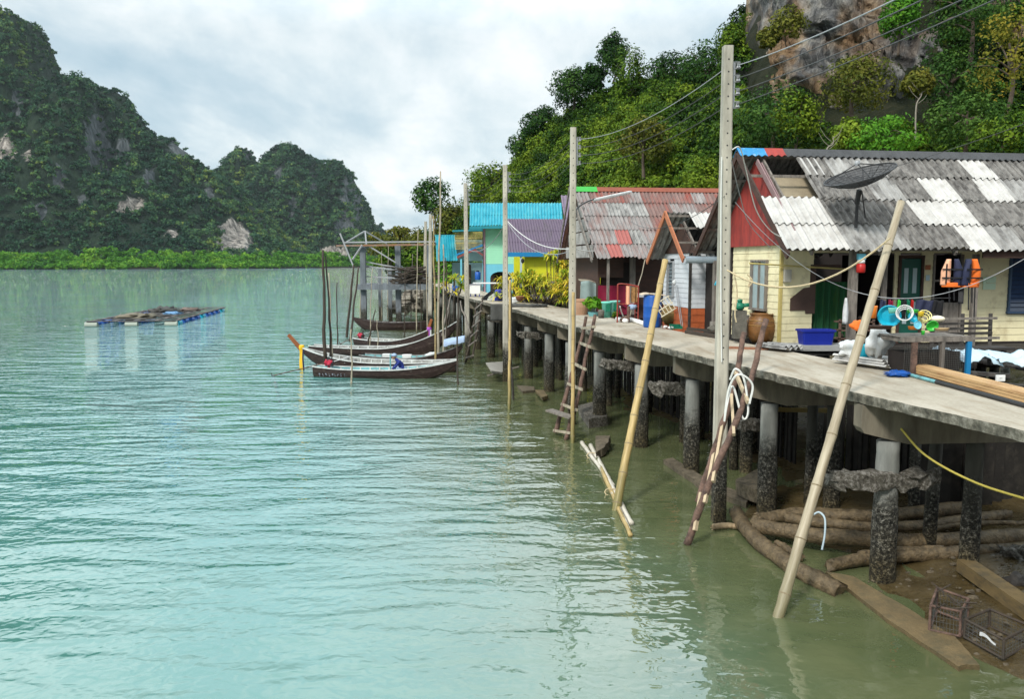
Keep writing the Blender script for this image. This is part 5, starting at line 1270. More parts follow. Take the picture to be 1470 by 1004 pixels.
# ================================================================ boats
def boat(name, label, stern, bow, B, mats, sheer_bow=.75, sheer_st=.12, prow=None, engine=None, free=.34, ribs=12, extra_cat='boat'):
    """clinker long-tail hull: local x from stern (0) to bow (L)"""
    s = Vector((stern.x, stern.y, 0)); e = Vector((bow.x, bow.y, 0)); L = (e - s).length
    ang = math.atan2(e.y - s.y, e.x - s.x)
    root = thing(name, label, extra_cat, s, ang, 'long-tail boats moored beside the pier')
    mh, mi_, mg = mats
    def half(t): return B * min(1, (.50 + 1.3 * t)) * (1 - max(0, (t - .5) / .5) ** 2.0 * .97)
    def gz(t): return free + sheer_bow * max(0, (t - .45) / .55) ** 2.1 + sheer_st * max(0, (.3 - t) / .3) ** 2
    def kz(t): return -.16 + (gz(1.0) - .08 + .16) * max(0, (t - .72) / .28) ** 2.0 * .9 + .12 * max(0, (.12 - t) / .12)
    n = 30
    def section(t, inset=0.0):
        b = max(.012, half(t) - inset); g = gz(t); k = kz(t) + inset * 1.3
        out_ = []
        for (f, h) in ((-1, 1), (-.92, .55), (-.7, .18), (-.3, .02), (0, 0), (.3, .02), (.7, .18), (.92, .55), (1, 1)):
            out_.append(Vector((t * L, b * f, lerp(k, g, h))))
        return out_
    hull = MB(); rows_ = [section(i / n) for i in range(n + 1)]
    hull.add([p for r in rows_ for p in r], [(i * 9 + j, (i + 1) * 9 + j, (i + 1) * 9 + j + 1, i * 9 + j + 1) for i in range(n) for j in range(8)] + [tuple(range(9))])
    hull.build('hull', mh, root, False)
    inn = MB(); rows_ = [section(i / n, .035) for i in range(n + 1)]
    inn.add([p for r in rows_ for p in r], [(i * 9 + j, i * 9 + j + 1, (i + 1) * 9 + j + 1, (i + 1) * 9 + j) for i in range(n) for j in range(8)] + [tuple(range(8, -1, -1))])
    inn.build('inner_planking', mi_, root, False)
    for sgn in (-1, 1):
        mb = MB(); pts = [Vector((t * L, sgn * half(t), gz(t) + .012)) for t in [i / n for i in range(n + 1)]]
        for a, c in zip(pts, pts[1:]): mb.bar(a, c + (c - a) * .04, .075, .045)
        mb.build('gunwale', mg, root)
    for k in range(ribs):
        t = .10 + .74 * k / (ribs - 1); b = half(t) - .05; g = gz(t) - .02; z0 = kz(t) + .08
        mb = MB(); pts = [Vector((t * L, b * f, lerp(z0, g, h))) for (f, h) in ((-1, 1), (-.9, .55), (-.65, .16), (0, 0), (.65, .16), (.9, .55), (1, 1))]
        for a, c in zip(pts, pts[1:]): mb.bar(a, c, .05, .05, up=(1, 0, 0))
        mb.build('rib', mg, root)
    for t in (.22, .45, .68):
        b = half(t) - .03; mb = MB(); mb.box((t * L, 0, gz(t) - .10), (.2, 2 * b, .03)); mb.build('seat', m_boatgrey, root)
    if prow is not None:
        mb = MB(); pl, pr_, pm = prow
        a = Vector((L - .15, 0, gz(1) - .25)); c = a + Vector((pl, 0, pr_))
        mb.bar(a, c, .11, .24, up=(0, 1, 0), w2=.13, h2=.11) if False else mb.bar(a, c, .08, .22, up=(1, 0, 1), w2=.08, h2=.15)
        mb.build('prow', pm, root)
    if engine is not None:
        t, col, sl = engine
        c = Vector((t * L, 0, gz(t) + .20)); mb = MB()
        mb.blob(c, (.2, .15, .14), 3, .35, 14, 9, freq=2.5); mb.box(c + Vector((.05, 0, -.08)), (.3, .2, .12), None, 1); mb.box(c + Vector((.02, 0, .13)), (.16, .12, .08), None, 1); mb.tube([c + Vector((.12, .08, .05)), c + Vector((.12, .08, .28))], .025, 8, 1); mb.lathe([(.10, -.02), (.11, 0), (.10, .02)], 14, mi=1, M=Matrix.Translation(c + Vector((.2, 0, 0))) @ Matrix.Rotation(R(90), 4, 'Y'))
        mb.bar(c + Vector((0, 0, -.15)), Vector((t * L, 0, gz(t) - .25)), .1, .1, up=(1, 0, 0))
        eg = mb.build('engine', [col, m_blackmetal], root)
        mb = MB(); q = c + Vector((-sl, 0, -.62)); mb.tube([c + Vector((-.2, 0, -.02)), q], .022, 7)
        for k in range(3):
            a = k * 2.1; mb.bar(q, q + Vector((.02, .16 * math.cos(a), .16 * math.sin(a))), .07, .012, up=(1, 0, 0))
        mb.build('tail_shaft', m_rustwood, eg)
        mb = MB(); mb.tube([c + Vector((.2, 0, .05)), c + Vector((.95, .05, .28))], .018, 6); mb.build('tiller', m_greymetal, eg)
    return root, L, gz, half
bm = (m_boatdark, m_boatgrey, m_boatgrey)
bt1, L1, g1, h1 = boat('longtail_boat', 'nearest dark long-tail boat with a person bending inside it', P(452, 533, 36.6), P(657, 533, 36.0), .62, (m_boatdark, m_boatteal, m_boatwhite), .42, .10, None, (.10, m_enginered, 2.6), .36)
bt2, L2, g2, h2 = boat('longtail_boat', 'boat with white inside and a tall ribboned wooden prow pointing left', P(655, 527, 38.2), P(433, 522, 38.9), .80, (m_boatdark, m_boatinner, m_boatwhite), .62, .10, (.75, .85, m_boatwood), None, .42)
bt3, L3, g3, h3 = boat('longtail_boat', 'long low dark boat with its bow curving up at the pier', P(447, 503, 45.6), P(655, 498, 44.0), .75, (m_boatdark, m_boatgrey, m_boatwhite), 1.45, .06, None, None, .42)
bt4, L4, g4, h4 = boat('longtail_boat', 'white sided boat with a purple ribbon on its raised bow', P(512, 495, 50.5), P(616, 491, 48.0), .72, (m_boatdark, m_boatinner, m_boatwhite), .75, .05, (.35, .85, m_boatwood), (.06, m_enginered, 1.6), .40)
bt5, L5, g5, h5 = boat('longtail_boat', 'dark boat floating under the concrete platform', P(612, 470, 62.4), P(507, 470, 62.0), .7, (m_boatdark, m_boatgrey, m_boatdark), .40, .05, None, None, .55, 8)
bt6, L6, g6, h6 = boat('longtail_boat', 'cluttered boat behind the ribboned one with a blue covered bow', P(520, 515, 41.6), P(664, 510, 40.2), .7, (m_boatdark, m_boatteal, m_boatgrey), .70, .05, None, None, .36)
# ribbons tied on prows, registration strokes, bow cover
def in_boat(root, v): return Matrix.Translation(root.location) @ Matrix.Rotation(root.rotation_euler.z, 4, 'Z') @ Vector(v)
o = in_boat(bt2, (L2 - .02, 0, g2(1) + .02)); root = thing('ribbon', 'yellow cloth ribbons hanging from the tall wooden prow', 'ribbon', o)
mb = MB(); mb.lathe([(.10, -.1), (.13, -.05), (.13, .05), (.10, .1)], 12); mb.build('wrap', m_ribbon_y, root)
for k, (m, dx) in enumerate(((m_ribbon_y, -.05), (m_ribbon_y, .02), (m_navycloth, .09))):
    mb = MB(); mb.grid(lambda u, v: (dx + .07 * u - .035 + .01 * math.sin(v * 7 + k), -.12 + .02 * math.sin(v * 5 + k), -.05 - v * (1.0 + .07 * k)), 2, 10, thick=(0, .008, 0)); mb.build('streamer', m, root)
o = in_boat(bt4, (L4 + .02, 0, g4(1) + .05)); root = thing('ribbon', 'purple and white cloth tied on the bow of the white sided boat', 'ribbon', o)
mb = MB(); mb.lathe([(.12, -.1), (.15, 0), (.12, .1)], 12); mb.build('wrap', m_ribbon_p, root)
for k, (m, dx) in enumerate(((m_ribbon_p, -.03), (m_whitesack, .05))):
    mb = MB(); mb.grid(lambda u, v: (dx + .08 * u, -.14 + .02 * math.sin(v * 5), -.05 - v * .75), 2, 8, thick=(0, .008, 0)); mb.build('streamer', m, root)
mb = MB(); r5 = random.Random(4)
for k in range(9):
    x = .35 + k * .14; 
    for j in range(2):
        mb.box((x + r5.uniform(-.03, .03), -h1(x / L1) - .002 + .0, .10 + j * .06 + r5.uniform(-.02, .02)), (r5.uniform(.02, .07), .012, r5.uniform(.015, .06)))
mb.build('painted_numbers', mat('faded_white_marks', (.2, .22, .26), .7, .5, 12), bt1)
o = in_boat(bt6, (L6 - .35, 0, g6(.97))); mb = MB()
mb.grid(lambda u, v: (-.55 + 1.0 * u, -.42 * math.sin((v - .5) * math.pi) * (1.1 - .5 * u), .30 * math.cos((v - .5) * math.pi) + .18 * u + .04 * fbm(u * 4, v * 4, 1)), 14, 12, thick=(0, 0, .012))
solo('bow_cover', mb, m_paleblue, 'faded blue tarpaulin covering the bow beside the pier', 'tarpaulin', None, True, o)
r5 = random.Random(9)
for k, (t, m, lb) in enumerate(((.25, m_whitepaint, 'white crate lying in the cluttered boat'), (.45, m_styro, 'pale foam box in the middle of the cluttered boat'), (.70, m_whitesack, 'white sack lying near the bow of the cluttered boat'))):
    o = in_boat(bt6, (t * L6, .05, g6(t) - .1)); mb = MB()
    if m is m_whitesack: mb.blob((0, 0, .08), (.3, .22, .16), 3, .3, 14, 9)
    else: mb.box((0, 0, .08), (.42, .3, .2)); mb.box((0, 0, .195), (.45, .33, .03)); mb.box((0, 0, .216), (.3, .2, .012))
    solo(('crate', 'foam_box', 'sack')[k], mb, m, lb, ('crate', 'box', 'sack')[k], None, k == 2, o)
mb = MB(); o = in_boat(bt1, (3.45, -.2, 0)); mb.tube([(0, 0, .1), (0, 0, 1.05)], .03, 8); mb.box((0, 0, .12), (.2, .12, .06)); solo('pole', mb, m_boatteal, 'short pale teal pole standing in the nearest boat', 'pole', None, False, o)

# person bending in the nearest boat
def skinned(name, nodes, edges, root_i, m, parent=None, sub=2):
    me = bpy.data.meshes.new(name); me.from_pydata([n[:3] for n in nodes], edges, []); o = bpy.data.objects.new(name, me); COL.objects.link(o)
    md = o.modifiers.new('skin', 'SKIN'); sv = me.skin_vertices[0].data
    for i, nd in enumerate(nodes): sv[i].radius = (nd[3], nd[3]); sv[i].use_root = (i == root_i)
    md.use_smooth_shade = True
    s = o.modifiers.new('sub', 'SUBSURF'); s.levels = sub; s.render_levels = sub
    me.materials.append(m)
    if parent is not None: o.parent = parent
    return o
pr = thing('person', 'person in a dark blue shirt and pale cap crouching in the nearest boat', 'person', in_boat(bt1, (4.0, 0, .02)), R(190))
# local: +x is the way the person faces; crouching, torso bent forward, hands reaching down
nod = [(0, 0, .30, .13), (.08, 0, .50, .14), (.22, 0, .68, .15), (.31, 0, .76, .07), (.38, 0, .83, .06),
       (.20, .18, .68, .065), (.36, .25, .50, .05), (.50, .18, .34, .04), (.20, -.18, .68, .065), (.36, -.25, .50, .05), (.50, -.18, .34, .04),
       (.10, .12, .28, .10), (.36, .19, .42, .075), (.20, .17, .10, .05), (.10, -.12, .28, .10), (.36, -.19, .42, .075), (.20, -.17, .10, .05), (.33, .17, .04, .04), (.33, -.17, .04, .04)]
edg = [(0, 1), (1, 2), (2, 3), (3, 4), (2, 5), (5, 6), (6, 7), (2, 8), (8, 9), (9, 10), (0, 11), (11, 12), (12, 13), (13, 17), (0, 14), (14, 15), (15, 16), (16, 18)]
body = skinned('body', nod, edg, 0, m_blueshirt, pr)
mb = MB(); mb.blob((.43, 0, .89), (.095, .08, .115), 1, .05, 14, 10); mb.blob((.53, 0, .88), (.025, .02, .025), 2, .05, 8, 6)
for sgn in (-1, 1): mb.blob((.42, sgn * .083, .885), (.03, .012, .035), 3, .05, 8, 5)
mb.build('head', m_skin, pr, True)
for sgn in (-1, 1):
    mb = MB(); mb.blob((.512, sgn * .032, .905), (.012, .014, .010), 1, 0, 8, 5); mb.build('eye', m_black, pr, True)
mb = MB(); mb.blob((.518, 0, .835), (.012, .028, .007), 1, 0, 8, 5); mb.build('mouth', mat('lips', (.25, .09, .08), .6, .1, 6), pr, True)
mb = MB(); mb.lathe([(.115, -.01), (.118, .04), (.095, .09), (.04, .115), (.005, .12)], 16, (.41, 0, .93)); mb.poly([(.50, -.09, .93), (.60, -.06, .915), (.62, 0, .91), (.60, .06, .915), (.50, .09, .93)], (0, 0, .012)); mb.build('cap', m_paleblue, pr, True)
mb = MB(); mb.tube([(.09, .11, .28), (.34, .185, .42), (.21, .17, .14)], [.125, .095, .075], 10); mb.tube([(.09, -.11, .28), (.34, -.185, .42), (.21, -.17, .14)], [.125, .095, .075], 10); mb.blob((.0, 0, .29), (.17, .19, .13), 2, .05, 12, 8); mb.build('trousers', m_paleblue, pr, True)
for sgn in (-1, 1):
    mb = MB(); c = Vector((.52, sgn * .17, .31)); mb.blob(c, (.045, .035, .05), 1, .05, 10, 7)
    for k in range(4):
        b0 = c + Vector((.02, (k - 1.5) * .018, -.03)); ln = (.065, .075, .07, .055)[k]
        mb.tube([b0, b0 + Vector((.02, 0, -ln * .55)), b0 + Vector((.005, 0, -ln))], [.010, .009, .007], 6)
    b0 = c + Vector((-.02, -sgn * .03, -.005)); mb.tube([b0, b0 + Vector((.01, -sgn * .03, -.03)), b0 + Vector((.02, -sgn * .03, -.055))], [.011, .010, .008], 6)
    mb.build('hand', m_skin, pr, True)

# ================================================================ floating fish farm raft
root = thing('fish_raft', 'floating fish farm raft of planks on blue and white drums', 'raft', (-30.1, 66, 0), R(8))
RW, RL = 6.4, 20.0
mb = MB()
for k in range(5): mb.box((-3.2 + RW * k / 4, RL / 2, .36), (.28, RL, .06))
for k in range(9): mb.box((0, RL * k / 8, .40), (RW + .3, .38, .05))
mb.build('plank_frame', mat('raft_wood', (.10, .09, .085), .85, .4, 2), root)
for k in range(3):
    mb = MB(); x = -3.0 + k * 3.0; mb.tube([(x - .48, .0, .12), (x - .46, .0, .12), (x + .46, .0, .12), (x + .48, .0, .12)], [.18, .23, .23, .18], 14); mb.build('float_drum', m_buoy_white, root)
for sgn in (-1, 1):
    for k in range(9):
        y = 1.6 + k * 2.15; mb = MB(); mb.tube([(sgn * 3.15, y - .48, .10), (sgn * 3.15, y - .46, .10), (sgn * 3.15, y + .46, .10), (sgn * 3.15, y + .48, .10)], [.18, .24, .24, .18], 14); mb.build('float_drum', m_buoy_blue if (k % 4 or sgn < 0) else m_cyanplastic, root)
for (x, y, rx, ry, h, lb, m) in ((-1.0, 5.0, 1.5, 1.9, .55, 'tan heap of fishing net piled on the near part of the raft', mat('tan_net', (.16, .14, .10), .9, .4, 6)), (-.6, 12.2, 1.1, 1.6, .9, 'dark heap of fishing net piled on the far part of the raft', m_darknet), (1.0, 14.5, .9, 1.4, .45, 'low brown net heap beside the dark one on the raft', mat('brown_net', (.16, .12, .1), .9, .4, 6)), (.9, 9.0, .8, .8, .35, 'blue crumpled sheet on the middle of the raft', mat('faded_blue_sheet', (.12, .25, .42), .7, .3, 3))):
    mb = MB(); mb.blob((0, 0, 0), (rx, ry, h * .5), int(x * 10 + y), .4, 26, 12, freq=3.0); q = Matrix.Translation(root.location) @ Matrix.Rotation(R(8), 4, 'Z') @ Vector((x, y, .43)); solo('net_heap' if 'net' in lb else 'plastic_sheet', mb, m, lb, 'net heap' if 'net' in lb else 'sheet', None, True, q)

# ================================================================ unfinished concrete platform
root = thing('concrete_platform', 'unfinished grey concrete platform frame standing in the water beyond the boats', 'platform', (-8.5, 64, 0))
o = Vector((-8.5, 64, 0)); m_pf = mat_pillar('platform_concrete', (.17, .19, .21))
def pf(px, Y, zb, zt, w):
    x = P(px, 420, Y).x; mb = MB(); mb.bar(Vector((x, Y, zb)) - o, Vector((x, Y, zt)) - o, w, w, up=(0, 1, 0)); mb.build('column', m_pf, root)
for px, Y in ((522, 64), (572, 64), (617, 63)): pf(px, Y, -.8, 6.35, .40)
for px, Y in ((546, 73), (573, 73), (560, 69.5)): pf(px, Y, -.8, 6.2 if px == 573 else 4.6, .3)
mb = MB(); a = P(514, 412, 63.6) - o; b = P(622, 412, 62.8) - o; mb.bar(a, b, .5, .42); a2 = P(531, 409, 73) - o; b2 = P(620, 409, 72) - o; mb.bar(a2, b2, .3, .3); mb.bar(a + Vector((.4, .25, 0)), a2, .4, .3); mb.build('slab_beam', m_pf, root)
mb = MB(); mb.bar(P(483, 353, 63.6) - o, P(625, 351, 62.8) - o, .16, .14); mb.build('ring_beam', mat('rusty_beam', (.25, .13, .07), .8, .4, 3, (.2, .2, .19), .5, 2), root)
mb = MB(); mb.bar(P(494, 348, 63.5) - o, P(625, 347, 62.7) - o, .1, .1); mb.bar(P(494, 350, 63.5) - o, P(524, 332, 65) - o, .1, .1); mb.bar(P(524, 332, 65) - o, P(555, 350, 66) - o, .1, .1); mb.bar(P(524, 332, 65) - o, P(526, 352, 64) - o, .1, .1); mb.build('roof_truss', m_greymetal, root)
mb = MB(); mb.bar(P(488, 335, 62.5) - o, P(508, 384, 62.5) - o, .12, .1); mb.bar(P(506, 373, 62.5) - o, P(520, 352, 63) - o, .1, .1); mb.bar(P(524, 350, 63.4) - o, P(568, 377, 63.5) - o, .1, .1); mb.bar(P(530, 383, 64.3) - o, P(545, 410, 64.3) - o, .06, .06); mb.build('brace', m_greymetal, root)
mb = MB()
for (p0, p1) in (((525, 382), (568, 388)), ((525, 397), (580, 400)), ((570, 380), (612, 402)), ((525, 376), (568, 384))): mb.bar(P(p0[0], p0[1], 64.4) - o, P(p1[0], p1[1], 64) - o, .09, .09)
mb.build('handrail', m_greymetal, root)
mb = MB()
for py in (420, 437, 453): mb.bar(P(574, py, 64.3) - o, P(592, py, 64.3) - o, .06, .06)
mb.bar(P(590, 412, 64.3) - o, P(590, 463, 64.3) - o, .07, .07); mb.build('side_ladder', m_stickwood, root)
# driftwood heap on the platform and rubble behind it
mb = MB(); r6 = random.Random(12); c0 = P(602, 398, 63.5)
for k in range(75):
    a = r6.uniform(-.5, .5); l = r6.uniform(.8, 2.4); p = c0 + Vector((r6.uniform(-1.5, 1.5), r6.uniform(-1.2, 1.2), r6.uniform(-.4, .75) * (1 - .2 * abs(a)))); d = Vector((math.cos(a), r6.uniform(-.6, .6), r6.uniform(-.2, .35))) * l / 2
    mb.tube([p - d, p + Vector((0, 0, .06)), p + d], [.05, .045, .025], 5)
for k in range(14):
    p = P(r6.uniform(574, 604), r6.uniform(401, 407), r6.uniform(63, 66)); a = r6.uniform(-.25, .25); l = r6.uniform(1.2, 2.6); d = Vector((math.cos(a), math.sin(a), r6.uniform(-.04, .14))) * l / 2; mb.tube([p - d, p + d], .045, 5)
tag(mb.build('driftwood', m_stickwood), 'tangled heap of grey brown branches and poles on the concrete platform', 'wood heap')
mb = MB()
for k in range(130):
    u = r6.random(); p = P(lerp(563, 622, u), lerp(446, 416, (r6.random() ** .8) * min(1, u * 2 + .1)), lerp(70, 78, r6.random())); mb.blob(p, (r6.uniform(.2, .55), r6.uniform(.2, .5), r6.uniform(.15, .4)), k, .5, 8, 5)
tag(mb.build('rubble', mat('pale_rubble', (.3, .27, .22), .9, .5, 2, (.12, .1, .08), .5, 2)), 'heap of broken stones behind the concrete platform', kind='stuff')

# ================================================================ in the water near the pier
o = G(880, 700); root = thing('bamboo_bundle', 'tied bundle of bleached bamboo canes floating by the yellow bamboo pole', 'bamboo bundle', o)
for (a, c, r, m) in (((835, 636), (880, 697), .05, m_bamboo_w), ((848, 640), (907, 752), .055, m_bamboo_w), ((858, 660), (905, 769), .05, m_bamboo_y), ((862, 672), (903, 760), .04, m_bamboo_w)):
    c_ = cane('cane', G(*a, .04), G(*c, .04), r, None, m, 6, None, None, 0, 0); 
    for key in ('label', 'category'): 
        if key in c_: del c_[key]
    c_.parent = root; c_.matrix_parent_inverse = Matrix.Translation(-o)
for t in (.12, .55):
    q = G(lerp(842, 905, t), lerp(640, 762, t), .05) - o; mb = MB(); mb.tube([q + Vector((.13 * math.cos(a), .05 * math.sin(a), .07 * math.sin(a))) for a in [k * .63 for k in range(11)]], .012, 5); mb.build('binding', m_rope, root)
def slab(name, pts, z0, th, label, m, cat='slab', tilt=0):
    vv = [G(a, b, z0) for a, b in pts]; mb = MB(); n = 8; c = sum(vv, Vector()) / len(vv)
    ring = []
    for i in range(len(vv)):
        p, q = vv[i], vv[(i + 1) % len(vv)]
        for k in range(n):
            u = k / n; s = p.lerp(q, u); ring.append(s + (s - c).normalized() * .05 * fbm(s.x * 3, s.y * 3, 2) + Vector((0, 0, tilt * (s.x - c.x))))
    m_ = len(ring); lo = [p + Vector((.03, .03, -th)) for p in ring]
    mb.add(ring + lo + [c + Vector((0, 0, .01))], [(i, (i + 1) % m_, 2 * m_) for i in range(m_)] + [(i, i + m_, (i + 1) % m_ + m_, (i + 1) % m_) for i in range(m_)] + [tuple(range(2 * m_ - 1, m_ - 1, -1))])
    return solo(name, mb, m, label, cat)
m_slabtop = mat('silted_slab', (.16, .115, .055), .8, .35, 2.5, (.09, .075, .04), .5, 4, world=True, bump=.8, bdist=.02)
slab('sunken_slab', [(1184, 820), (1225, 828), (1300, 872), (1372, 915), (1405, 955), (1375, 957), (1290, 900)], .07, .14, 'long thin silt covered slab edge lying at the waterline', m_slabtop, 'slab')
slab('broken_slab', [(952, 660), (965, 657), (1035, 700), (1078, 712), (1070, 722), (1020, 705)], .12, .3, 'barnacled fallen slab behind the bark covered ladder', m_rock)
slab('broken_slab', [(855, 625), (876, 628), (868, 642), (855, 648)], .25, .2, 'brown triangular slab tip above water near the bamboo bundle', m_rock, 'slab', .15)
slab('broken_slab', [(1053, 690), (1100, 668), (1112, 690), (1092, 705)], .45, .3, 'brown leaning slab between the pillars at the ladder', m_rock, 'slab')
slab('broken_slab', [(697, 527), (722, 516), (724, 530), (705, 535)], .5, .1, 'pale tilted concrete sheet by the third concrete pole', mat('pale_slab', (.35, .33, .29), .85, .3, 3), 'slab', -.4)
slab('broken_slab', [(742, 553), (766, 555), (768, 560), (750, 562)], .1, .12, 'flat stone breaking the water near the third concrete pole', m_rock)
slab('broken_slab', [(768, 560), (780, 560), (786, 568), (778, 571)], .18, .12, 'small brown slab right of the flat stone', m_slabtop)
slab('broken_slab', [(830, 582), (862, 575), (872, 598), (845, 602)], .3, .5, 'barnacled lump of concrete between two pillars', m_barn)
solo('submerged_pole', MB().tube([P(700, 540, 36), P(745, 527, 36.5)], .04, 7), m_greywood, 'thin grey pole sloping out of the water by the third concrete pole', 'pole')

# logs on the mud
def log(pts, r, label, r2=.8, m=None, seed=0, group='muddy logs lying under the pier'):
    q = bez([G(a, b, z) for a, b, z in pts], 22); mb = MB(); k = len(q)
    rs = [r * .86 * lerp(1, r2, i / k) * (1 + .07 * fbm(i * .06, seed, 1)) for i in range(k)]
    q = [p + Vector((.035 * fbm(i * .05, seed, 5), .035 * fbm(i * .05, 5, seed), .02 * fbm(i * .06, 9, seed))) for i, p in enumerate(q)]
    mb.tube(q, rs, 14)
    nq = len(q)
    for i in range(nq):
        for j in range(14):
            v = Vector(mb.v[i * 14 + j]); dv = (v - q[i])
            kk = 1 + .16 * fbm(v.x * 1.1 + seed, j * 1.7, v.y * .9, 4) + .10 * fbm(v.x * 7, v.y * 7, j * 2.1 + seed, 2)
            mb.v[i * 14 + j] = tuple(q[i] + dv * kk)
        if i in (0, nq - 1):
            ax = (q[1] - q[0] if i == 0 else q[-2] - q[-1]).normalized()
            for j in range(14): mb.v[i * 14 + j] = tuple(Vector(mb.v[i * 14 + j]) + ax * r * 1.1 * fbm(j * .9, seed, i, 2))
    ob = solo('log', mb, m or m_mudlog, label, 'log', group, True)
    ob.data.polygons[-1].use_smooth = False; ob.data.polygons[-2].use_smooth = False
    return ob
log([(1055, 735, .2), (1085, 775, .12), (1140, 815, .1), (1205, 850, .06)], .15, 'thick pale log running into the water in front of the bark ladder', 1.0, None, 1)
log([(1085, 748, .3), (1150, 738, .38), (1240, 742, .42), (1390, 730, .5)], .15, 'long curved log at the back of the log pile', .9, None, 2)
log([(1130, 744, .34), (1190, 752, .36), (1290, 757, .36), (1448, 738, .42)], .115, 'thinner log lying before the back log, forked at its end', .9, None, 3)
log([(1085, 755, .26), (1180, 770, .3), (1300, 777, .3), (1480, 771, .3)], .16, 'longest thick log in the middle of the log pile', 1.0, None, 4)
log([(1192, 812, .1), (1260, 800, .14), (1340, 796, .18), (1480, 790, .24)], .12, 'front log of the pile with a broken left end', 1.1, None, 5)
log([(1235, 797, .2), (1290, 790, .24), (1350, 788, .26)], .07, 'short thin log lying behind the front log', .8, None, 6)
log([(1022, 757, .06), (1050, 755, .08), (1075, 757, .1)], .06, 'small light log end beside the pillar at the ladder', 1, mat('pale_log', (.3, .22, .13), .8, .3, 4, world=True), 7)
log([(1115, 780, .12), (1135, 792, .1), (1150, 800, .1)], .07, 'stub of a log between the pale log and the pile', 1, None, 8)
log([(1330, 762, .35), (1400, 752, .45), (1480, 752, .5)], .06, 'thin crooked branch behind the middle log', .7, None, 9)
mb = MB(); mb.bar(G(1385, 812, .22), G(1500, 892, .2), .26, .2); solo('timber_beam', mb, mat('wet_timber', (.15, .105, .045), .75, .35, 3, (.06, .05, .03), .4, 4, (1, 1, 3), bump=.8, world=True), 'squared muddy timber lying right of the front pillar', 'timber')
mb = MB(); mb.blob(G(1465, 805, .2), (.32, .3, .2), 3, .5, 24, 14, freq=3); solo('stone', mb, m_barn, 'pale barnacled stone at the right end of the logs', 'stone', None, True)
mb = MB(); mb.blob(G(1465, 840, .12), (.2, .2, .14), 5, .4, 18, 10, freq=2.5); solo('stone', mb, m_blackwood, 'small black stone beside the squared timber', 'stone', None, True)
r7 = random.Random(21)
mb = MB()
for k in range(420):
    a, b = r7.uniform(1150, 1470), r7.uniform(770, 960); q = G(a, b, .05); 
    if q.x < shore(q.y) + .25: continue
    q.z = mud_z(q.x, q.y); s = r7.uniform(.008, .04) * (1.8 if r7.random() < .07 else 1); mb.blob(q, (s * 1.3, s, s * .7), k, .4, 7, 4)
tag(mb.build('pebbles', m_rock), 'shells and pebbles scattered over the wet mud', kind='stuff')
# fish traps
def trap(label, corners, h, rot, m_fr, mesh=True):
    o = G(*corners[0], .08); root = thing('fish_trap', label, 'fish trap', o, 0, 'box fish traps lying on the mud')
    b = [G(*c, .08) - o for c in corners]; t = [p + Vector((.02 * fbm(p.x, p.y, 1), 0, h)) for p in b]
    mb = MB()
    for i in range(4):
        j = (i + 1) % 4
        for (p, q) in ((b[i], b[j]), (t[i], t[j]), (b[i], t[i])): mb.tube([p, q], .018, 6)
    mb.build('frame', m_fr, root)
    mb = MB()
    for i in range(4):
        j = (i + 1) % 4
        for k in range(1, 9):
            u = k / 9; mb.tube([b[i].lerp(b[j], u), t[i].lerp(t[j], u)], .0035, 3, cap=False)
        for k in range(1, 5):
            u = k / 5; mb.tube([b[i].lerp(t[i], u), b[j].lerp(t[j], u)], .0035, 3, cap=False)
    mb.build('netting', m_darknet, root); return root, b, t, o
rt, b, t, o = trap('brown box fish trap with sticks on top, upper one on the mud', [(1334, 905), (1378, 914), (1388, 895), (1345, 878)], .34, 0, m_rustwood)
for k in range(9):
    mb = MB(); p = t[0].lerp(t[1], r7.random()).lerp(t[3].lerp(t[2], r7.random()), r7.random()); q = p + Vector((r7.uniform(-.3, .3), r7.uniform(-.25, .25), r7.uniform(.02, .14))); mb.tube([p, q], .011, 5); mb.build('stick', m_stickwood, rt)
rt, b, t, o = trap('black netted fish trap tipped beside the brown one', [(1384, 915), (1440, 946), (1478, 925), (1420, 900)], .24, 0, m_stickwood)
mb = MB(); mb.grid(lambda u, v: b[0].lerp(b[1], .38 + .4 * u) + Vector((0, -.02, .13 + .05 * v * (1 - .5 * u) + .02 * math.sin(u * 5))), 8, 3, thick=(0, .01, 0)); mb.build('white_strip', m_whitesack, rt)
# ================================================================ dark boards added to keep light out, and old piles, under the houses
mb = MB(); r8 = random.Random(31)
root = thing('shade_screen', 'added black board screen blocking light under the houses behind the pillars', 'shade_screen', (0, 0, 0))
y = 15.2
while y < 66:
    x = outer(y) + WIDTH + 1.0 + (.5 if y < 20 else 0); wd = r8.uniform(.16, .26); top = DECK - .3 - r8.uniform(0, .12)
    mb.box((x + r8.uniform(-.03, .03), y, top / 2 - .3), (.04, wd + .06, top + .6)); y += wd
m_shade_screen = mat('black_screen_boards', (.014, .012, .010), .95, .5, 3, (.03, .026, .02), .4, 5)  # near-black so the added screen keeps the space behind the pillars dark
mb.build('boards', m_shade_screen, root)
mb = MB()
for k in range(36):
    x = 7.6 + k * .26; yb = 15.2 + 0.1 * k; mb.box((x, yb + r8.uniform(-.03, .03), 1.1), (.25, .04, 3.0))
mb.build('boards', m_shade_screen, root)
mb = MB(); mb.box((14.5, 9, 1.5), (.05, 13, 3.2), None); mb.build('boards', m_shade_screen, root)
for k in range(24):
    yy = 10.6 + k * 1.55; x = outer(yy) + WIDTH + (.55 if k % 2 else -.55) + r8.uniform(-.2, .2); mb = MB(); mb.tube([(x, yy, -.6), (x + r8.uniform(-.1, .1), yy, 2.8)], [.12, .1], 9); solo('old_pile', mb, m_pillar_shade, 'thin old barnacled pile standing among others behind the pier pillars', 'pile', 'old piles under the houses', True)

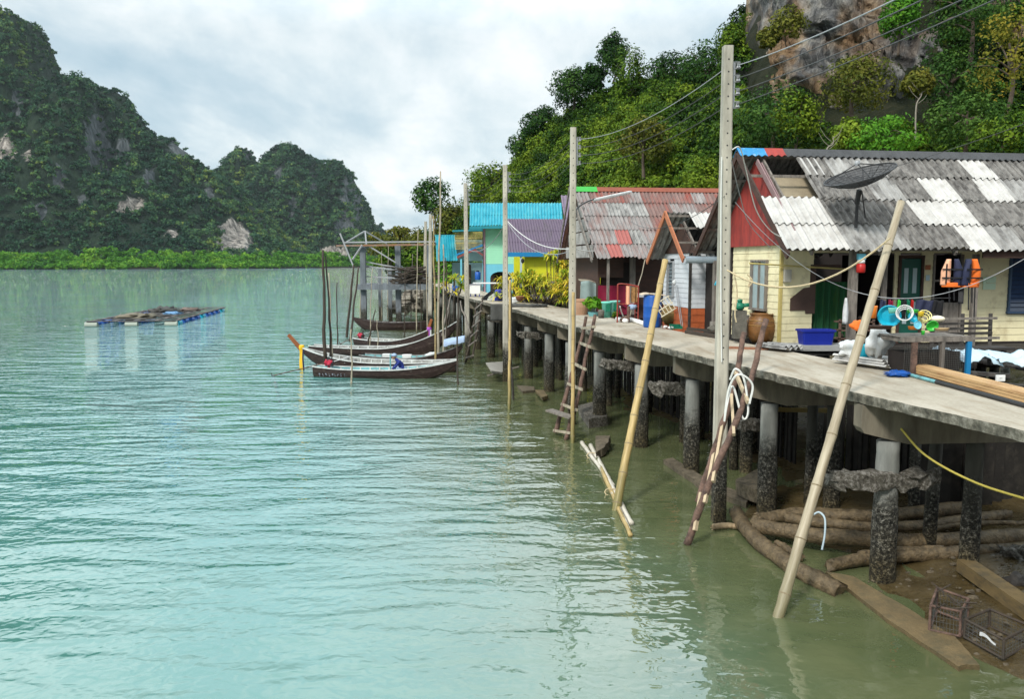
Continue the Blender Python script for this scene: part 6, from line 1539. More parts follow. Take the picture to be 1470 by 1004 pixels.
# ================================================================ things on the pier
def at(px, py, z=DECK): return G(px, py, z)
def sheet_stack(label, px0, py0, px1, py1, wid, m, layers=3, waves=4):
    a = at(px0, py0); b = at(px1, py1); d = (b - a); L = d.length; ang = math.atan2(d.y, d.x)
    root = thing('roof_sheet_stack', label, 'roof sheets', a, ang)
    for k in range(layers):
        mb = MB(); corrugated(mb, (0, -wid / 2 + .01 * k, .05 + k * .045), (0, wid / 2 + .01 * k, .05 + k * .045), (L - .05 * k, -wid / 2 + .01 * k, .05 + k * .045), (L - .05 * k, wid / 2 + .01 * k, .05 + k * .045), 1, 1, lambda c, r: 0, .177, .032, seed=k, lift=0, over=0)
        mb.build('sheet', m, root)
    return root
sheet_stack('white corrugated roof sheets stacked on the pier edge of the porch', 1213, 521, 1288, 532, .62, m_asb_white, 3)
sheet_stack('grey white corrugated sheets lying by the big brown jar', 1096, 501, 1140, 506, .55, m_asb_pale, 2)
# plank stack
o = at(1298, 533); e = at(1500, 588); d = e - o; root = thing('plank_stack', 'stack of long orange tan planks lying along the inner edge of the pier', 'planks', o, math.atan2(d.y, d.x)); L = d.length
for k in range(3):
    for j in range(3):
        mb = MB(); mb.box((L / 2 + .08 * ((k + j) % 3) - .06, .02 + j * .105 - .004 * k, .045 + k * .048), (L, .098, .042)); mb.build('plank', m_plank, root)
o = at(1305, 541); e = at(1500, 594); d = e - o; root = thing('iron_pipe', 'long dark pipe with a pale green end lying before the planks', 'pipe', o, math.atan2(d.y, d.x)); mb = MB(); mb.tube([(.9, 0, .035), (d.length, 0, .035)], .035, 8); mb.build('pipe', m_blackmetal, root); mb = MB(); mb.tube([(0, 0, .035), (.898, 0, .035)], .03, 8); mb.build('pale_end', m_boatteal, root)
mb = MB(); mb.blob((0, 0, .05), (.2, .16, .06), 4, .5, 18, 10, freq=3); solo('blue_strap', mb, m_bluebarrel, 'crumpled bright blue strap at the end of the white sheets', 'strap', None, True, at(1288, 541))
# white sacks
def sack(label, px, py, Y, r, seed, m=m_whitesack, name='sack', amp=.45):
    c = P(px, py, Y); mb = MB(); mb.blob((0, 0, 0), r, seed, amp, 26, 16, freq=1.8); return solo(name, mb, m, label, 'sack', None, True, c)
sack('white plastic sack hanging at the left end of the cluttered table', 1262, 492, 15.7, (.22, .16, .30), 5)
sack('white crumpled sack lying left of the hanging sack behind the bamboo', 1222, 500, 16.3, (.22, .15, .17), 8)
mb = MB(); mb.lathe([(.085, 0), (.1, .22), (.105, .23), (.095, .235)], 12); solo('bucket', mb, m_cyanplastic, 'small teal bucket between the two white sacks', 'bucket', None, True, P(1240, 512, 16.0))
# mesh cage table
o = at(1300, 528); o.y = 14.9; o.x = P(1300, 528, 14.9).x
root = thing('cage_table', 'rough grey table with dark netting sides and one blue leg', 'table', Vector((o.x, 14.9, DECK)), R(8)); tw, td, th = 1.28, .75, .62
Y_ = 14.9
mb = MB(); mb.box((.56, -.02, th), (tw + .1, .07, .07)); mb.box((.56, td, th), (tw + .1, .06, .06)); mb.box((-.06, td / 2, th - .01), (.06, td, .06)); mb.box((1.2, td / 2, th - .01), (.06, td, .06)); mb.build('top_frame', m_greywood, root)
mb = MB()
for k in range(6): mb.box((.0 + k * .23, td / 2, th + .045), (.2, td + .06, .02))
mb.build('tabletop', m_greywood, root)
for (x, y_, m) in ((.12, -.05, m_rustwood), (1.2, -.02, m_bluetrim), (.68, -.03, m_greywood), (-.05, td, m_greywood), (1.2, td, m_greywood)):
    mb = MB(); mb.box((x, y_, th / 2 - .03), (.085 if m is not m_greywood else .06, .07, th - .02)); mb.build('leg', m, root)
mb = MB()
for k in range(34): mb.tube([(-.04 + k * .037, -.012, .02), (-.04 + k * .037 + .02 * math.sin(k), -.012, th - .04)], .0035, 3, cap=False)
for k in range(14): mb.tube([(-.04, -.012, .04 + k * .04), (1.2, -.012 + .01 * math.sin(k), .04 + k * .04)], .0035, 3, cap=False)
mb.build('netting', m_darknet, root)
mb = MB(); mb.box((.58, .35, .2), (1.1, .5, .36)); mb.build('dark_crate', m_darkroom, root)
# clutter on the table: each its own thing
def basin(label, px, py, Y, r, m, tilt=(R(70), 0, R(20)), deep=.4, name='basin'):
    root = thing(name, label, name, P(px, py, Y)); root.rotation_euler = tilt
    mb = MB(); mb.lathe([(r * .72, 0), (r * .98, r * deep), (r * 1.06, r * deep + .01), (r * 1.06, r * deep + .025), (r * .96, r * deep + .02), (r * .70, .015)], 22, close=False); n = 22; mb.lathe([(.001, .006), (r * .72, .0)], 22, close=False); mb.lathe([(r * .70, .015), (.001, .02)], 22, close=False)
    mb.build('bowl', m, root, True); return root
YT = 15.15
basin('large cyan plastic basin tipped on its side on the cluttered table', 1277, 453, YT + .1, .19, m_cyanplastic, (R(95), R(15), R(-25)))
basin('small cyan strainer bowl lying right of the large basin', 1307, 458, YT - .1, .10, m_cyanplastic, (R(60), R(25), R(20)))
basin('bright green plastic bowl at the right end of the clutter', 1337, 466, YT - .05, .10, m_greenplastic, (R(120), R(30), R(10)))
basin('pale blue round lid standing among the clutter', 1316, 467, YT - .2, .07, m_lightblue, (R(80), R(0), R(10)), .15, 'lid')
mb = MB(); mb.blob((0, 0, 0), (.13, .1, .06), 2, .08, 18, 10); solo('cushion', mb, mat('cream_foam', (.75, .68, .52), .7, .08, 4), 'cream oval float on the right of the clutter', 'float', None, True, P(1346, 458, YT + .15))
def basket(label, px, py, Y, r, h, m, rot):
    root = thing('basket', label, 'basket', P(px, py, Y)); root.rotation_euler = rot
    mb = MB()
    for z in (0, h * .5, h):
        rr = r * (.75 + .25 * z / h); mb.tube([(rr * math.cos(a), rr * math.sin(a), z) for a in [k * math.pi / 8 for k in range(17)]], .010, 5, cap=False)
    for k in range(12):
        a = k * math.pi / 6; mb.tube([(r * .75 * math.cos(a), r * .75 * math.sin(a), 0), (r * math.cos(a), r * math.sin(a), h)], .007, 4)
    mb.build('wires', m, root, True); return root
basket('white plastic basket tilted beside the large cyan basin', 1299, 452, YT - .12, .14, .16, m_whitepaint, (R(75), R(10), R(-30)))
basket('pale yellow basket under the green bowl', 1325, 458, YT + .05, .11, .12, mat('pale_yellow_plastic', (.75, .68, .3), .4, .1, 4), (R(50), R(-20), R(10)))
for (px, py, s, m, lb, nm) in ((1322, 451, (.06, .03, .045), m_yellowplastic, 'small yellow handle piece above the white basket', 'handle_toy'), (1311, 471, (.1, .06, .03), m_orangeplastic, 'orange plastic tray under the cyan strainer', 'tray'), (1310, 447, (.11, .07, .03), m_greenplastic, 'green plastic dish on top of the white basket', 'dish'), (1252, 448, (.09, .08, .11), m_orangeplastic, 'orange plastic tub left of the large basin', 'tub'), (1282, 446, (.09, .03, .05), m_mintplastic, 'mint plastic scrap inside the large cyan basin', 'plastic_scrap'), (1231, 468, (.12, .08, .10), m_orangecloth, 'orange crumpled bag half hidden behind the leaning bamboo', 'bag'), (1262, 470, (.24, .15, .03), m_brownwood, 'brown tray under the large cyan basin', 'tray'), (1352, 473, (.14, .05, .025), mat('tan_board', (.5, .36, .2), .7, .2, 4), 'tan chopping board at the right end of the table', 'board'), (1325, 478, (.035, .02, .04), m_greenplastic, 'small green tag hanging under the table edge', 'tag')):
    mb = MB(); mb.lathe([(s[0] * .82, -s[2]), (s[0], s[2] * .8), (s[0] * 1.04, s[2]), (s[0] * .9, s[2] * .95), (s[0] * .3, s[2] * .3)], 12, M=Matrix.Diagonal((1, s[1] / s[0], 1, 1))) if nm not in ('bag',) else mb.blob((0, 0, 0), s, 3, .4, 14, 9)
    solo(nm, mb, m, lb, nm.replace('_', ' '), None, True, P(px, py, YT - .1))
# small shelf heap left of the table
root = thing('junk_shelf', 'low rough shelf of sticks and dark junk behind the leaning bamboo', 'shelf', at(1222, 498))
mb = MB()
for k in range(3): mb.box((.15, .25, .18 + k * .2), (.85, .35, .03))
for x in (-.25, .55): mb.box((x, .1, .32), (.05, .05, .66))
mb.build('frame', m_rustwood, root)
mb = MB()
for k in range(12): mb.blob((-.2 + .06 * k, .15 + .02 * (k % 3), .27 + .2 * (k % 3)), (.07, .06, .05), k, .4, 8, 6)
mb.build('junk', m_stickwood, root)
# black bench
o = P(1345, 520, 16.6); o.z = DECK - .05; root = thing('bench', 'blackened slatted wooden bench with high back in front of the cream wall', 'bench', o, R(7))
mb = MB(); mb.box((.75, .05, .33), (1.55, .5, .05)); mb.build('seat', m_blackwood, root)
for k in range(5):
    mb = MB(); mb.bar((.0 - .05, .30 + k * .025, .50 + k * .10), (1.40 + (.15 if k in (0, 4) else 0), .30 + k * .025, .51 + k * .10), .035, .05); mb.build('back_slat', m_greywood if k in (4, 0) else m_blackwood, root)
for x in (.05, .7, 1.32):
    mb = MB(); mb.bar((x, .25, -.05), (x + .12, .45, 1.0), .07, .07); mb.build('leg', m_blackwood, root); mb = MB(); mb.bar((x, -.15, -.05), (x, -.15, .32), .07, .07); mb.build('leg', m_blackwood, root)
# pale blue tarps on the right
for (px, py, w, h, lb, sd) in ((1395, 511, .95, .45, 'pale blue crumpled tarp lying under the black bench', 2), (1462, 515, 1.0, .6, 'pale blue tarp sheet spread at the right edge behind the planks', 7), (1362, 508, .5, .35, 'grey blue tarp bundled behind the netted table', 11)):
    c = P(px, py, 15.9); mb = MB(); mb.grid(lambda u, v: ((u - .5) * w + .05 * fbm(u * 3, v * 3, sd), (v - .5) * h, .16 * (v - .35) + .06 * math.sin(u * 9 + sd) * (1 - v * .5) + .05 * fbm(u * 5, v * 5, sd) - .12 * max(0, u - .6)), 22, 12, thick=(0, 0, -.012)); solo('tarpaulin', mb, m_bluetarp if sd != 11 else mat('grey_blue_tarp', (.34, .42, .48), .6, .15, 3), lb, 'tarpaulin', None, True, c)
mb = MB(); mb.box((0, 0, 0), (.16, .03, .11)); mb.box((0, -.02, .02), (.05, .01, .03)); solo('white_box', mb, m_whitepaint, 'small white box in the dark gap behind the planks', 'box', None, False, P(1436, 543, 14.8))
for k, (a, c) in enumerate((((1385, 535), (1450, 540)), ((1400, 548), (1475, 556)))):
    mb = MB(); mb.bar(P(a[0], a[1], 15.2), P(c[0], c[1], 14.9), .1, .07); solo('old_board', mb, m_blackwood, ('upper', 'lower')[k] + ' black weathered board in the gap behind the planks', 'board')
# blue tub on a grey slab
o = P(1165, 502, 19.2); o.z = DECK + .0; mb = MB(); mb.box((.15, 0, .06), (1.55, .7, .12)); mb.box((-.45, -.352, .05), (.16, .01, .05)); mb.box((-.2, -.352, .05), (.16, .01, .05)); solo('step_slab', mb, mat('grey_slab', (.3, .3, .29), .85, .2, 3), 'low grey concrete slab in front of the green curtain', 'slab', None, False, o)
o = o + Vector((.08, 0, .122)); root = thing('plastic_tub', 'dark blue plastic tub standing on the grey slab', 'tub', o)
mb = MB()
def tubring(a, b, z): return [(a * sx * (1 if abs(sy) == 1 else 1), b * sy, z) for sx, sy in ((-1, -.8), (-.9, -1), (.9, -1), (1, -.8), (1, .8), (.9, 1), (-.9, 1), (-1, .8))]
rg = [tubring(.33, .2, 0), tubring(.37, .235, .3), tubring(.40, .26, .305), tubring(.40, .26, .345), tubring(.37, .235, .345), tubring(.32, .19, .02)]
mb.add([p for r in rg for p in r], [(i * 8 + j, i * 8 + (j + 1) % 8, i * 8 + 8 + (j + 1) % 8, i * 8 + 8 + j) for i in range(5) for j in range(8)] + [tuple(range(7, -1, -1)), tuple(range(40, 48))]); mb.build('body', m_bluetub, root)
# big glazed jars
def jar(label, px, py, r, h, m=m_jar, lip=True, Y=None):
    o = at(px, py); root = thing('water_jar', label, 'jar', o)
    prof = [(r * .62, 0), (r * .85, h * .18), (r * .99, h * .42), (r, h * .6), (r * .9, h * .8), (r * .74, h * .93), (r * .76, h * .97), (r * .82, h * 1.0), (r * .78, h * 1.02), (r * .66, h * .97), (r * .55, h * .7)]
    mb = MB(); mb.lathe(prof, 28); mb.build('body', m, root, True)
    mb = MB()
    for z in (.62, .78): 
        rr = np.interp(h * z, [p[1] for p in prof[:7]], [p[0] for p in prof[:7]]) + .006; mb.tube([(rr * math.cos(a), rr * math.sin(a), h * z) for a in [k * math.pi / 14 for k in range(29)]], .011, 5, cap=False)
    mb.build('moulded_band', mat('yellow_glaze', (.30, .17, .05), .4, .3, 8), root, True)
    return root
jar('large brown glazed jar by the corner of the cream house', 1092, 492, .36, .72)
jar('brown jar half hidden behind the blue barrel under a tilted crate', 964, 466, .34, .62, mat('olive_jar', (.16, .11, .035), .45, .3, 4))
jar('dark slim jar leaning by the grey house wall', 978, 468, .12, .45, m_black)
mb = MB()
for k in range(5): mb.bar((-.1 + k * .11, 0, 0), (-.1 + k * .11, .02, .42), .022, .03)
for z in (0, .2, .42): mb.bar((-.14, 0, z), (.38, 0.01, z), .022, .03)
mb.v = [tuple(Matrix.Rotation(R(-32), 4, 'Y') @ Vector(v)) for v in mb.v]; solo('crate', mb, mat('cream_crate', (.6, .55, .42), .6, .15, 4), 'cream plastic crate tilted on top of the hidden brown jar', 'crate', None, False, P(955, 452, 24.6))
# mop and dustpan
o = at(978, 470); root = thing('mop', 'grey handled mops leaning on the grey house wall', 'mop', o)
mb = MB(); mb.tube([(.0, 0, .02), (-.16, .35, 1.35)], .015, 6); mb.tube([(.05, 0, .02), (-.1, .36, 1.3)], .015, 6); mb.build('handle', m_greymetal, root)
mb = MB(); mb.blob((-.17, .34, 1.38), (.06, .05, .09), 3, .4, 12, 8); mb.build('head', m_whitesack, root, True)
mb = MB(); mb.box((0, 0, .03), (.34, .25, .02)); mb.box((0, .11, .09), (.34, .02, .12)); mb.box((-.17, .0, .06), (.02, .25, .08)); mb.box((.17, .0, .06), (.02, .25, .08)); solo('dustpan', mb, m_darkgreen, 'dark green dustpan on the pier before the mops', 'dustpan', None, False, at(970, 473))
for (px, py, s, lb) in ((963, 473, .09, 'white foam scrap left of the dustpan'), (984, 468, .1, 'white foam scrap right of the dustpan'), (955, 471, .07, 'white foam scrap nearest the blue barrel')):
    mb = MB(); mb.blob((0, 0, s * .5), (s, s * .8, s * .6), px, .3, 10, 7); solo('foam_scrap', mb, m_styro, lb, 'foam scrap', None, False, at(px, py))
# blue barrel
o = at(936, 470); root = thing('barrel', 'tall blue plastic barrel with cardboard on top', 'barrel', o)
mb = MB(); mb.lathe([(.255, 0), (.275, .04), (.275, .30), (.283, .32), (.275, .34), (.275, .62), (.283, .64), (.275, .66), (.275, .95), (.255, 1.0), (.24, 1.0), (.23, .97)], 28); mb.build('body', m_bluebarrel, root, True)
mb = MB(); mb.grid(lambda u, v: (-.38 + .5 * u, -.25 + .5 * v, 1.0 + .045 * math.sin(u * 4) + .02 * v), 8, 6, thick=(0, 0, .01)); mb.grid(lambda u, v: (-.1 + .46 * u, -.26 + .48 * v, 1.035 - .05 * u + .02 * math.sin(v * 5)), 8, 6, thick=(0, 0, .01)); solo('cardboard', mb, m_cardboard, 'bent cardboard sheets lying on the blue barrel', 'cardboard', None, False, o)
# sticks of dark wood and bricks right of barrel
mb = MB(); mb.bar(at(985, 479) + Vector((0, 0, .05)), at(1040, 488) + Vector((0, 0, .06)), .1, .09); mb.bar(at(987, 475) + Vector((0, 0, .06)), at(1030, 479) + Vector((0, 0, .05)), .09, .08); solo('dark_timbers', mb, m_stickwood, 'dark rough timbers lying before the orange base of the grey house', 'timbers')
mb = MB(); mb.blob((0, 0, .1), (.16, .14, .13), 5, .35, 16, 9); solo('stone', mb, m_conc_dark, 'grey stone on the timbers beside the tallest pole', 'stone', None, False, at(1024, 478))
mb = MB(); mb.box((0, 0, .3), (.06, .06, .6)); mb.box((.1, .2, .62), (.5, .4, .05)); mb.box((.25, .3, .3), (.06, .06, .6)); solo('stool', mb, m_greywood, 'grey wooden stand beside the tallest pole under the window', 'stand', None, False, at(1024, 472))
mb = MB(); mb.box((0, 0, .02), (1.2, .25, .04)); mb.v = [tuple(Matrix.Rotation(R(-20), 4, 'Z') @ Vector(v)) for v in mb.v]; solo('board', mb, mat('red_brown_board', (.25, .11, .06), .75, .3, 3), 'red brown board lying on the pier behind the bark ladder', 'board', None, False, at(1065, 501))
# green squat pump thing
o = P(1062, 440, 20.8); root = thing('water_pump', 'dark green round pump on a grey stand by the cream window', 'pump', o)
mb = MB(); mb.blob((0, 0, 0), (.12, .12, .11), 2, .1, 14, 9); mb.tube([(.05, 0, .02), (.22, -.05, .04)], .05, 9); mb.lathe([(.06, .1), (.07, .16), (.03, .18)], 10); mb.build('body', m_darkgreen, root, True)
mb = MB(); mb.box((0, 0, -.45), (.3, .25, .7)); mb.build('stand', m_conc_dark, root)
jar('grey cement jar hidden behind the tallest pole', 1064, 487, .25, .62, m_brick)

# red frame rack, tarps, pots, buckets
o = at(901, 463); root = thing('pipe_rack', 'rusty red pipe rack hung with orange cloth and rags', 'rack', o, R(8))
mb = MB()
for (x, y_) in ((-.36, 0), (.36, 0), (-.22, .5), (.4, .5)): mb.tube([(x, y_, 0), (x, y_, 1.18)], .025, 7)
mb.tube(bez([(-.36, 0, 1.18), (-.33, 0, 1.28), (-.1, 0, 1.28), (.36, 0, 1.2)], 6), .025, 7); mb.tube([(-.36, 0, .62), (.36, 0, .62)], .02, 6); mb.tube([(-.36, 0, .3), (-.22, .5, .3)], .02, 6); mb.tube([(.36, 0, .3), (.4, .5, .3)], .02, 6); mb.build('frame', m_redpipe, root)
mb = MB(); mb.grid(lambda u, v: (-.08 + .14 * u, -.03 + .02 * math.sin(u * 8), 1.22 - .62 * v), 6, 6, thick=(0, .012, 0)); mb.build('cloth', m_peachcloth, root)
mb = MB(); mb.grid(lambda u, v: (.1 + .22 * u, -.03 + .03 * math.sin(u * 9), 1.18 - .5 * v), 8, 6, thick=(0, .012, 0)); mb.build('rag', mat('mottled_rag', (.3, .16, .06), .9, .8, 14), root)
mb = MB(); mb.blob((.15, -.05, .52), (.14, .08, .09), 4, .3, 12, 8); mb.build('bundle', m_paleblue, root, True)
mb = MB(); mb.tube([(.0, -.08, 0), (.0, -.08, .55)], .05, 8); mb.blob((-.1, -.03, .1), (.16, .1, .1), 7, .4, 10, 7); mb.build('rolled_mat', m_rustwood, root)
stick(905, 455, 927, 372, 30.2, 30.6, .03, 'thin crooked pale stick leaning over the red rack', m_palestick, 'leaning_stick', None)
mb = MB(); mb.tube(bez([at(890, 440, DECK + .55), at(893, 450, DECK + .3), at(897, 458, DECK + .1), at(900, 462, DECK + .02)], 6), .022, 6); solo('white_tube', mb, m_whitehose, 'white bent tube leaning in the red rack', 'tube', None, True)
for (px, py, px1, py1, lb) in ((886, 461, 899, 464, 'white roll lying at the left foot of the red rack'), (906, 462, 925, 468, 'white roll lying between the red rack and the barrel')):
    a = at(px, py); c = at(px1, py1); mb = MB(); mb.tube([a + Vector((0, 0, .07)), c + Vector((0, 0, .07))], .075, 12); solo('white_roll', mb, m_styro, lb, 'roll', None, True)
o = P(881, 440, 32.2); o.z = DECK; root = thing('maroon_screen', 'dark maroon plastic sheet screen behind the mint buckets', 'screen', o, R(5))
mb = MB(); mb.grid(lambda u, v: (-.62 + 1.15 * u, .03 * math.sin(u * 11), .0 + 1.12 * v), 24, 10, thick=(0, .015, 0)); mb.build('sheet', m_maroon, root)
mb = MB(); mb.tube(bez([(-.55, -.05, .22), (-.2, -.06, .42), (.05, -.06, .46), (.45, -.05, .25)], 6), .02, 6); mb.build('seam', mat('dark_maroon', (.06, .004, .012), .6, .2, 3), root)
o = P(848, 432, 32.6); o.z = DECK; root = thing('grey_tarp_cover', 'grey green tarp draped over a frame left of the maroon screen', 'tarpaulin', o, R(5))
mb = MB(); mb.grid(lambda u, v: (-.38 + .80 * u - .05 * (1 - v) * (1 - u) - .12 * (1 - v) * u, .05 * math.sin(u * 9 + v * 2) + .3 * max(0, v - .85), .05 + 1.32 * min(v, .92) + .03 * math.sin(u * 5) - .18 * max(0, u - .4) * v), 24, 14, thick=(0, .015, 0)); mb.build('tarp', m_greytarp, root, True)
mb = MB(); mb.grid(lambda u, v: (-.4 + .8 * u, .05 + .6 * v, 1.28 + .06 * math.sin(u * 3) + .05 * v - .15 * u), 10, 6, thick=(0, 0, .015)); mb.box((0, .4, .55), (.6, .5, 1.1)); mb.build('covered_load', m_palestick, root)
o = at(833, 452); root = thing('planter_pot', 'big square brown planter pot beside the second concrete pole', 'planter', o)
mb = MB(); mb.lathe([(.24, 0), (.32, .3), (.34, .52), (.37, .53), (.37, .6), (.33, .6), (.3, .5)], 18); mb.build('pot', m_tile, root)
o = at(852, 454); root = thing('potted_plant', 'broad leaved bright green plant in a small teal pot', 'potted plant', o)
mb = MB(); mb.lathe([(.17, 0), (.22, .14), (.23, .15), (.2, .15)], 14); mb.build('pot', m_boatteal, root)
leaf_mesh('foliage', m_leaf_bright, [leaf_arrays([(.0, 0, .40, .42, .35, .30, .62)], 12, 9, .13, .4, .2)], root, .62)
for (px, py, m, lb) in ((871, 456, m_mintplastic, 'mint plastic bucket at the left of the pair by the maroon screen'), (882, 454, mat('mint_plastic_light', (.28, .66, .58), .4, .1, 3), 'lighter mint bucket at the right of the pair, a weed before it')):
    root = thing('bucket', lb, 'bucket', at(px, py)); mb = MB(); mb.lathe([(.15, 0), (.19, .52), (.21, .53), (.21, .58), (.19, .58), (.14, .1)], 18); mb.build('body', m, root, True)
    mb = MB(); mb.box((.02, -.19, .36), (.16, .06, .26)); mb.build('green_patch', m_darkgreen, root)
leafo = thing('weed', 'small dark weed growing at the foot of the mint bucket', 'weed', at(884, 458)); leaf_mesh('foliage', m_leaf_near, [leaf_arrays([(0, 0, .12, .18, .14, .14, .5)], 8, 10, .06, .4, .1)], leafo, .6)
mb = MB(); mb.lathe([(.1, 0), (.12, .25), (.1, .3)], 12); solo('pot', mb, m_conc_dark, 'grey pot between the green plant and the mint buckets', 'pot', None, True, at(863, 457))

# yellow bushes before the yellow house: rosettes of strap leaves
def rosette_plant(label, px, py, Y, h, n_ros, spread, size, mlf=m_leaf_yel, name='yellow_bush', group='yellow leaved bushes in front of the yellow house'):
    base = Vector((P(px, py, Y).x, Y, DECK)); root = thing(name, label, 'bush', base, 0, group)
    mb = MB(); V = []; F = []; T = []
    for k in range(n_ros):
        x = rnd.gauss(0, spread * .5); y_ = rnd.gauss(0, .25); z = h * rnd.uniform(.12, .92)
        mb.tube(bez([(x * .3, y_ * .3, 0), (x * .8, y_, z * .5), (x, y_, z)], 4), .022, 5)
        ti = rnd.uniform(.35, .85)
        for j in range(26):
            a = rnd.random() * 6.283; el = rnd.uniform(-.25, 1.1); L = size * rnd.uniform(.7, 1.2)
            d = Vector((math.cos(a) * math.cos(el), math.sin(a) * math.cos(el), math.sin(el))); sd = d.cross(Vector((0, 0, 1))).normalized() * L * .075
            p0 = Vector((x, y_, z)); p1 = p0 + d * L * .55; p2 = p0 + d * L + Vector((0, 0, -L * .35)); b = len(V)
            V += [p0 - sd * .5, p0 + sd * .5, p1 + sd, p1 - sd, p2]; F += [(b, b + 1, b + 2, b + 3), (b + 3, b + 2, b + 4)]; t = min(1, max(0, ti + rnd.gauss(0, .16))); T += [t] * 5
    mb.build('stems', m_stickwood, root, True)
    me = bpy.data.meshes.new('foliage'); me.from_pydata([tuple(v) for v in V], [], F); at_ = me.attributes.new('tint', 'FLOAT', 'POINT'); at_.data.foreach_set('value', T); me.materials.append(mlf)
    ob = bpy.data.objects.new('foliage', me); COL.objects.link(ob); ob.parent = root
BU = [(737, 436, 43.5, 1.75, 9, 1.0, .42, 'yellow bush half behind the third concrete pole'), (757, 438, 42, 1.9, 12, 1.0, .42, 'yellow bush just right of the third concrete pole'), (775, 440, 41, 1.75, 12, 1.0, .42, 'low spreading yellow bush in the middle of the row'),
      (791, 440, 40, 2.75, 11, .8, .42, 'tallest yellow bush reaching up over the yellow wall'), (803, 443, 38.5, 2.0, 12, .9, .4, 'yellow green bush before the second concrete pole'), (815, 446, 37, 1.5, 9, .8, .4, 'low yellow bush at the right end of the row')]
for (px, py, Y, h, n_, sp_, sz, lb) in BU: rosette_plant(lb, px + 4, py, Y, h * (.84 if h < 2.5 else .95), n_ + 9, sp_ * 1.1, sz * 1.15)
rosette_plant('small green tufted plant against the yellow wall', 762, 400, 47, 1.5, 2, .3, .4, m_leaf_near)
rosette_plant('yellow green palm like bush beside the paint stained pole', 655, 412, 49, 1.5, 7, .7, .55, m_leaf_yel, 'yellow_bush', None)
rosette_plant('dark green bush left of the palm like bush', 646, 415, 51, 1.3, 6, .8, .5, m_leaf_bright, 'green_bush', None)
rosette_plant('yellow bush in front of the blue arch', 722, 430, 46, 1.7, 5, .5, .45, m_leaf_yel, 'yellow_bush', None)
# small things further along the pier
mb = MB(); mb.lathe([(.13, 0), (.2, .2), (.21, .21), (.18, .21)], 14); solo('flower_pot', mb, m_clay, 'small terracotta pot standing on the black netting', 'pot', None, True, P(746, 432, 38.2) * 1.0)
mb = MB(); mb.grid(lambda u, v: (lerp(0, 2.0, u), -.25 + .55 * v + .05 * math.sin(u * 7), .12 + .05 * fbm(u * 5, v * 4, 1) - .0 * v), 18, 8, thick=(0, 0, -.1)); mb.grid(lambda u, v: (-.55 + .75 * u, -.36 - .03 * math.sin(u * 8), .16 - .75 * v), 10, 8, thick=(0, .05, 0)); solo('black_netting', mb, m_darknet, 'black netting draped over the pier edge by the third concrete pole', 'netting', None, True, at(722, 441))
mb = MB(); mb.blob((0, 0, .16), (.22, .2, .18), 3, .35, 16, 10); solo('white_bundle', mb, m_whitesack, 'dirty white bundle left of the terracotta pot', 'bundle', None, True, at(737, 437))
root = thing('cooler_box', 'white cooler box standing on the pier by the paint stained pole', 'cooler', at(682, 426)); mb = MB(); mb.box((0, 0, .42), (.62, .42, .5)); mb.build('body', m_whitepaint, root); mb = MB(); mb.box((0, 0, .70), (.66, .46, .05)); mb.build('lid', mat('grey_lid', (.35, .34, .38), .5, .1, 4), root)
for x in (-.26, .0, .26):
    mb = MB(); mb.box((x, -.1, .085), (.05, .05, .16)); mb.build('leg', m_bluetub, root)
root = thing('white_table', 'long white table before the blue arch', 'table', P(702, 424, 50)); root.location.z = DECK; mb = MB(); mb.box((0, 0, .78), (1.9, .7, .06)); mb.build('tabletop', m_whitepaint, root)
for x in (-.8, .8):
    mb = MB(); mb.box((x, 0, .37), (.08, .5, .75)); mb.build('leg', m_greywood, root)
mb = MB(); mb.lathe([(.2, 0), (.22, .04), (.22, .5), (.17, .58), (.1, .6), (.09, .56)], 16); solo('drum', mb, m_bluetub, 'small dark blue drum on the pier before the blue arch', 'drum', None, True, at(716, 432))
mb = MB(); mb.lathe([(.18, 0), (.2, .04), (.2, .5), (.14, .56)], 14); solo('drum', mb, m_bluebarrel, 'blue plastic drum by the balcony house door', 'drum', None, True, P(686, 402, 58))
mb = MB(); mb.lathe([(.2, 0), (.24, .5), (.2, .5)], 14); solo('flower_pot', mb, m_bluebarrel, 'blue pot under the palm like bush', 'pot', None, True, at(654, 421))
mb = MB(); mb.bar((-.3, 0, .0), (.35, .1, .55), .06, .16); mb.bar((-.25, .05, .0), (.3, -.2, .32), .05, .2); solo('black_boards', mb, m_black, 'black and grey bent boards on the pier right of the cooler', 'boards', None, False, at(700, 431))
mb = MB(); mb.bar((-.2, 0, .1), (.35, .1, .5), .06, .2); mb.bar((-.3, .1, .06), (.5, .1, .1), .2, .1); solo('grey_boards', mb, m_boatwhite, 'grey white broken boards beside the small dark blue drum', 'boards', None, False, at(708, 432))

# ================================================================ things on the porch of house A
MA = Matrix.Translation((6.57, 20.4, DECK)) @ Matrix.Rotation(R(8), 4, 'Z')
def pA(x, y_, z): return MA @ Vector((x, y_, z))
root = thing('satellite_dish', 'black mesh satellite dish standing on the grey roof', 'satellite dish', P(1229, 318, 19.6))
ctr = Vector((0.0, -.25, .80)); DR = .78
tilt = Matrix.Translation(ctr) @ Matrix.Rotation(R(-19), 4, 'Y') @ Matrix.Rotation(R(10), 4, 'X') 
mb = MB(); 
def dz(r): return .26 * (r / DR) ** 2
for k in range(24):
    a = k * math.pi / 12; mb.tube([tilt @ Vector((r * math.cos(a), r * math.sin(a), dz(r))) for r in (.02, .25, .5, .65, DR)], .012 if k % 2 == 0 else .006, 4)
for r in np.linspace(.1, DR, 10): mb.tube([tilt @ Vector((r * math.cos(a), r * math.sin(a), dz(r))) for a in [k * math.pi / 24 for k in range(49)]], .018 if r > DR - .01 else .006, 5, cap=False)
mb.build('rim_and_ribs', m_blackmetal, root)
